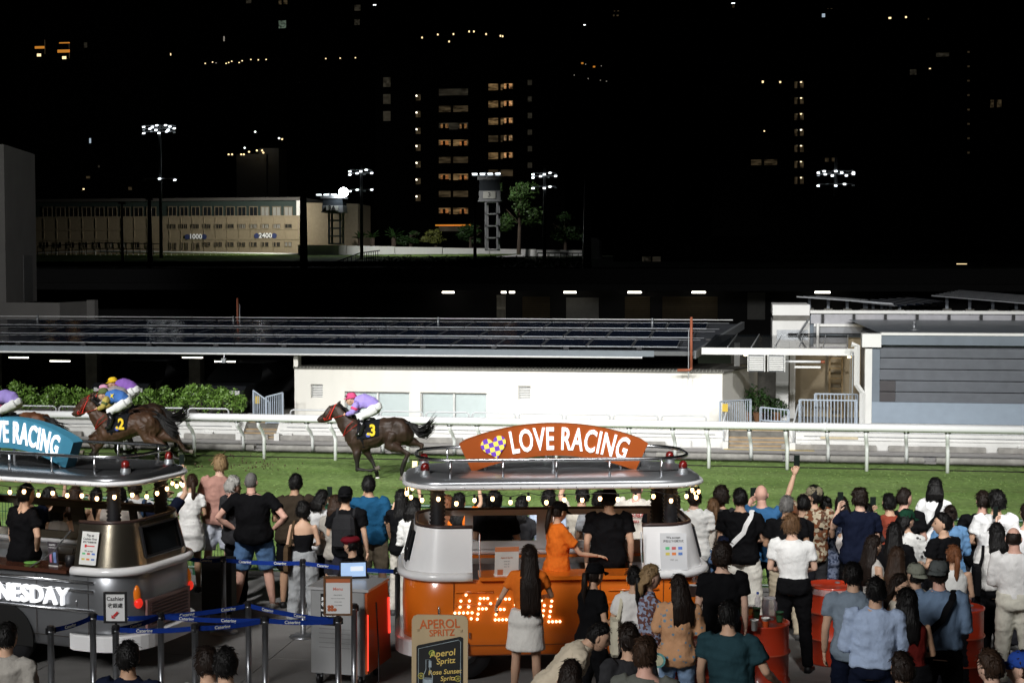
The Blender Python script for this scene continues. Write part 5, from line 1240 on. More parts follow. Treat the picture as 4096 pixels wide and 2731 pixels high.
P = q(1390, 1945, 1.73, 0, 'man in black cap and black tee wearing a backpack', 'm', hair=('short', 'black'), top=('tee', BLK), bottom=('pants', (.02, .02, .03)), arms=('hold', 'down'), hat=('backcap', BLK), skin=1)
strap_bag(P, 'black backpack on the man in black cap', (.02, .02, .022), (.02, .02, .022), 1, 'backpack')
q(1489, 1903, 1.74, 0, 'man in petrol blue tee and khaki shorts pointing at the track', 'm', 1.08, hair=('short', 'black'), top=('tee', (.012, .07, .15)), bottom=('shorts', (.22, .18, .13)), arms=('phone', 'down'), skin=2, shoes=(.4, .4, .4))
P = q(1612, 1958, 1.62, 10, 'black haired woman in black raising a phone left of the orange van', 'f', hair=('long', 'black'), top=('tee', BLK), arms=('phone', 'high'), skin=1, bottom=('pants', (.5, .47, .42)))
phone(P, 1, 'phone with bright screen raised left of the orange van', emis('phone_lit', (.9, .75, .35), 1.2))
q(1662, 1995, 1.60, 0, 'person with short black hair and white shirt beside the orange van', 'f', hair=('bob', 'black'), top=('long', WHT), bottom=('wide', (.6, .58, .52)), arms=('front', 'front'))
# behind the silver van
q(20, 1955, 1.72, -25, 'serving man in black tee inside the silver van at the left edge', 'm', hair=('short', 'black'), top=('tee', BLK), arms=('down', 'hips'), z0=.3, group='van staff', at=tuple(cam2w(-5.55, 16.95)))
P = q(120, 1944, 1.66, 5, 'spectator with navy backpack seen under the silver van roof', 'm', hair=('short', 'black'), top=('tee', NVY), arms=('front', 'front'))
strap_bag(P, 'navy backpack under the silver van roof at the far left', (.02, .03, .06), (.02, .02, .03), 1, 'backpack')
q(200, 1950, 1.62, -60, 'woman turned to the right lifting one arm behind the silver van', 'f', hair=('bob', 'black'), top=('tank', BLK), arms=('phone', 'high'), skin=1)
q(300, 1947, 1.66, 0, 'woman with very long brown hair behind the silver van', 'f', hair=('long', 'brown', .6), top=('tank', (.3, .3, .3)), arms=('face', 'face'), skin=1)
q(394, 1950, 1.64, 0, 'woman with black ponytail and bare shoulders behind the silver van', 'f', hair=('pony', 'black'), top=('tube', (.55, .55, .55), 'rib', (.2, .2, .2), 60), bottom=('jeans', DEN), arms=('front', 'front'), skin=2)
q(488, 1947, 1.68, 0, 'dark haired person beside the navy backpack', 'm', hair=('short', 'black'), top=('tee', (.5, .46, .42)), arms=('front', 'front'))
P = q(547, 1913, 1.74, 8, 'man in white tee with blue rucksack at the end of the silver van', 'm', hair=('short', 'dbrown'), top=('tee', (.6, .6, .6)), arms=('front', 'front'), skin=2)
strap_bag(P, 'blue rucksack on the man at the end of the silver van', (.03, .06, .12), (.03, .05, .09), 1, 'backpack')
P = q(640, 1935, 1.70, -5, 'man in dark tee raising a phone with both hands', 'm', hair=('short', 'black'), top=('tee', NVY), arms=('face', 'high'), skin=1)
phone(P, 1, 'dark phone raised beside the white dress')
q(230, 1990, 1.60, 0, 'woman with black hair low behind the silver van counter', 'f', hair=('bob', 'black'), top=('tank', (.4, .38, .36)), arms=('front', 'front'))
# behind the orange van
q(1790, 1981, 1.62, 0, 'red blond woman in striped top behind the orange van', 'f', hair=('long', 'red', .4), top=('tee', (.4, .5, .5), 'rib', (.1, .25, .28), 45), arms=('front', 'front'), skin=0)
P = q(1836, 1972, 1.66, -5, 'long haired woman in orange tee filming behind the van', 'f', hair=('long', 'black', .55), top=('tee', ORG), arms=('front', 'high'), bottom=('pants', (.4, .38, .34)), skin=1)
phone(P, 1, 'phone filming behind the orange van')
q(1990, 1962, 1.76, 0, 'man in plain black tee with his back to the orange van', 'm', 1.08, hair=('short', 'black'), top=('tee', BLK), arms=('front', 'front'), skin=1)
q(1925, 1978, 1.60, 0, 'woman with black hair and pale shirt beside the black tee', 'f', hair=('bob', 'black'), top=('shirt', (.5, .55, .6)), arms=('front', 'front'))
q(2080, 1985, 1.60, 0, 'woman in charcoal top between the black tee and blue shirt', 'f', hair=('long', 'black', .4), top=('tee', DKG), arms=('front', 'front'))
P = q(2190, 1960, 1.68, 0, 'person in light blue shirt with bag strap behind the van', 'm', hair=('mid', 'black'), top=('shirt', (.42, .53, .72), 'stripe', (.55, .63, .78), 60), arms=('front', 'front'), skin=1)
strap_bag(P, 'pale pink bag of the person in light blue shirt', (.6, .45, .4), (.6, .45, .4), -1, 'sling')
q(2318, 1945, 1.74, 5, 'man in white tee with left arm raised behind the van', 'm', hair=('short', 'black'), top=('tee', OFF), arms=('high', 'front'), skin=1)
q(2385, 1962, 1.72, 0, 'man in grey striped shirt beside the raised arm', 'm', hair=('short', 'black'), top=('shirt', (.5, .52, .55), 'stripe', (.3, .32, .36), 60), arms=('front', 'front'))
P = q(2548, 1915, 1.74, 0, 'broad man in cream tee with red back print', 'm', 1.15, hair=('crew', 'brown'), top=('tee', (.62, .58, .52)), arms=('front', 'front'), skin=3)
tp = text_mb('ESCOBAR', .075, .002, .001); tp.xf(Matrix.Scale(P['S'], 4) @ Matrix.Translation((0, -.178, 1.30))); tp.build('print', fabric((.4, .03, .03)), P['t'])
tp = text_mb('1993', .05, .002, .001); tp.xf(Matrix.Scale(P['S'], 4) @ Matrix.Translation((0, -.184, 1.22))); tp.build('print', fabric((.4, .03, .03)), P['t'])
q(2640, 1950, 1.66, 0, 'woman with long black hair right of the cream tee', 'f', hair=('long', 'black', .6), top=('tee', BLK), arms=('front', 'front'))
q(2702, 1978, 1.64, 0, 'spectator in red and white floral shirt behind the coil post', 'f', hair=('bob', 'dbrown'), top=('shirt', (.65, .62, .6), 'floral', (.45, .04, .05), 22), arms=('front', 'front'))
q(2780, 1950, 1.74, 0, 'man in white shirt behind the right end of the orange van', 'm', hair=('short', 'dbrown'), top=('shirt', WHT), arms=('front', 'front'), skin=0)
# van crew
q(2231, 2036, 1.58, -60, 'serving woman in orange tee and black cap leaning on the counter', 'f', hair=('pony', 'dbrown'), top=('tee', ORG), bottom=('pants', (.5, .47, .42)), arms=('down', 'lean'), hat=('cap', BLK), z0=.32, head=25, tilt=-10, group='van staff', at=tuple(cam2w(.5, 16.42)))
q(2441, 1957, 1.70, 5, 'serving man in black tee and black cap inside the orange van', 'm', 1.12, hair=('short', 'black'), top=('tee', BLK), arms=('down', 'down'), hat=('backcap', BLK), z0=.32, group='van staff', at=tuple(cam2w(1.07, 16.6)))
# in front of the orange van
q(2104, 2178, 1.64, 0, 'woman in orange tee and white skirt with very long hair', 'f', hair=('long', 'dbrown', .66), top=('crop', ORG), bottom=('skirt', (.74, .72, .68)), arms=('side', 'rail'), skin=1, shoes=(.6, .6, .6))
P = q(2372, 2252, 1.60, -55, 'woman in black cap and black tee with long ponytail', 'f', hair=('pony', 'dbrown'), top=('tee', BLK), bottom=('pants', BLK), arms=('front', 'hold'), hat=('cap', BLK), skin=1, head=-10)
P = q(2536, 2262, 1.60, 5, 'woman in white tee with black ponytail and canvas tote', 'f', hair=('pony', 'black'), top=('tee', (.74, .72, .7)), bottom=('pants', BLK), arms=('front', 'hold'), skin=1)
strap_bag(P, 'cream and blue canvas tote on the woman in white tee', (.62, .58, .45), (.62, .58, .45), -1, 'tote', 1.02)
P = q(2590, 2258, 1.62, -75, 'blond fringed woman in blue patterned dress holding a cup', 'f', hair=('bob', 'blond'), top=('dress', (.3, .35, .48), 'print', (.08, .09, .16), 40), bottom=('none', BLK), arms=('hold', 'phone'), skin=0)
cup(wpt(P, P['J']['wr', 1] + Vector((0, .08, .0))), 'pale cup held by the blond fringed woman')
q(2708, 2300, 1.60, 10, 'woman in peach floral blouse with long dark hair', 'f', 1.05, hair=('long', 'dbrown', .42), top=('blouse', (.56, .31, .17), 'dots', (.18, .28, .36), 18), bottom=('jeans', (.22, .32, .48)), arms=('hold', 'hold'), skin=1)
q(2882, 2176, 1.74, 0, 'tall man with wavy dark hair in black tee and black shorts', 'm', hair=('curly', 'dbrown'), top=('tee', BLK), bottom=('shorts', BLK), arms=('down', 'down'), skin=0, shoes=(.4, .4, .4))
q(2930, 2405, 1.70, -8, 'man in dark teal tee with a wrist watch by the red barrel', 'm', 1.08, hair=('short', 'black'), top=('tee', (.02, .05, .062)), bottom=('shorts', BLK), arms=('down', 'side'), skin=1)
q(2292, 2500, 1.66, -75, 'man in cream shirt bending forward beside the chalkboard', 'm', hair=('short', 'black'), top=('shirt', (.6, .52, .4)), bottom=('pants', BLK), arms=('hold', 'hold'), skin=1, bend=.75, at=tuple(cam2w(.28, 12.5)))
q(2576, 2550, 1.76, 0, 'man with faded brown hair in grey tee at the bottom edge', 'm', hair=('short', 'brown'), top=('tee', (.12, .125, .11)), bottom=('pants', BLK), skin=3)
q(2530, 2560, 1.72, 35, 'dark haired man half hidden by the faded haircut', 'm', hair=('short', 'dbrown'), top=('tee', DKG), skin=1, at=tuple(G(2520, 2556, 1.68) + Vector((-.05, .3, 0))))
q(2272, 2642, 1.62, -20, 'woman with brown hair cut off by the bottom edge', 'f', hair=('long', 'dbrown', .4), top=('tee', BLK), skin=1)
# bottom left heads
q(14, 2490, 1.68, 0, 'man in pale grey shirt cut off at the lower left corner', 'm', hair=('short', 'black'), top=('shirt', (.35, .33, .3)), skin=1)
q(520, 2568, 1.70, 0, 'man with black hair in front of the cashier sign', 'm', hair=('short', 'black'), top=('tee', NVY), skin=2)
q(848, 2584, 1.70, 25, 'man with black hair turned left at the bottom edge', 'm', hair=('short', 'dbrown'), top=('tee', (.5, .5, .5)), skin=1, head=15)
q(915, 2590, 1.74, 5, 'man with thick black hair nearest the cart queue', 'm', hair=('short', 'black'), top=('tee', (.55, .55, .55)), skin=1)
# beret cashier
q(1409, 2143, 1.46, 75, 'cashier in dark red beret and black tee behind the steel cart', 'm', hair=('short', 'black'), top=('tee', BLK), arms=('hold', 'front'), hat=('beret', (.16, .012, .02)), skin=1, group='van staff')
# right, at the fence
q(2892, 1948, 1.72, 0, 'person with curly dark hair and charcoal top at the fence', 'f', hair=('curly', 'dbrown'), top=('tee', DKG), arms=('front', 'front'))
q(2865, 1993, 1.60, 0, 'woman with long brown ponytail and cream top', 'f', hair=('pony', 'lbrown'), top=('tank', (.6, .56, .5)), arms=('front', 'front'), bottom=('jeans', DEN))
P = q(2969, 1953, 1.79, 0, 'man in black tee and white trousers with white sling strap', 'm', 1.08, hair=('short', 'black'), top=('tee', BLK), bottom=('wide', (.66, .64, .58)), arms=('front', 'front'), skin=1)
strap_bag(P, 'navy sling bag with white strap on the black tee', NVY, (.75, .75, .75), -1, 'sling', 1.08)
P = q(3061, 1936, 1.80, 0, 'bald man in blue shirt and dark trousers', 'm', 1.15, hair=('bald', 'none'), top=('long', (.04, .13, .28)), bottom=('pants', (.02, .025, .04)), arms=('phone', 'front'), skin=3)
phone(P, -1, 'phone held low by the bald man')
q(3147, 1984, 1.72, 0, 'grey haired man in black tee and khaki trousers', 'm', hair=('short', 'dgrey'), top=('tee', BLK), bottom=('pants', (.36, .31, .23)), arms=('front', 'front'), skin=2)
P = q(3245, 1946, 1.76, 8, 'man in khaki cap and patchwork shirt holding a phone high', 'm', 1.1, hair=('mid', 'black'), top=('shirt', (.42, .36, .26), 'print', (.05, .05, .045), 26), bottom=('pants', DKG), arms=('high', 'hold'), hat=('cap', (.22, .19, .13)), skin=1, head=40)
phone(P, -1, 'phone held highest above the crowd')
q(3300, 1984, 1.62, 0, 'woman with hair bun and bare shoulders in navy print dress', 'f', hair=('bun', 'black'), top=('dress', (.03, .04, .07), 'floral', (.12, .14, .2), 30), bottom=('none', BLK), arms=('front', 'front'), skin=1)
q(3200, 1980, 1.66, 0, 'black haired person between the grey hair and khaki cap', 'm', hair=('short', 'black'), top=('tee', BLK), arms=('front', 'front'))
q(3177, 2059, 1.74, -5, 'blond man in white tee and black trousers beside the barrel', 'm', hair=('mid', 'lbrown'), top=('tucked', (.76, .76, .75)), bottom=('pants', BLK), arms=('front', 'front'), skin=0, head=-30, shoes=BLK)
q(3366, 1987, 1.60, 10, 'woman with dark bob and white shirt left of the navy polo', 'f', hair=('bob', 'dbrown'), top=('long', (.6, .56, .54)), arms=('front', 'front'))
P = q(3430, 1953, 1.80, 10, 'tall man in navy polo with white edged collar', 'm', 1.05, hair=('mid', 'dbrown'), top=('polo', NVY), bottom=('pants', BLK), arms=('phone', 'front'), skin=0)
phone(P, -1, 'black phone above the navy polo')
q(3470, 2017, 1.58, 0, 'woman with black hair low behind the navy polo', 'f', hair=('bob', 'black'), top=('tee', DKG), arms=('front', 'front'))
P = q(3569, 1975, 1.70, 15, 'man in brick red shirt filming with a phone', 'm', hair=('short', 'black'), top=('long', (.24, .05, .03)), arms=('phone', 'front'), skin=1)
phone(P, -1, 'phone of the man in brick red shirt')
q(3623, 1954, 1.76, -30, 'man with short dark hair looking right at the fence', 'm', hair=('short', 'dbrown'), top=('tee', BLK), arms=('front', 'front'), skin=3, head=-30)
P = q(3736, 1914, 1.72, -5, 'woman with black bob in white shirt standing tallest at the fence', 'f', hair=('bob', 'black'), top=('shirt', (.74, .74, .74)), arms=('front', 'front'), bottom=('pants', BLK))
strap_bag(P, 'black strap bag on the tallest white shirted woman', BLK, BLK, -1, 'sling', 1.0)
q(3636, 2039, 1.64, -20, 'woman in green cap and white dotted shirt', 'f', hair=('bob', 'black'), top=('long', (.68, .68, .66), 'dots', (.05, .05, .05), 14), arms=('front', 'front'), hat=('cap', (.01, .045, .025)), head=-30)
q(3577, 2090, 1.62, 0, 'woman with long black hair left of the green cap', 'f', hair=('long', 'black', .5), top=('tee', BLK), arms=('front', 'front'))
q(3774, 2050, 1.72, 45, 'man in black tee looking left past the green cap', 'm', hair=('short', 'black'), top=('tee', BLK), arms=('front', 'front'), head=30, skin=1)
q(3800, 2021, 1.66, 0, 'person in light denim shirt with hair in a bun', 'f', hair=('bun', 'dbrown'), top=('long', (.12, .24, .42)), arms=('front', 'front'))
q(3495, 2143, 1.60, -70, 'long brown haired woman turned right with bare shoulders', 'f', hair=('long', 'dbrown', .5), top=('tank', (.5, .48, .45)), arms=('hold', 'hold'), skin=1)
q(3585, 2190, 1.60, -15, 'long brown haired woman in tan halter top', 'f', hair=('long', 'brown', .45), top=('tank', (.3, .22, .1)), arms=('hold', 'hold'), skin=1, bottom=('pants', (.5, .5, .5)))
q(3812, 2178, 1.58, 0, 'woman with chestnut ponytail in white tank top', 'f', hair=('pony', 'red'), top=('tank', (.7, .7, .68)), arms=('front', 'front'), skin=1)
q(3922, 1964, 1.74, 0, 'man in black shirt at the fence near the right edge', 'm', 1.1, hair=('short', 'dbrown'), top=('long', BLK), arms=('front', 'front'), skin=3)
q(3972, 1964, 1.78, 5, 'dark curly haired man in white tee at the fence', 'm', 1.08, hair=('curly', 'black'), top=('tee', (.72, .72, .72)), arms=('front', 'front'), skin=1)
P = q(3978, 2092, 1.64, 0, 'woman with black hair in white blouse and black trousers', 'f', hair=('long', 'black', .38), top=('camis', (.66, .65, .63)), bottom=('wide', BLK), arms=('hold', 'front'), skin=1)
strap_bag(P, 'black shoulder bag of the woman in white blouse', BLK, BLK, -1, 'tote', 1.08)
q(4066, 2104, 1.74, 0, 'balding man in white shirt and cream trousers at the right edge', 'm', 1.05, hair=('balding', 'dbrown'), top=('tucked', (.76, .75, .74), 'plain', BLK, 1, 1.8), bottom=('pants', (.6, .58, .5)), arms=('front', 'front'), skin=3)
P = q(4094, 2012, 1.72, 30, 'man in white tee filming at the right picture edge', 'm', hair=('short', 'dbrown'), top=('tee', (.72, .72, .72)), arms=('phone', 'front'), skin=0)
phone(P, -1, 'phone at the right picture edge')
P = q(3672, 2252, 1.60, -15, 'man in olive grey cap and cream ribbed shirt', 'm', 1.06, hair=('short', 'black'), top=('camis', (.55, .5, .42), 'rib', (.42, .38, .31), 40), bottom=('pants', DKG), arms=('hold', 'hold'), hat=('backcap', (.2, .21, .17)), skin=1, head=25)
strap_bag(P, 'black sling bag across the cream ribbed shirt', BLK, BLK, 1, 'sling', .98)
q(3604, 2297, 1.60, -110, 'woman with gold earrings facing the man in olive cap', 'f', hair=('long', 'dbrown', .3), top=('tank', (.55, .5, .42)), arms=('hold', 'hold'), skin=1)
P = q(3764, 2244, 1.77, -3, 'man in grey cap and denim shirt', 'm', 1.05, hair=('short', 'dbrown'), top=('camis', (.15, .22, .33)), bottom=('pants', BLK), arms=('hold', 'hold'), hat=('backcap', (.09, .1, .1)), skin=3)
strap_bag(P, 'black waist bag on the denim shirt', BLK, BLK, -1, 'sling', .95)
q(3650, 2358, 1.64, 5, 'woman with dark waves in dark red backless top', 'f', hair=('wavy', 'black'), top=('tank', (.11, .012, .01)), bottom=('pants', BLK), arms=('front', 'front'), skin=2)
q(3494, 2306, 1.76, -5, 'man in light blue striped shirt near the barrels', 'm', 1.05, hair=('short', 'black'), top=('camis', (.44, .54, .72), 'stripe', (.34, .43, .62), 55), bottom=('pants', NVY), arms=('hold', 'hold'), skin=1)
q(3416, 2252, 1.74, 0, 'man in grey blue polo behind the striped shirt', 'm', 1.06, hair=('short', 'black'), top=('polo', (.2, .25, .31)), bottom=('pants', NVY), arms=('down', 'front'), skin=1)
q(3606, 2612, 1.70, 20, 'dark haired man at the bottom edge below the red top', 'm', hair=('short', 'dbrown'), top=('tee', BLK), skin=2)
q(3978, 2600, 1.74, 25, 'brown haired man looking left at the bottom right', 'm', hair=('short', 'brown'), top=('tee', DKG), skin=0, head=25)
q(4088, 2612, 1.70, 30, 'man in blue cap cut off by the bottom right corner', 'm', hair=('short', 'brown'), top=('tee', DKG), hat=('cap', (.02, .06, .3)), skin=0, head=30)
# ================================================================== horses and jockeys (side view in hundredths, run towards -x)
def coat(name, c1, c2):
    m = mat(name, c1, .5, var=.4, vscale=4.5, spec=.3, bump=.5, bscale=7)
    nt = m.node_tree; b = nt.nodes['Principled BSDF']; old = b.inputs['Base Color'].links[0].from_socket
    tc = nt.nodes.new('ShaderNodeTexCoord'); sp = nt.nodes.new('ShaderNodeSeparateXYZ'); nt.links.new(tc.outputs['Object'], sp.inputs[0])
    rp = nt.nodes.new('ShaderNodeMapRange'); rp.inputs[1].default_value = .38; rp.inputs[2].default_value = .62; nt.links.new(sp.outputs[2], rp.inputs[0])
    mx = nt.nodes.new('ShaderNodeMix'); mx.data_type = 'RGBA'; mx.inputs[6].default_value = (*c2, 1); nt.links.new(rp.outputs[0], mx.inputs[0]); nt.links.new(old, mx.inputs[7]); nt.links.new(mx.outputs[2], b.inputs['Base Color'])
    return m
M_mane = hairm('black'); M_red = mat('red_strap', (.55, .03, .02), .5, var=.05); M_hoof = mat('hoof', (.12, .1, .08), .6); M_cloth = fabric((.01, .011, .014))
M_num = mat('number_yellow', (.8, .55, .02), .6, var=0); M_boot = mat('boot_black', (.01, .01, .011), .25, var=0, coat=.4); M_wsh = mat('white_shoe', (.6, .58, .55), .5)
def Q(x, y, w=0.0): return Vector(((x - 1150) / 441, w, (1092 - y) / 441))
POSE = {
 'collected': dict(hind=[[(1370, 650), (1335, 765), (1508, 845), (1452, 1000), (1452, 1065)], [(1430, 640), (1455, 735), (1622, 772), (1604, 900), (1622, 975)]],
                   fore=[[(985, 740), (1012, 835), (1018, 1005), (1150, 1012), (1207, 992)], [(1010, 740), (1085, 825), (1150, 955), (1186, 1048), (1192, 1092)]],
                   tail=[(1505, 565), (1555, 610), (1610, 655), (1680, 640), (1765, 565)]),
 'extended': dict(hind=[[(1390, 650), (1440, 780), (1590, 830), (1700, 950), (1770, 965)], [(1440, 640), (1540, 745), (1700, 800), (1760, 890), (1825, 900)]],
                  fore=[[(985, 740), (955, 800), (885, 905), (830, 985), (800, 1020)], [(1000, 740), (890, 780), (780, 820), (840, 900), (850, 930)]],
                  tail=[(1505, 565), (1560, 600), (1610, 650), (1670, 690), (1735, 715)])}
def horse(name, label, loc, pose, cm, number, seed, visible_tack=True):
    t = thing('race_horse', label, 'horse', loc, 0, 'galloping race horses'); p = POSE[pose]; m = MB()
    st = [(893, 640, 735, .10), (930, 575, 790, .18), (985, 546, 822, .235), (1040, 541, 832, .255), (1120, 548, 818, .27), (1200, 541, 790, .265), (1280, 524, 758, .245), (1370, 508, 752, .255), (1440, 524, 765, .25), (1500, 565, 755, .2), (1535, 615, 715, .12), (1548, 645, 690, .06)]
    m.loft([[Q(x, (a + b) / 2) + Vector((0, w * math.cos(k * PI / 8), (b - a) / 2 / 441 * math.sin(k * PI / 8))) for k in range(16)] for x, a, b, w in st])
    nk = [(985, 640, .27, .15), (930, 605, .235, .125), (880, 555, .18, .10), (840, 500, .145, .085), (815, 455, .125, .08), (800, 425, .10, .07)]
    rings = []
    for i, (x, y, hh, w) in enumerate(nk):
        a = Q(*nk[max(i - 1, 0)][:2]); b = Q(*nk[min(i + 1, len(nk) - 1)][:2]); d = (b - a).normalized(); n = Vector((-d.z, 0, d.x))
        rings.append([Q(x, y) + n * hh * math.cos(k * PI / 7) + Vector((0, w * math.sin(k * PI / 7), 0)) for k in range(14)])
    m.loft(rings)
    hd = [(822, 425, .085, .06), (800, 440, .125, .085), (765, 462, .13, .088), (725, 492, .098, .07), (685, 522, .072, .058), (650, 545, .062, .055), (628, 556, .045, .045)]
    rings = []
    for i, (x, y, hh, w) in enumerate(hd):
        d = (Q(628, 556) - Q(822, 425)).normalized(); n = Vector((-d.z, 0, d.x)); rings.append([Q(x, y) + n * hh * math.cos(k * PI / 7) + Vector((0, w * math.sin(k * PI / 7), 0)) for k in range(14)])
    m.loft(rings)
    m.tube([Q(655, 565), Q(690, 560), Q(750, 520)], [.03, .04, .06], 8)
    for s in (-1, 1):
        e = Q(822, 408, s * .05); m.tube([e, e + Vector((.015, s * .02, .05)), e + Vector((.045, s * .015, .105))], [.028, .03, .006], 7)
    for i, L in enumerate(p['hind']):
        w = -.13 if i == 0 else .12; m.tube([Q(*L[0], w * .8), Q(*L[1], w), Q(*L[2], w), Q(*L[3], w), Q(*L[4], w)], [.2, .145, .058, .036, .034], 10)
        m.tube([Q(*L[1], w).lerp(Q(*L[2], w), .2), Q(*L[1], w).lerp(Q(*L[2], w), .75)], [.12, .06], 10); m.ell(Q(*L[2], w), (.062, .045, .062), 8, 6); m.ell(Q(*L[3], w), (.045, .04, .045), 8, 6)
    for i, L in enumerate(p['fore']):
        w = -.11 if i == 0 else .10; m.tube([Q(*L[0], w), Q(*L[1], w), Q(*L[2], w), Q(*L[3], w), Q(*L[4], w)], [.14, .088, .048, .033, .033], 10)
        m.ell(Q(*L[2], w), (.05, .043, .055), 8, 6); m.ell(Q(*L[3], w), (.042, .038, .042), 8, 6)
    m.ell(Q(1420, 620, -.14), (.23, .13, .22), 10, 8); m.ell(Q(1420, 620, .14), (.23, .13, .22), 10, 8); m.ell(Q(1000, 720, -.14), (.13, .11, .2), 10, 8); m.ell(Q(1000, 720, .14), (.13, .11, .2), 10, 8)
    co, fc, m0 = remesh(m, .02, 5); bpy.data.meshes.remove(m0)
    co = displace(co, fc, .016, 7, seed); co = displace(co, fc, .012, 11, seed + 1, (1, 1, 1), True)
    link('body', mk(co, fc, 'horse_body'), cm, t)
    for grp, off in (('hind', (-.13, .12)), ('fore', (-.11, .10))):
        for i, L in enumerate(p[grp]):
            a = Q(*L[3], off[i]); b = Q(*L[4], off[i]); d = (b - a).normalized(); h = MB(); h.tube([b - d * .02, b + d * .05, b + d * .07], [.038, .056, .05], 10); h.build('hoof', M_wsh if (i + seed) % 2 else M_hoof, t)
    for s in (-1, 1):
        e = MB(); e.ell(Q(742, 468, s * .083), (.016, .012, .014), 8, 6); e.build('eye', M_eye, t)
        e = MB(); e.ell(Q(640, 545, s * .045), (.014, .01, .01), 8, 6); e.build('nostril', M_eye, t)
    # mane and tail
    r = random.Random(seed); g = MB()
    for k in range(46):
        u = k / 45; b = Q(815 + u * 175, 412 + u * 128, r.uniform(-.03, .03)) + Vector((0, 0, .01)); g.tube([b, b + Vector((.05, r.uniform(-.07, .02), .02 + r.uniform(0, .03))), b + Vector((.12 + r.uniform(0, .06), r.uniform(-.12, .04), -.04))], [.016, .012, .003], 5)
    g.build('mane', M_mane, t); g = MB()
    T = [Q(*q) for q in p['tail']]
    for k in range(60):
        o = Vector((0, r.gauss(0, .03), r.gauss(0, .03))); e = r.uniform(.5, 1.15); g.tube([T[0], T[1] + o, T[2] + o * 1.6, T[3] + o * 2.2 + Vector((0, 0, r.gauss(0, .03))), T[3].lerp(T[4], e) + o * 3], [.02, .022, .017, .01, .002], 5)
    g.tube([T[0] + Vector((-.1, 0, .0)), T[0], T[1]], [.05, .05, .03], 8); g.build('tail', M_mane, t)
    # bridle, reins, breast strap
    def strap(pts, rr=.013, nm='bridle_strap', mm=M_red): MB().tube([Q(x, y, w) for x, y, w in pts], rr, 6, flat=.45).build(nm, mm, t)
    for s in (-1, 1):
        strap([(803, 395, s * .03), (795, 420, s * .083), (772, 470, s * .098), (745, 530, s * .08)]); strap([(770, 420, s * .07), (742, 490, s * .088), (700, 545, s * .07)]); strap([(700, 545, s * .07), (745, 535, s * .085), (800, 520, s * .11), (905, 490, s * .1)], .012, 'rein')
        strap([(990, 545, s * .18), (930, 600, s * .185), (890, 680, s * .13), (900, 705, s * .05)], .014, 'breast_strap'); strap([(880, 690, s * .11), (960, 630, s * .215), (1035, 575, s * .252)], .014, 'breast_strap')
    strap([(702, 505, -.04), (692, 530, -.075), (700, 548, -.06)]); strap([(885, 690, -.1), (880, 695, 0), (885, 690, .1)], .016, 'breast_strap')
    # saddle cloth hugging both flanks, saddle, girth
    g = MB(); rg = []
    for x in np.linspace(1035, 1245, 8):
        for q in range(len(st) - 1):
            if st[q][0] <= x <= st[q + 1][0]: u = (x - st[q][0]) / (st[q + 1][0] - st[q][0]); _, a, b, w = [st[q][i] + (st[q + 1][i] - st[q][i]) * u for i in range(4)]
        low = -.42 + (x - 1035) / 210 * .12
        rg.append([Q(x, (a + b) / 2) + Vector((0, (w + .022) * math.sin(th), ((b - a) / 2 / 441 + .022) * math.cos(th))) for th in np.linspace(-PI * .54 - low * 0, PI * .54, 18)])
    g.loft(rg, False, closed=False); rg2 = [[p_ + Vector((0, -.012 if p_.y > 0 else .012, -.012)) for p_ in r_] for r_ in rg]; g.loft(rg2, False, closed=False)
    g.build('saddle_cloth', M_cloth, t, True)
    g = MB(); g.loft([ring((Q(1110, 535).x + dx, 0, Q(1110, 535).z + dz), rx, ry, 12) for dx, dz, rx, ry in ((0, -.03, .17, .13), (0, .02, .18, .12), (0, .04, .15, .08))]); g.build('saddle', M_boot, t, True)
    g = MB(); g.tube([Q(1085, 560, -.285), Q(1080, 690, -.29), Q(1085, 790, -.16), Q(1085, 826, 0), Q(1085, 790, .16), Q(1080, 690, .29)], .03, 6, flat=.3); g.build('girth', M_cloth, t)
    if number:
        tb = text_mb(number, .33, .004, .012, .85); tb.xf(Matrix.Translation(Q(1190, 628, -.296)) @ Matrix.Rotation(.04, 4, 'Z')); tb.build('number', M_num, t)
        e = MB(); e.lathe([(.05, 0), (.05, .01)], 12).xf(Matrix.Translation(Q(1148, 668, -.292)) @ Matrix.Rotation(PI / 2, 4, 'X')); e.build('crest_badge', mat('badge_blue', (.05, .08, .35), .6), t)
        e = MB(); e.lathe([(.03, 0), (.03, .014)], 8).xf(Matrix.Translation(Q(1148, 658, -.292)) @ Matrix.Rotation(PI / 2, 4, 'X')); e.build('crest_top', M_num, t)
    return t
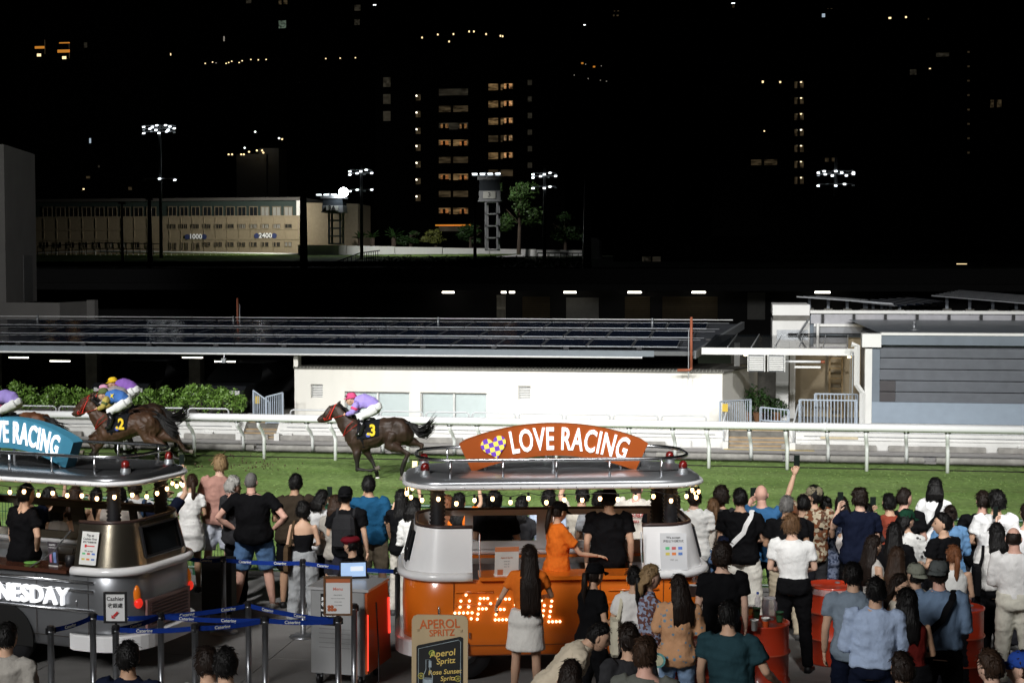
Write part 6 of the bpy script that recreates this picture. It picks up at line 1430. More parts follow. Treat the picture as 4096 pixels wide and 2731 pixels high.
def jockey(label, loc, silk, sleeve, capc, star=None, seed=0, capm=None):
    t = thing('person', label, 'person', loc, 0, 'jockeys on the race horses')
    hip, sh_, head_ = Q(1195, 425), Q(1010, 385), Q(952, 352)
    b = MB(); b.tube([Q(1195, 430), Q(1150, 385), Q(1080, 368), Q(1015, 385), Q(985, 392)], [.12, .125, .14, .13, .07], 12)
    b.tube([Q(1000, 388), Q(968, 365)], [.055, .05], 10)
    J_ = {}
    for s in (-1, 1):
        b.tube([Q(1012, 395, s * .15), Q(985, 465, s * .2), Q(908, 490, s * .07)], [.055, .042, .03], 9)
        b.tube([Q(1190, 430, s * .09), Q(1055, 505, s * .24), Q(1095, 580, s * .29), Q(1070, 655, s * .31)], [.1, .068, .055, .04], 10); b.tube([Q(1070, 655, s * .31), Q(1045, 668, s * .31)], .035, 8)
    co, fc, m0 = remesh(b, .018, 3); bpy.data.meshes.remove(m0); full = MB(); full.add(co, fc)
    full.merge(MB().merge(HEAD).xf(Matrix.Translation(Q(945, 352)) @ Matrix.Rotation(PI / 2, 4, 'Z') @ Matrix.Rotation(-.12, 4, 'X')))
    for s in (-1, 1): full.merge(hand_mb(Q(908, 490, s * .07), (-1, 0, -.1), (0, -s, -.3), 1, 1.1, .9))
    me = full.mesh('person_body', True)
    for q_ in (SKINS[1], M_eye, hairm('black'), M_lip): me.materials.append(q_)
    link('body', me, SKINS[1], t)
    g = MB(); g.tube([Q(1190, 420), Q(1150, 380), Q(1080, 362), Q(1015, 380), Q(992, 392)], [.125, .145, .162, .15, .08], 14)
    co, fc, m0 = remesh(g, .018, 3); bpy.data.meshes.remove(m0); co = displace(co, fc, .008, 14, seed); link('silks', mk(co, fc, 'silks'), fabric(silk), t)
    for s in (-1, 1):
        g = MB(); g.tube([Q(1020, 385, s * .1), Q(1008, 405, s * .17), Q(988, 460, s * .2), Q(940, 482, s * .13), Q(918, 488, s * .085)], [.08, .075, .06, .052, .04], 12); co = displace(np.array(g.v), g.f, .004, 20, seed + s); link('sleeve', mk(co, g.f, 'sleeve'), fabric(sleeve if s else silk), t)
    g = MB(); g.tube([Q(1150, 395), Q(1200, 425), Q(1215, 450)], [.12, .14, .11], 12)
    for s in (-1, 1): g.tube([Q(1190, 430, s * .08), Q(1120, 475, s * .17), Q(1055, 505, s * .24), Q(1075, 545, s * .27)], [.12, .1, .082, .065], 12)
    co, fc, m0 = remesh(g, .018, 3); bpy.data.meshes.remove(m0); link('breeches', mk(displace(co, fc, .006, 14, seed), fc, 'breeches'), fabric((.74, .74, .74)), t)
    for s in (-1, 1):
        g = MB(); g.tube([Q(1062, 520, s * .262), Q(1094, 580, s * .29), Q(1082, 630, s * .305), Q(1070, 655, s * .31)], [.066, .064, .05, .048], 10); g.tube([Q(1090, 652, s * .31), Q(1060, 660, s * .31), Q(1030, 668, s * .31)], [.04, .045, .03], 8); g.build('boot', M_boot, t, True)
    M_ = Matrix.Translation(Q(952, 338)) @ Matrix.Rotation(PI / 2, 4, 'Z') @ Matrix.Rotation(-.15, 4, 'X')
    g = MB(); rings = []
    for j in range(8): th = PI / 2 * j / 7.4; rings.append(ring((0, -.005, .0 + .125 * math.sin(th)), .103 * math.cos(th) ** .65, .125 * math.cos(th) ** .65, 18))
    g.loft(rings); g.loft([ring((0, .08, z), .085, .085, 14) for z in (-.004, .008)]); g.xf(M_); g.build('helmet', capm or fabric(capc), t, True)
    g = MB(); g.tube([M_ @ Vector(p_) for p_ in ((-.09, .06, .06), (-.05, .115, .065), (.05, .115, .065), (.09, .06, .06))], .018, 6, flat=.6); g.build('goggles', M_glassd, t)
    for s in (-1, 1):
        g = MB(); g.tube([Q(1003, 418, s * .175), Q(996, 440, s * .19)], [.079, .07], 12); g.build('sleeve_band', fabric(capc), t, True)
    if star: e = MB(); e.add([Q(1075, 355, -.165) + Vector(p_) for p_ in ((-.04, 0, .06), (.0, -.01, .03), (.05, 0, .05), (.02, -.012, 0), (.04, 0, -.07), (0, -.01, -.02), (-.04, 0, -.05), (-.02, -.012, .01))], [(0, 1, 2, 3, 4, 5, 6, 7)]); e.build('silk_star', fabric(star), t)
    return t
h3 = G(1470 + 18, 1912); h2 = G(489 + 4, 1880)
LIL = (.36, .28, .68); PNK = (.6, .08, .2)
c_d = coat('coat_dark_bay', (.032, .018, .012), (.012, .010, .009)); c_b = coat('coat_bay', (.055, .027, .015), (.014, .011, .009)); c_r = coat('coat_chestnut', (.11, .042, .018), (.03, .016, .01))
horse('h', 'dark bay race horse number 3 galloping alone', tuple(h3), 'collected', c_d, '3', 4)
jockey('jockey in lilac silks with dark pink cap on horse 3', tuple(h3), LIL, LIL, PNK, seed=1)
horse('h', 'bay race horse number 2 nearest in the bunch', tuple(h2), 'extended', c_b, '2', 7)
jockey('jockey in blue silks with yellow star on horse 2', tuple(h2), (.06, .16, .45), (.45, .36, .1), (.1, .13, .05), (.75, .55, .05), 2)
o2 = h2 + Vector((-.42, .95, .0)); o3 = h2 + Vector((-.62, 1.9, .0)); o4 = h2 + Vector((-2.35, -.5, 0))
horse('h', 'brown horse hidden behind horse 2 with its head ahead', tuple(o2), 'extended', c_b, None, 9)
jockey('jockey in grey patterned silks with pink cap behind horse 2', tuple(o2), (.3, .27, .28), (.4, .36, .38), (.6, .3, .45), seed=3)
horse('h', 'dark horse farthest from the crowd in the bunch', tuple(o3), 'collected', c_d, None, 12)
jockey('jockey in purple and red silks with yellow cap', tuple(o3 + Vector((0, 0, .1))), (.25, .12, .45), (.5, .05, .1), (.75, .5, .03), seed=4)
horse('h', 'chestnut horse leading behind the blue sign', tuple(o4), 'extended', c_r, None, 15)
jockey('jockey in lilac silks and pink sleeves at the left edge', tuple(o4), LIL, (.6, .12, .25), (.5, .15, .4), seed=5)
# a little turf kicked up
kd = []
for k in range(90): kd.append((random.gauss(0, .5), random.gauss(0, .3), abs(random.gauss(.12, .12))))
c = G(990, 1880); m = MB()
for p_ in kd: m.cbox((p_[0], p_[1], p_[2]), (random.uniform(.008, .03),) * 3, random.random(), rx=random.random())
o = m.build('kicked_up_turf', mat('clod', (.08, .06, .03), .9), None); o.location = c; tag(o, 'small clods of turf thrown up behind the horses', 'turf clods', kind='stuff')
# ================================================================== the two bar vans
M_orange = mat('orange_paint', (.72, .16, .012), .28, var=.03, coat=.6, spec=.5)
M_ivory = mat('ivory_enamel', (.84, .84, .85), .25, var=.02, coat=.5)
M_polish = mat('polished_metal', (.36, .32, .25), .2, .95, var=.15, vscale=3, bump=.06, bscale=5)
M_silver = mat('satin_silver', (.29, .30, .32), .33, .75, var=.12, vscale=2, bump=.05, bscale=4)
M_roofm = mat('roof_silver', (.4, .41, .43), .27, .95, var=.08, vscale=2)
M_bulb = emis('warm_bulb', (1, .6, .26), 7); M_bulb2 = emis('letter_bulb', (1, .74, .42), 3.2)
M_beacon = mat('red_beacon', (.16, .01, .008), .15, var=0, coat=.5)
M_letter = mat('lit_letter', (.9, .9, .92), .4, var=0, emit=.85, ecol=(.95, .97, 1))
def sheet(w, h, lines, m=None, name='paper', parent=None, M_=None, extra=None):
    "a printed sheet in the x-z plane facing -y: (text, size, z, colour, bold)"
    b = MB().box(-w / 2, w / 2, -.002, .002, -h / 2, h / 2).xf(M_); p = b.build(name, m or mat('paper_white', (.75, .75, .73), .6, var=.02), parent)
    for tx, sz, z, col, x in lines:
        tb = text_mb(tx, sz, .0004, sz * .02); tb.xf(M_ @ Matrix.Translation((x, -.0035, z))); tb.build('printing', mat('ink_%d_%d_%d' % tuple(int(c * 99) for c in col), col, .7, var=0), p)
    for (x0, x1, z0, z1, col) in extra or []:
        MB().box(x0, x1, -.0042, -.0022, z0, z1).xf(M_).build('printed_mark', mat('ink_%d_%d_%d' % tuple(int(c * 99) for c in col), col, .7, var=0), p)
    return p
def plan(L, Wd, cr, ins, n=10):
    a, b, r = L / 2 - ins, Wd / 2 - ins, max(.05, cr - ins * .6); pts = []
    for cx, cy, t0 in ((a - r, b - r, 0), (-a + r, b - r, PI / 2), (-a + r, -b + r, PI), (a - r, -b + r, 1.5 * PI)):
        for k in range(n): t = t0 + PI / 2 * k / (n - 1); pts.append((cx + r * math.cos(t), cy + r * math.sin(t)))
    return pts
def dense(pts, step=.08):
    out = []
    for i, p in enumerate(pts):
        q = pts[(i + 1) % len(pts)]; d = math.hypot(q[0] - p[0], q[1] - p[1]); n = max(1, int(d / step))
        for k in range(n): out.append((p[0] + (q[0] - p[0]) * k / n, p[1] + (q[1] - p[1]) * k / n))
    return out
def bent_text(body, size, Rm, xs, shift, depth=.01, bold=.02):
    tb = text_mb(body, size, depth, bold, xs, spacing=1.08)
    # subdivide long horizontal spans is unnecessary: glyph by glyph bending
    def f(p):
        a = (p[0] + shift) / Rm; r = Rm + p[2]; return (r * math.sin(a), p[1], r * math.cos(a))
    tb.v = [f(p) for p in tb.v]; return tb
def van(label, loc, rz, lower, upper, roofm, signm, slabel, word, opening, wheels, sgx=0.0, sgr=0.0):
    t = thing('bar_van', label, 'van', loc, rz, 'vintage bar vans'); L, Wd, cr = 3.34, 1.5, .46
    lv = [(.28, .09), (.31, .04), (.5, .01), (.85, .0), (1.1, .015), (1.12, .03)]; rings = [[(x, y, z) for x, y in dense(plan(L, Wd, cr, i))] for z, i in lv]
    nn = len(rings[0])
    def rg(z, i): return [(x, y, z) for x, y in resample(plan(L, Wd, cr, i), 96)]
    def resample(pts, n):
        P_ = [Vector((*p, 0)) for p in pts] ; P_.append(P_[0]); d = [0]
        for a, b in zip(P_[:-1], P_[1:]): d.append(d[-1] + (b - a).length)
        out = []; j = 0
        for k in range(n):
            s = d[-1] * k / n
            while d[j + 1] < s: j += 1
            q = P_[j].lerp(P_[j + 1], (s - d[j]) / max(1e-9, d[j + 1] - d[j])); out.append((q.x, q.y))
        return out
    m = MB(); m.loft([rg(z, i) for z, i in lv] + [rg(1.12, .08), rg(.33, .08)]); m.build('lower_body', lower, t, True)
    # white belt roll except across the serving hatch
    base = resample(plan(L, Wd, cr, -.01), 96)
    ok = [not (y < -.5 and opening[0] < x < opening[1]) for x, y in base]
    start = next(i for i in range(96) if ok[i] and not ok[i - 1]); run = [(start + k) % 96 for k in range(96) if ok[(start + k) % 96]]
    m = MB(); m.tube([(base[i][0], base[i][1], 1.16) for i in run], .05, 8); m.build('belt_roll', M_ivory, t, True)
    # upper wall panels with window openings
    nb = []
    for i in range(96): d_ = Vector((base[(i + 1) % 96][0] - base[i - 1][0], base[(i + 1) % 96][1] - base[i - 1][1], 0)).normalized(); nb.append((d_.y, -d_.x))
    def offs(k): return [(base[i][0] - nb[i][0] * k, base[i][1] - nb[i][1] * k) for i in range(96)]
    o1, o2, i1, i2 = offs(.03), offs(.15), offs(.07), offs(.185)
    z0, z1 = 1.19, 1.67
    def P3(arr0, arr1, i, u): return Vector((arr0[i][0] + (arr1[i][0] - arr0[i][0]) * u, arr0[i][1] + (arr1[i][1] - arr0[i][1]) * u, z0 + (z1 - z0) * u))
    up = MB(); panes = MB(); edges = []
    for k in range(len(run) - 1):
        i, j = run[k], run[k + 1]; x, y = base[i]; far = y > .5 and abs(x) < 1.2; end = abs(x) > 1.45
        winw = (far and (abs(x) % .8) > .09) or (end and abs(y) < .42)
        for ua, ub in ([(0, .2), (.86, 1)] if winw else [(0, 1)]):
            up.add([P3(o1, o2, i, ua), P3(o1, o2, j, ua), P3(o1, o2, j, ub), P3(o1, o2, i, ub), P3(i1, i2, i, ua), P3(i1, i2, j, ua), P3(i1, i2, j, ub), P3(i1, i2, i, ub)], [(0, 1, 2, 3), (5, 4, 7, 6), (3, 2, 6, 7), (1, 0, 4, 5)])
        if winw and end: panes.add([P3(o1, o2, i, .2) * .995, P3(o1, o2, j, .2) * .995, P3(o1, o2, j, .86) * .995, P3(o1, o2, i, .86) * .995], [(0, 1, 2, 3)])
    for k in (0, -1):
        i = run[k]; up.add([P3(o1, o2, i, 0), P3(o1, o2, i, 1), P3(i1, i2, i, 1), P3(i1, i2, i, 0)], [(0, 1, 2, 3)])
    uo = up.build('upper_panel', upper, t, True); import bmesh; bmm = bmesh.new(); bmm.from_mesh(uo.data); bmesh.ops.remove_doubles(bmm, verts=bmm.verts, dist=.0005); bmm.to_mesh(uo.data); bmm.free(); uo.data.set_sharp_from_angle(angle=R(35))
    for s in (-1, 1):
        pk = MB()
        for f_ in panes.f:
            if panes.v[f_[0]][0] * s > 0: pk.add([panes.v[i] for i in f_], [(0, 1, 2, 3)])
        pk.build('end_window', M_glassd, t)
    m = MB(); m.tube([(o2[i][0] * .99, o2[i][1] * .985, 1.675) for i in run], .022, 8); m.build('rim_trim', mat('dark_trim', (.035, .02, .018), .35, var=.1), t, True)
    for s in (-1, 1):   # window gasket on both ends
        m = MB(); idx = [i for i in range(96) if base[i][0] * s > 1.45 and abs(base[i][1]) < .44]; idx.sort(key=lambda i: base[i][1])
        path = [P3(o1, o2, i, .19) for i in idx] + [P3(o1, o2, i, .87) for i in reversed(idx)]; m.tube([p + Vector((s * .008, 0, 0)) for p in path + path[:1]], .018, 6); m.build('window_gasket', M_black, t)
    # counter and floor
    MB().box(opening[0] - .02, opening[1] + .02, -Wd / 2 - .05, -Wd / 2 + .34, 1.125, 1.165).build('counter', lower if lower is M_orange else mat('dark_counter', (.07, .025, .015), .25, var=.1, coat=.4), t)
    MB().box(-1.25, 1.25, .28, .62, .34, 1.1).build('back_bench', M_galv, t)
    # roof
    m = MB(); m.loft([rg(2.085, .1), rg(2.09, .03), rg(2.115, .0), rg(2.145, .01)], True); m.build('roof_rim', M_ivory, t, True)
    m = MB(); m.loft([rg(2.13, .025), rg(2.18, .05), rg(2.225, .16), rg(2.25, .34), rg(2.262, .55), rg(2.266, .66)], True); m.build('roof', roofm, t, True)
    rail = resample(plan(L - .2, Wd - .16, .5, .06), 64); m = MB(); m.tube([(x, y, 2.40) for x, y in rail] + [(*rail[0], 2.40)], .02, 8); m.build('roof_rail', M_chrome, t, True)
    pm_ = MB().tube([(0, 0, 2.2), (0, 0, 2.4)], .014, 8).mesh('rail_post', True); pm_.materials.append(M_chrome)
    for x in (-1.15, -.58, 0, .58, 1.15):
        for y in (-.61, .61): inst('rail_post', pm_, t, (x, y, 0))
    for x in (-1.42, 1.42):
        for y in (-.42, .42):
            bb = MB(); bb.lathe([(.065, 0), (.06, .045), (.05, .075), (.05, .08)], 14); b_ = bb.build('beacon', M_galv, t, True); b_.location = (x, y, 2.19)
            bb = MB(); bb.lathe([(.049, .08), (.049, .12), (.038, .15), (.016, .165)], 14); bb.build('beacon_dome', M_beacon, b_, True)
    for x in (-1.28, 1.28):
        for y in (-.45, .45):
            pr = [(.07, 0)]
            for k in range(16): pr += [(.085, .02 + k * .045), (.066, .042 + k * .045)]
            m = MB(); m.lathe(pr, 14, (x, y, 1.36)); m.build('coil_post', M_black, t, True)
    # festoon bulbs under the rim
    bm_ = MB(); bm_.ell((0, 0, -.045), (.021, .021, .028), 10, 7); bm_ = bm_.mesh('bulb', True); bm_.materials.append(M_bulb); sm_ = MB().lathe([(.013, -.022), (.013, .01)], 8).mesh('socket'); sm_.materials.append(M_black)
    fest = resample(plan(L, Wd, cr, .05), 44); r_ = random.Random(int(loc[0] * 10)); wp = []
    for k, (x, y) in enumerate(fest):
        z = 2.05 - r_.uniform(0, .06); wp.append((x, y, z + .015)); s_ = inst('socket', sm_, t, (x, y, z)); inst('bulb', bm_, s_)
    m = MB(); m.tube(wp + wp[:1], .004, 4); m.build('bulb_wire', M_black, t)
    # wheels, arches, bumpers
    for x in wheels[:2]:
        for y in (-1, 1):
            w = MB(); w.lathe([(.12, -.08), (.29, -.09), (.31, 0), (.29, .09), (.12, .08)], 20).xf(Matrix.Translation((x, y * wheels[2], .31)) @ Matrix.Rotation(PI / 2, 4, 'X')); tw = w.build('wheel', M_black, t, True)
            w = MB(); w.lathe([(.14, .095 * 1), (.05, .12), (.01, .12)], 16).xf(Matrix.Translation((x, y * wheels[2], .31)) @ Matrix.Rotation(PI / 2 * (1 if y < 0 else -1), 4, 'X')); w.build('hub_cap', M_chrome, tw, True)
    for s in (-1, 1):
        pl = [p for p in resample(plan(L + .12, Wd + .12, .5, -.02), 96) if p[0] * s > .98]; pl.sort(key=lambda p: math.atan2(p[1], (p[0] - s * .8) * s))
        m = MB(); rr = [[(x, y, .30), (x, y, .455), (x - s * .02, y * .985, .47), (x - s * .09, y * .93, .47), (x - s * .09, y * .93, .30)] for x, y in pl]; m.loft(rr, False); m.add([], []); m.build('bumper', M_ivory, t)
    # sign arch on the roof
    sg = thing('roof_sign', slabel, 'sign', tuple(Vector(loc) + Vector((sgx * math.cos(rz) + .28 * math.sin(rz), sgx * math.sin(rz) - .28 * math.cos(rz), 2.275))), rz + sgr, 'arched roof signs'); Ro, Ri, A, yt = 2.75, 2.40, R(22.3), .07; n = 28; zc = -2.262
    m = MB(); rr = []
    for k in range(n + 1):
        a = -A + 2 * A * k / n; f = 1.0; cut = .02 * (1 if k in (0, n) else 0)
        rr.append([(Ro * math.sin(a), -yt, (Ro - cut) * math.cos(a) + zc), (Ro * math.sin(a), yt, (Ro - cut) * math.cos(a) + zc), (Ri * math.sin(a), yt, (Ri + cut) * math.cos(a) + zc), (Ri * math.sin(a), -yt, (Ri + cut) * math.cos(a) + zc)])
    m.loft(rr); m.build('board', signm, sg)
    tb = bent_text('LOVE RACING', .345, 2.575, .56, .17, .006, .007); tb.xf(Matrix.Translation((0, -yt - .008, zc))); tb.build('lettering', M_letter, sg)
    # checked heart
    ch = MATS.get('heart_check')
    if not ch:
        ch = mat('heart_check', (.8, .7, .1), .5, var=0); nt = ch.node_tree; ck = nt.nodes.new('ShaderNodeTexChecker'); ck.inputs['Scale'].default_value = 19; ck.inputs[1].default_value = (.85, .72, .12, 1); ck.inputs[2].default_value = (.16, .06, .5, 1)
        tc = nt.nodes.new('ShaderNodeTexCoord'); nt.links.new(tc.outputs['Object'], ck.inputs[0]); b_ = nt.nodes['Principled BSDF']; nt.links.new(ck.outputs[0], b_.inputs['Base Color']); nt.links.new(ck.outputs[0], b_.inputs['Emission Color']); b_.inputs['Emission Strength'].default_value = .5
    hp = []
    for k in range(40): u = 2 * PI * k / 40; hp.append((.0088 * 16 * math.sin(u) ** 3 * 1.0, .0088 * (13 * math.cos(u) - 5 * math.cos(2 * u) - 2 * math.cos(3 * u) - math.cos(4 * u))))
    a = -.67 / 2.575; m = MB(); m.prism(hp, lambda x, z: (x, .001, z), lambda x, z: (x, -.02, z)); o = m.build('heart', ch, sg); o.location = (2.575 * math.sin(a), -yt, 2.575 * math.cos(a) + zc + .015); o.rotation_euler = (0, a, 0)
    for x in (-.75, .0, .75):
        m = MB(); m.tube([(x, .0, -.05), (x, 0, 2.41 * math.cos(x / 2.575) + zc + .03)], .014, 8); m.build('stay', M_galv, sg)
    return t
VO = cam2w(.44, 16.78); VS = cam2w(-5.44, 17.37)
vo = van('orange and white open bar van with bulb lettering', tuple(VO), R(13), M_orange, M_ivory, mat('roof_silver_pale', (.55, .57, .6), .3, .85, var=.06, vscale=2), mat('sign_orange', (.42, .09, .015), .45, var=.03), 'orange arched sign with checked heart on the orange van roof', 'APEROL', (-.83, .90), (-1.0, 1.0, .52))
vs = van('silver grey open bar van with wednesday lettering', tuple(VS), R(-12), M_silver, M_polish, M_roofm, mat('sign_teal', (.05, .21, .32), .45, var=.03), 'blue arched sign with white letters on the silver van roof', 'WEDNESDAY', (-1.6, .88), (-1.2, .02, .66), -.2, R(-10))
# bulb lettering on the orange flank
GL = {'A': ['..1..', '.1.1.', '.1.1.', '11111', '1...1'], 'P': ['111.', '1..1', '111.', '1...', '1...'], 'E': ['1111', '1...', '111.', '1...', '1111'], 'R': ['111.', '1..1', '111.', '1.1.', '1..1'], 'O': ['.11.', '1..1', '1..1', '1..1', '.11.'], 'L': ['1...', '1...', '1...', '1...', '1111'], 'S': ['.111', '1...', '.11.', '...1', '111.']}
lb = MB(); lb.ell((0, 0, 0), (.0145, .0145, .0145), 8, 6); lb = lb.mesh('letter_bulb', True); lb.materials.append(M_bulb2)
for k, ch in enumerate('APEROL S'):
    if ch == ' ': continue
    sc = 1.15 if ch == 'A' else 1.0
    lt_ = bpy.data.objects.new('bulb_letter', None); C.objects.link(lt_); lt_.parent = vo; lt_.location = (-.985 + k * .193 - (.045 if ch == 'A' else 0), -.762, .94 - .01 * k)
    for r_, row in enumerate(GL[ch]):
        for c_, v in enumerate(row):
            if v == '1': inst('letter_bulb', lb, lt_, ((c_ * .04 - .06 - (r_ - 2) * .008) * sc, 0, (-r_ * .056) * sc + (.03 if ch == 'A' else 0)))
for z in (1.0, .86):
    m = MB(); m.tube([(-1.1, -.752, z), (-.7, -.752, z)], .013, 6); m.build('trim_strip', M_orange, vo, True); m = MB(); m.tube([(.55, -.752, z), (1.1, -.752, z)], .013, 6); m.build('trim_strip', M_orange, vo, True)
m = MB(); m.ell((-1.28, -.745, .8), (.015, .02, .05), 8, 6); m.build('door_handle', M_chrome, vo, True)
m = MB(); m.tube([(-.84, -.72, 1.62), (-.845, -.76, 1.4), (-.84, -.79, 1.17)], .008, 5); m.build('chain', M_chrome, vo); m = MB(); m.tube([(.91, -.72, 1.62), (.905, -.76, 1.4), (.91, -.79, 1.17)], .008, 5); m.build('chain', M_chrome, vo)
icons = [(-.09 + i * .07, -.045 + i * .07, z, z + .03, c) for z, cs in ((.02, ((.1, .5, .2), (.5, .1, .1), (.1, .2, .6))), (-.04, ((.6, .5, .1), (.7, .2, .05), (.1, .2, .5)))) for i, c in enumerate(cs)]
sheet(.29, .4, [('We accept', .035, .15, (.1, .1, .1), 0), ('接受以下付款方式', .028, .11, (.1, .1, .1), 0), ('VISA  pay', .022, -.09, (.3, .3, .3), 0)], mat('clear_sheet', (.62, .63, .65), .3, var=.02), 'payment_notice', vo, Matrix.Translation((1.27, -.705, 1.40)) @ Matrix.Rotation(-.22, 4, 'X'), icons)
def seam(root, pts):
    m = MB(); m.tube(pts, .0035, 4); m.build('panel_seam', mat('seam_dark', (.03, .02, .015), .6, var=0), root)
for root in (vo, vs):
    for x in (-1.12, -.42, .46, 1.15): seam(root, [(x, -.7525, .33), (x, -.7525, 1.1)])
    seam(root, [(-1.12, -.7525, .42), (1.15, -.7525, .42)])
    rv = MB(); rv.ell((0, 0, 0), (.006, .004, .006), 6, 4); rv = rv.mesh('rivet', True); rv.materials.append(M_chrome)
    for k in range(15): inst('rivet', rv, root, (-1.4 + k * .2, -.751, 2.118))
    for x in (-.95, 1.2): m = MB(); m.tube([(x, -.757, .5), (x, -.757, .56)], .012, 6); m.build('hinge', M_chrome, root)
# silver flank: lettering, strips, rear end
tb = text_mb('WEDNESDAY', .27, .02, .005, .92, spacing=1.06); tb.xf(Matrix.Translation((.13, -.785, .86))); tb.build('lit_lettering', M_letter, vs)
for z in (1.04, .94, .72):
    m = MB(); m.tube([(-1.2, -.752, z), (1.22, -.75, z)], .02, 6); m.build('trim_strip', M_chrome, vs, True)
sheet(.22, .36, [('Pay at', .04, .14, (.05, .05, .05), 0), ('Cashier First', .034, .1, (.05, .05, .05), 0), ('請先往收銀處付款', .022, .065, (.05, .05, .05), 0), ('We accept', .025, -.03, (.05, .05, .05), 0)], None, 'payment_notice', vs, Matrix.Translation((1.14, -.71, 1.41)) @ Matrix.Rotation(-.22, 4, 'X'),
      [(-.04, .07, .018, .03, (.6, .03, .03)), (-.06, -.035, .008, .04, (.6, .03, .03))] + [(a * .9, b * .9, z - .09, z - .07, c) for a, b, z, _, c in icons])
for y in (-.5, .5):
    tl = MB(); tl.ell((1.60, y, .88), (.045, .045, .12), 10, 8); a_ = tl.build('tail_light', mat('amber_lens', (.6, .14, .01), .2, var=0, emit=.12, ecol=(1, .25, .02)), vs, True); tl = MB(); tl.ell((1.625, y, .80), (.045, .055, .06), 10, 8); tl.build('red_lens', mat('red_lens', (.5, .01, .01), .2, var=0, emit=.6, ecol=(1, .04, .02)), a_, True)
m = MB(); m.lathe([(.40, 0), (.40, .02)], 28).xf(Matrix.Translation((.02, -.748, .33)) @ Matrix.Rotation(PI / 2, 4, 'X')); m.v = [(x, y, max(z, .27)) for x, y, z in m.v]; m.build('wheel_arch', mat('arch_black', (.006, .006, .006), .8, var=0), vs)
M_lid = mat('pink_grey_panel', (.3, .17, .16), .35, .3, var=.05, coat=.3)
MB().box(1.655, 1.685, -.42, .42, .5, .82).build('engine_lid', M_lid, vs)
for k in range(7): m = MB(); m.box(1.685, 1.70, -.36, .36, .535 + k * .038, .55 + k * .038); m.build('louvre', mat('louvre_dark', (.09, .05, .05), .4, .3), vs)
m = MB(); m.ell((1.0, -.748, .8), (.012, .02, .045), 8, 6); m.build('door_handle', M_chrome, vs, True)
m = MB(); m.tube([(.9, -.7, 1.6), (.7, -.76, 1.35), (.42, -.8, 1.17)], .008, 5); m.build('chain', M_chrome, vs)
# things on the counters
def vloc(root, x, y, z): c, s = math.cos(root.rotation_euler.z), math.sin(root.rotation_euler.z); return (root.location.x + x * c - y * s, root.location.y + x * s + y * c, z)
def table_menu(label, loc, rz):
    t = thing('menu_stand', label, 'menu', loc, rz, 'counter menus'); M_ = Matrix.Translation((0, 0, .15)) @ Matrix.Rotation(.12, 4, 'X')
    sheet(.26, .34, [('HAPPY WEDNESDAY', .026, .14, (.8, .75, .7), 0), ('Aperol Spritz', .024, .05, (.5, .15, .05), 0), ('Spritz  90', .016, .01, (.3, .3, .3), 0), ('Soda  30', .016, -.02, (.3, .3, .3), 0), ('Beer  60', .016, -.05, (.3, .3, .3), 0)], mat('paper_cream', (.68, .66, .62), .4), 'page', t, M_, [(-.13, .13, .118, .17, (.6, .2, .08)), (-.1, -.04, -.14, -.08, (.5, .15, .06))])
    MB().box(-.13, .13, .0, .1, 0, .008).build('foot', M_white, t)
table_menu('acrylic menu stand at the left of the orange counter', vloc(vo, -.55, -.74, 1.166), R(18))
def drinks_menu(label, loc, rz):
    t = thing('menu_stand', label, 'menu', loc, rz, 'counter menus'); M_ = Matrix.Translation((0, 0, .14)) @ Matrix.Rotation(.1, 4, 'X')
    sheet(.13, .27, [('HAPPY', .03, .1, (.7, .7, .7), 0), ('WEDNESDAY', .018, .07, (.7, .7, .7), 0)], mat('dark_card', (.06, .05, .06), .4), 'page', t, M_, [(-.05, -.02, -.1, 0, (.6, .2, .3)), (0, .04, -.1, .02, (.2, .3, .6))]); MB().box(-.065, .065, 0, .07, 0, .008).build('foot', M_white, t)
drinks_menu('dark drinks card on the silver van counter', vloc(vs, .62, -.66, 1.166), R(-15))
cs_ = thing('cup_stack', 'tall stack of white cups inside the orange van', 'cups', vloc(vo, .2, .4, 1.1)); m = MB()
for k in range(9): m.lathe([(.03, k * .035), (.043, k * .035 + .1)], 14)
m.build('nested_cups', M_white, cs_, True); m = MB(); m.lathe([(.043, .38), (.045, .385), (.045, .39)], 14); m.build('top_rim', M_white, cs_)
cb_ = thing('cool_box', 'navy cool box with white lid inside the orange van', 'cooler', vloc(vo, .72, .38, 1.1), R(13)); m = MB(); m.rbox(-.17, .17, -.13, .13, 0, .28, .02); m.build('box', mat('navy_plastic', (.02, .03, .07), .4), cb_); m = MB(); m.rbox(-.18, .18, -.14, .14, .281, .34, .02); m.build('lid', M_white, cb_)
for k, x in enumerate((.98, 1.05)):
    bt = thing('wine_bottle', ['green bottle nearest the right van panel', 'green bottle beside the cool box'][k], 'bottle', vloc(vo, x, -.5 + k * .1, 1.12), 0, 'bottles in the orange van'); m = MB(); m.lathe([(.036, 0), (.036, .18), (.014, .23), (.014, .3)], 14); m.build('glass', mat('bottle_green', (.01, .05, .02), .1, var=0), bt, True); m = MB(); m.lathe([(.037, .05), (.037, .13)], 14, caps=False); m.build('paper_label', M_white, bt)
tg = thing('tongs_cup', 'dark utensil cup on the silver van counter', 'cup', vloc(vs, .8, -.6, 1.166)); m = MB(); m.lathe([(.05, 0), (.055, .13)], 14); m.build('holder', M_black, tg, True); m = MB(); m.tube([(0, 0, .05), (.05, 0, .2)], .006, 5); m.build('utensil', M_chrome, tg)
cl_ = thing('green_cloth', 'crumpled green cloth on the silver van counter', 'cloth', vloc(vs, .3, -.62, 1.166)); m = MB(); m.ell((0, 0, .012), (.09, .06, .015), 12, 6); co = displace(np.array(m.v), m.f, .008, 40, 3); link('fold', mk(co, m.f, 'fold'), fabric((.15, .35, .08)), cl_)
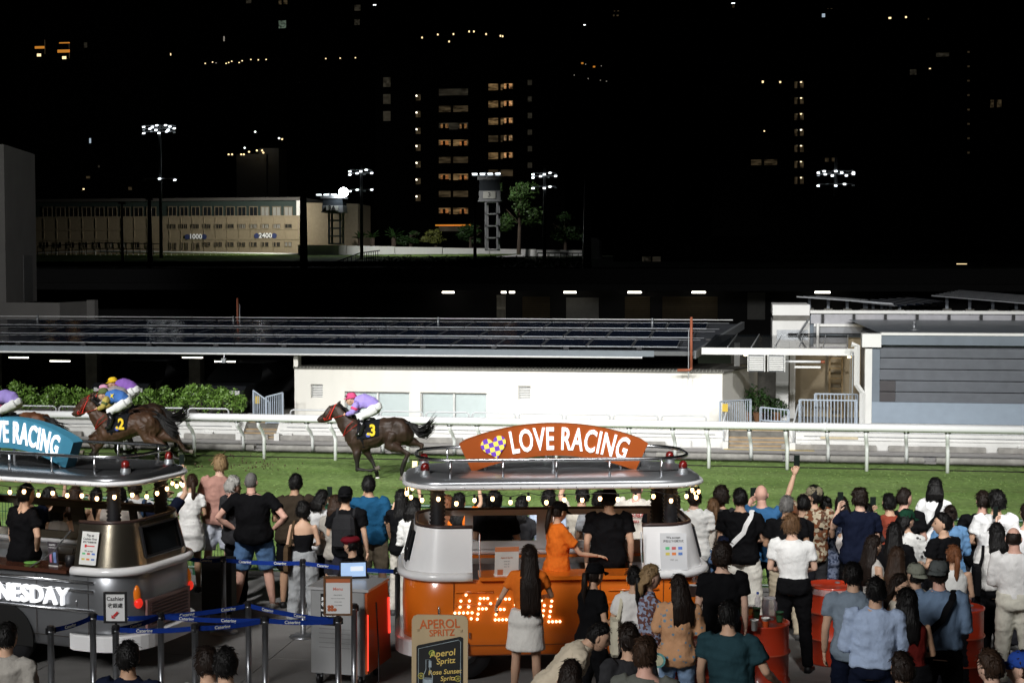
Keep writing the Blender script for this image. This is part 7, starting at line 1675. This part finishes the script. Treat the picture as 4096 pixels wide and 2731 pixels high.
# ================================================================== queue posts, cart, boards, barrels
M_belt = fabric((.008, .03, .2)); M_post = mat('brushed_post', (.30, .31, .33), .35, .9, var=.08, vscale=20)
spots = [(202, 2501), (371, 2449), (462, 2498), (642, 2446), (779, 2493), (893, 2223), (993, 2403), (1060, 2462), (1211, 2235), (1352, 2464), (1416, 2412), (1590, 2268)]
names = ['leftmost steel queue post below the van lettering', 'steel queue post second from the left, behind the cashier sign', 'steel queue post carrying the cashier sign', 'steel queue post right of the cashier sign', 'steel queue post in front of the silver van bumper', 'far steel queue post beside the man in black polo', 'steel queue post in the middle of the queue lanes', 'near steel queue post left of the cart', 'far steel queue post behind the steel cart', 'near steel queue post carrying the menu frame', 'steel queue post at the right side of the cart', 'far steel queue post at the left end of the orange van']
pts = []
pmesh = MB(); pmesh.lathe([(.17, 0), (.17, .015), (.06, .035), (.032, .04), (.032, .88), (.036, .88), (.036, .9)], 18); pmesh = pmesh.mesh('tube', True); pmesh.materials.append(M_post)
hmesh = MB(); hmesh.lathe([(.037, .9), (.037, .945), (.03, .95)], 16); hmesh.box(-.012, .012, -.05, .05, .87, .93); hmesh = hmesh.mesh('belt_head'); hmesh.materials.append(M_black)
for (px, py), lab in zip(spots, names):
    g = G(px, py, .95); g.z = 0; pts.append(g); t = thing('queue_post', lab, 'queue post', tuple(g), random.random() * 3, 'queue posts'); inst('tube', pmesh, t); inst('belt_head', hmesh, t)
def belt(a, b, lab, z=.9, sag=.015, tone=None):
    A, B = pts[a] if isinstance(a, int) else a, pts[b] if isinstance(b, int) else b
    d = B - A; L = d.length; t = thing('queue_belt', lab, 'queue belt', tuple(A), math.atan2(d.y, d.x), 'blue queue belts'); m = MB(); n = 8
    top = [(.04 + (L - .08) * k / n, 0, z + .024 - sag * 4 * (k / n) * (1 - k / n)) for k in range(n + 1)]
    m.loft([[(x, -.0015, zz_), (x, .0015, zz_), (x, .0015, zz_ - .05), (x, -.0015, zz_ - .05)] for x, _, zz_ in top]); m.build('webbing', tone or M_belt, t)
    k = 0; x = .28
    while x < L - .2:
        zz_ = z - sag * 4 * (x / L) * (1 - x / L); tb = text_mb('Catering', .046, .0006, .0008); tb.xf(Matrix.Translation((x, -.004, zz_))); tb.build('printing', mat('belt_print', (.6, .6, .55), .7, var=0), t); x += .45
belt(0, 1, 'blue belt slanting up between the two left queue posts'); belt(1, 3, 'blue belt passing behind the cashier sign'); belt(2, 3, 'dark blue belt from the cashier post to the next post'); belt(2, 4, 'blue belt from the cashier post across the van bumper')
belt(3, 6, 'long blue belt in the middle of the queue'); belt(3, 7, 'blue belt sloping to the near post left of the cart'); belt(4, 7, 'short dark blue belt joining two near posts'); belt(5, 8, 'far blue belt behind the denim shorts'); belt(7, 9, 'blue belt in front of the steel cart'); belt(6, 9, 'blue belt between the middle post and menu frame'); belt(8, 11, 'far blue belt reaching the orange van')
belt(Vector(G(740, 2216, .95)[:2] + (0,)), 5, 'far blue belt ending at the silver van')
# cashier sign and menu frame on the posts
def post_sign(i, label, lines, extra, w, h, z, frame, dx=0, page=None):
    p = pts[i]; t = thing('post_sign', label, 'sign', (p.x, p.y, .95), R(9), 'framed signs on queue posts'); M_ = Matrix.Translation((dx, -.0, z))
    for a in ((-w / 2 - .02, -w / 2, -h / 2 - .02, h / 2 + .02), (w / 2, w / 2 + .02, -h / 2 - .02, h / 2 + .02), (-w / 2, w / 2, h / 2, h / 2 + .02), (-w / 2, w / 2, -h / 2 - .02, -h / 2)): MB().box(a[0], a[1], -.012, .012, a[2], a[3]).xf(M_).build('frame_bar', frame, t)
    sheet(w, h, lines, page or mat('paper_lit', (.7, .7, .7), .5, var=.02), 'page', t, M_, extra); MB().tube([(dx, .01, 0), (dx, .01, z - h / 2)], .012, 6).build('stem', M_black, t)
post_sign(2, 'framed Cashier sign with small red arrow', [('Cashier', .055, .085, (.02, .02, .02), 0), ('收銀處', .05, .015, (.02, .02, .02), 0)], [], .19, .27, .175, M_black)
ar = MB(); ar.add([(-.035, 0, -.035), (.0, 0, -.035), (-.035, 0, .0)], [(0, 1, 2)]); ar.add([(-.022, 0, -.008), (-.008, 0, -.022), (.035, 0, .02), (.02, 0, .035)], [(0, 1, 2, 3)])
o = bpy.data.objects.new('arrow', ar.mesh('arrow')); o.data.materials.append(mat('arrow_red', (.55, .03, .03), .6, var=0)); C.objects.link(o); so_ = [x for x in C.objects if x.name.startswith('post_sign')][-1]; o.parent = so_; o.location = (0, -.016, .105)
post_sign(9, 'bronze framed food menu in front of the steel cart', [('HAPPY WEDNESDAY', .027, .158, (.85, .8, .75), 0), ('Menu', .045, .07, (.7, .25, .2), 0), ('Aperol Spritz', .016, .01, (.3, .3, .3), 0), ('Ham and cheese toastie', .014, -.025, (.35, .35, .35), 0), ('Garden salad', .014, -.06, (.35, .35, .35), 0), ('Crispy wedges', .014, -.095, (.35, .35, .35), 0)], [(-.125, .125, .135, .18, (.5, .14, .05))], .25, .36, .21, mat('bronze_frame', (.2, .11, .06), .4, .5))
fp = [x for x in C.objects if x.name.startswith('post_sign')][-1]; m = MB()
for k in range(5): m.ell((-.09 + (k % 3) * .03, -.006, .07 + (k // 3) * .03), (.018, .003, .018), 8, 5)
m.build('food_picture', mat('food_brown', (.45, .12, .05), .6, var=.3, vscale=40), fp)
# steel cart
ca = G(1243, 2694, .12); cart = thing('steel_cart', 'steel cashier cart with orange side panel and casters', 'cart', (ca.x, ca.y, 0), R(-6)); cw, cd, chh = .62, .62, 1.04
m = MB(); m.rbox(0, cw, 0, cd, .14, chh, .012); m.build('cabinet', mat('brushed_steel', (.4, .405, .41), .42, .35, var=.1, vscale=3), cart)
MB().box(-.03, cw + .05, -.02, cd, chh + .001, chh + .03).build('top', mat('cart_top', (.62, .62, .63), .35, .4, var=.03), cart)
MB().prism([(0, .16), (cd + .12, .16), (cd + .02, chh - .01), (0, chh - .01)], lambda y, z: (cw + .002, y, z), lambda y, z: (cw + .03, y, z)).build('orange_side', mat('cart_orange', (.55, .11, .03), .3, var=.05, coat=.4), cart)
MB().box(.12, .32, -.006, -.001, .66, 1.0).build('notice_plate', mat('notice_black', (.01, .01, .012), .4, var=0), cart)
for tx, z, sz in (('禁止任何', .94, .045), ('在店飲酒', .885, .045), ('NO LIQUOR', .82, .034), ('UNDER 18', .77, .034)): tb = text_mb(tx, sz, .0004, .001); tb.xf(Matrix.Translation((.22, -.008, z))); tb.build('notice_text', M_signw, cart)
for k in range(5): MB().box(.1, .46, -.0045, -.0025, .62 - k * .05, .63 - k * .05).build('notice_line', mat('notice_grey', (.28, .28, .28), .6, var=0), cart)
led = MB(); led.tube([(cw + .036, -.003, .2), (cw + .036, -.003, .8)], .007, 6); led.build('light_strip', emis('red_led', (1, .05, .03), 1.8), cart); led = MB(); led.tube([(cw + .036, cd + .05, .45), (cw + .036, cd + .03, .85)], .012, 6); led.build('light_strip', emis('red_led', (0, 0, 0), 1), cart)
for x in (.07, cw - .07):
    for y in (.08, cd - .08):
        w = MB(); w.lathe([(.012, -.02), (.055, -.02), (.06, 0), (.055, .02), (.012, .02)], 16).xf(Matrix.Translation((x, y, .06)) @ Matrix.Rotation(PI / 2, 4, 'Y')); w_ = w.build('caster', M_black, cart, True); MB().box(x - .035, x + .035, y - .02, y + .02, .08, .14).build('fork', M_galv, w_)
lp = thing('laptop', 'black till laptop with lit screen on the cart', 'laptop', tuple(Vector((ca.x, ca.y, chh + .031)) + Vector(cam2w(.42, .4)) ), R(9 + 8)); MB().box(-.17, .17, -.02, .2, 0, .015).build('base', M_black, lp); MB().cbox((0, .0, .10), (.30, .012, .18), rx=-.12).build('lid', M_black, lp)
MB().cbox((0, -.0085, .10), (.27, .003, .15), rx=-.12).build('screen', mat('till_screen', (.3, .45, .7), .3, var=.15, vscale=9, emit=.55, ecol=(.45, .62, .9)), lp)
MB().cbox((.04, -.0112, .11), (.14, .002, .05), rx=-.12).build('screen_panel', mat('till_panel', (.7, .75, .8), .3, var=0, emit=.6), lp)
cbl = thing('floor_cable', 'loose black cable on the paving beside the cart', 'cable', tuple(Vector((ca.x + .7, ca.y + .1, 0)))); m = MB(); m.tube([(0, 0, .9), (.03, -.02, .4), (.05, -.1, .02), (.25, -.25, .012), (.5, -.1, .012), (.7, -.2, .012), (.62, .1, .012)], .008, 6); m.build('wire', M_black, cbl, True)
sp_ = G(845, 2505, 0); spk = thing('black_cabinet', 'black wheeled cabinet beside the silver van', 'cabinet', (sp_.x - .2, sp_.y + .2, 0), R(9)); m = MB(); m.rbox(0, .38, 0, .35, .1, .78, .01); m.build('case', mat('cabinet_black', (.008, .008, .009), .7, var=.1), spk)
for x in (.06, .32): w = MB(); w.lathe([(.01, -.02), (.05, -.02), (.05, .02), (.01, .02)], 14).xf(Matrix.Translation((x, .05, .05)) @ Matrix.Rotation(PI / 2, 4, 'Y')); w.build('caster', M_galv, spk, True)
# chalkboard
cbp = G(1756, 2464, 1.28); cbp.z = 0; bd_ = thing('chalkboard_sign', 'tall plywood chalkboard with orange title and chalk drinks list', 'sign', tuple(cbp), R(9 - 4)); Wb, Hb = .52, 1.28
M_ply = mat('pale_plywood', (.52, .40, .24), .55, var=.12, vscale=4, stretch=(1, 1, .15)); Tb = Matrix.Rotation(-.05, 4, 'X')
m = MB(); m.prism([(-Wb / 2, 0), (Wb / 2, 0), (Wb / 2, Hb - .05), (Wb / 2 - .015, Hb - .015), (Wb / 2 - .05, Hb), (-Wb / 2 + .05, Hb), (-Wb / 2 + .015, Hb - .015), (-Wb / 2, Hb - .05)], lambda x, z: (x, 0, z), lambda x, z: (x, .02, z)); m.xf(Tb).build('wood_panel', M_ply, bd_)
m = MB(); m.prism([(-.215, .12), (.215, .12), (.215, 1.075), (.19, 1.085), (-.2, 1.0), (-.215, .985)], lambda x, z: (x, -.001, z), lambda x, z: (x, -.008, z)); m.xf(Tb).build('slate_panel', mat('slate_black', (.012, .013, .014), .6, var=.2, vscale=6), bd_)
def chalk(body, size, x, z, col, rot=0, xs=1.0, nm='lettering'):
    tb = text_mb(body, size, .0008, size * .012, xs); tb.xf(Tb @ Matrix.Translation((x, -.0105, z)) @ Matrix.Rotation(rot, 4, 'Y') @ Matrix([[1, 0, .18, 0], [0, 1, 0, 0], [0, 0, 1, 0], [0, 0, 0, 1]])); tb.build(nm, mat('chalk_%d%d%d' % tuple(int(c * 99) for c in col), col, .8, var=.1, vscale=60), bd_)
YC = (.75, .55, .16); OC = (.7, .2, .05); WC = (.6, .62, .62)
def title(body, size, x, z):
    tb = text_mb(body, size, .0015, size * .015, .9); tb.xf(Tb @ Matrix.Translation((x, -.003, z)) @ Matrix.Rotation(-.05, 4, 'Y')); tb.build('title', mat('title_orange', (.6, .13, .03), .6, var=.05), bd_)
title('APEROL', .115, 0, 1.195); title('SPRITZ', .085, .02, 1.115)
chalk('Aperol', .085, .03, .93, YC, -.12); chalk('Spritz', .075, .06, .86, YC, -.12); chalk('Rose Sunset', .062, .05, .76, YC, -.08); chalk('Spritz', .06, .08, .70, YC, -.08); chalk('Aperol', .07, .05, .60, YC, -.1); chalk('Freshness', .058, .07, .535, YC, -.1); chalk('@aperolspritzhk', .034, -.05, .44, WC, -.06)
m = MB()
def line(ps, r=.003): m.tube([Tb @ Vector((x, -.011, z)) for x, z in ps], r, 4)
line([(-.195, .15), (-.195, .97), (.175, 1.055), (.195, 1.04), (.195, .15)]); line([(-.15, .52), (-.15, .72), (-.125, .78), (-.125, .87), (-.09, .87), (-.09, .78), (-.065, .72), (-.065, .52), (-.15, .52)], .004); line([(-.15, .62), (-.065, .62)]); line([(-.15, .7), (-.065, .7)])
m.build('chalk_drawing', mat('chalk_blue', (.4, .48, .52), .8, var=.2, vscale=50), bd_)
m = MB(); m.box(-.1, -.075 + .0, -.0115, -.0105, .80, .86); m.box(-.145, -.07, -.0115, -.0105, .63, .69); m.xf(Tb).build('chalk_bottle_label', mat('chalk_pale', (.35, .42, .48), .8, var=.2, vscale=50), bd_)
for x, z, c in ((-.07, .93, (.4, .5, .1)), (-.17, .72, (.5, .45, .1)), (-.04, .6, (.5, .5, .1)), (.17, .70, (.5, .5, .1)), (-.02, .49, (.4, .45, .1))):
    r_ = MB(); r_.tube([Tb @ Vector((x + .026 * math.cos(a), -.011, z + .026 * math.sin(a))) for a in np.linspace(0, 2 * PI, 13)], .004, 4); [r_.tube([Tb @ Vector((x, -.011, z)), Tb @ Vector((x + .02 * math.cos(a), -.011, z + .02 * math.sin(a)))], .0025, 4) for a in np.linspace(0, 5.2, 6)]; r_.build('chalk_lime', mat('chalk_lime%d' % int(c[0] * 10), c, .8, var=.1), bd_)
m = MB(); m.prism([(.09, .12), (.17, .12), (.17, .40), (.145, .46), (.145, .52), (.115, .52), (.115, .46), (.09, .40)], lambda x, z: (x, -.009, z), lambda x, z: (x, -.0105, z)); m.xf(Tb).build('chalk_orange_bottle', mat('chalk_orange', (.7, .2, .06), .8, var=.2, vscale=30), bd_)
for s in (-1, 1): MB().tube([(s * .2, .06, 1.15), (s * .2, .4, 0)], .015, 6).build('rear_leg', M_ply, bd_)
# red oil barrels
M_drum = mat('drum_red', (.42, .035, .012), .35, var=.1, vscale=5, coat=.3, bump=.05)
drm = MB(); drm.lathe([(.268, 0), (.275, .01), (.268, .03), (.266, .27), (.282, .285), (.282, .3), (.266, .315), (.266, .57), (.282, .585), (.282, .6), (.266, .615), (.266, .85), (.276, .87), (.276, .885), (.262, .885), (.258, .868), (.001, .866)], 32); drm = drm.mesh('drum_shell', True); drm.materials.append(M_drum)
D = []
for (px, py), lab in (((3050, 2485), 'red oil drum table with cups near the teal tee'), ((3326, 2337), 'red oil drum wrapped in film behind the white tee man'), ((3832, 2425), 'red oil drum half hidden beside the black trousers'), ((2790, 2560), 'red oil drum hidden behind the peach blouse')):
    g = G(px, py, .88); g.z = 0; t = thing('oil_drum', lab, 'barrel', tuple(g), random.random(), 'red oil drums used as tables'); inst('drum_shell', drm, t); D.append(g)
    m = MB(); m.lathe([(.03, .867), (.03, .88), (.02, .882)], 10, (.15, .1, 0)); m.build('bung_cap', M_galv, t)
    for z in (.2925, .5925): m = MB(); m.lathe([(.2825, z - .008), (.285, z), (.2825, z + .008)], 32, caps=False); m.build('hoop', mat('drum_edge', (.5, .08, .04), .3, var=0, coat=.4), t, True)
g0 = D[0]
for i, ((px, py), c, b, lab) in enumerate((((3017, 2520), (.75, .75, .72), None, 'plain white cup at the front of the red drum'), ((3062, 2512), (.75, .75, .72), (.45, .06, .01), 'white cup with red drink on the red drum'), ((3118, 2488), (.02, .09, .04), (.02, .08, .035), 'green cup at the right of the red drum'), ((3026, 2472), (.02, .09, .04), (.02, .08, .035), 'green cup behind the plain white cup'), ((2975, 2455), (.02, .09, .04), (.02, .08, .035), 'green cup at the left rim of the red drum'), ((3005, 2462), (.75, .74, .7), (.5, .2, .05), 'pale cup at the back of the red drum'))):
    p = G(px, py, .868); cup(p, lab, c, b)
jr = G(3078, 2470, .868); t = thing('plastic_jug', 'clear plastic jug upside down on the red drum', 'jug', tuple(jr)); m = MB(); m.lathe([(.075, 0), (.08, .16), (.06, .19), (.06, .22)], 18); m.build('shell', mat('clear_plastic', (.75, .72, .8), .15, var=.05, alpha=.45), t, True); m = MB(); m.lathe([(.062, .2), (.064, .205), (.062, .21)], 18); m.build('rim', M_white, t)
br = G(3030, 2448, .868); t = thing('water_bottle', 'clear water bottle with blue cap on the red drum', 'bottle', tuple(br)); m = MB(); m.lathe([(.03, 0), (.032, .12), (.03, .15), (.012, .18), (.012, .2)], 14); m.build('shell', mat('clear_plastic', (0, 0, 0)), t, True); m = MB(); m.lathe([(.014, .195), (.014, .215)], 12); m.build('cap', mat('cap_blue', (.05, .12, .5), .4), t)
g2 = D[2]; cup(Vector((g2.x - .08, g2.y - .1, .868)), 'red paper cup on the half hidden drum', (.4, .02, .02), (.35, .02, .02)); cup(Vector((g2.x + .1, g2.y + .02, .868)), 'white cup on the half hidden drum')
g1 = D[1]; t = thing('drum_film', 'crinkled clear film over the rear drum', 'film', (g1.x, g1.y, .8)); m = MB(); m.lathe([(.284, .0), (.286, .07)], 32, caps=False); co = displace(np.array(m.v), m.f, .006, 30, 2); link('sheet', mk(co, m.f, 'sheet'), mat('film', (.75, .7, .7), .12, var=.3, vscale=20, alpha=.35), t)
fn = thing('hand_fan', 'round pale teal hand fan below the peach blouse', 'fan', tuple(G(2632, 2640, .85)), R(9)); m = MB(); m.lathe([(.07, -.003), (.07, .003)], 20).xf(Matrix.Rotation(PI / 2, 4, 'X')); m.build('disc', mat('fan_teal', (.15, .4, .4), .5, var=.3, vscale=30), fn); m = MB(); m.lathe([(.05, .003), (.05, .006)], 18).xf(Matrix.Rotation(PI / 2, 4, 'X')); m.build('face', mat('fan_cream', (.6, .58, .4), .5, var=.2, vscale=30), fn); MB().box(-.008, .008, -.004, .004, -.17, -.068).build('handle', M_white, fn)
bpy.data.scenes.remove(TMP)
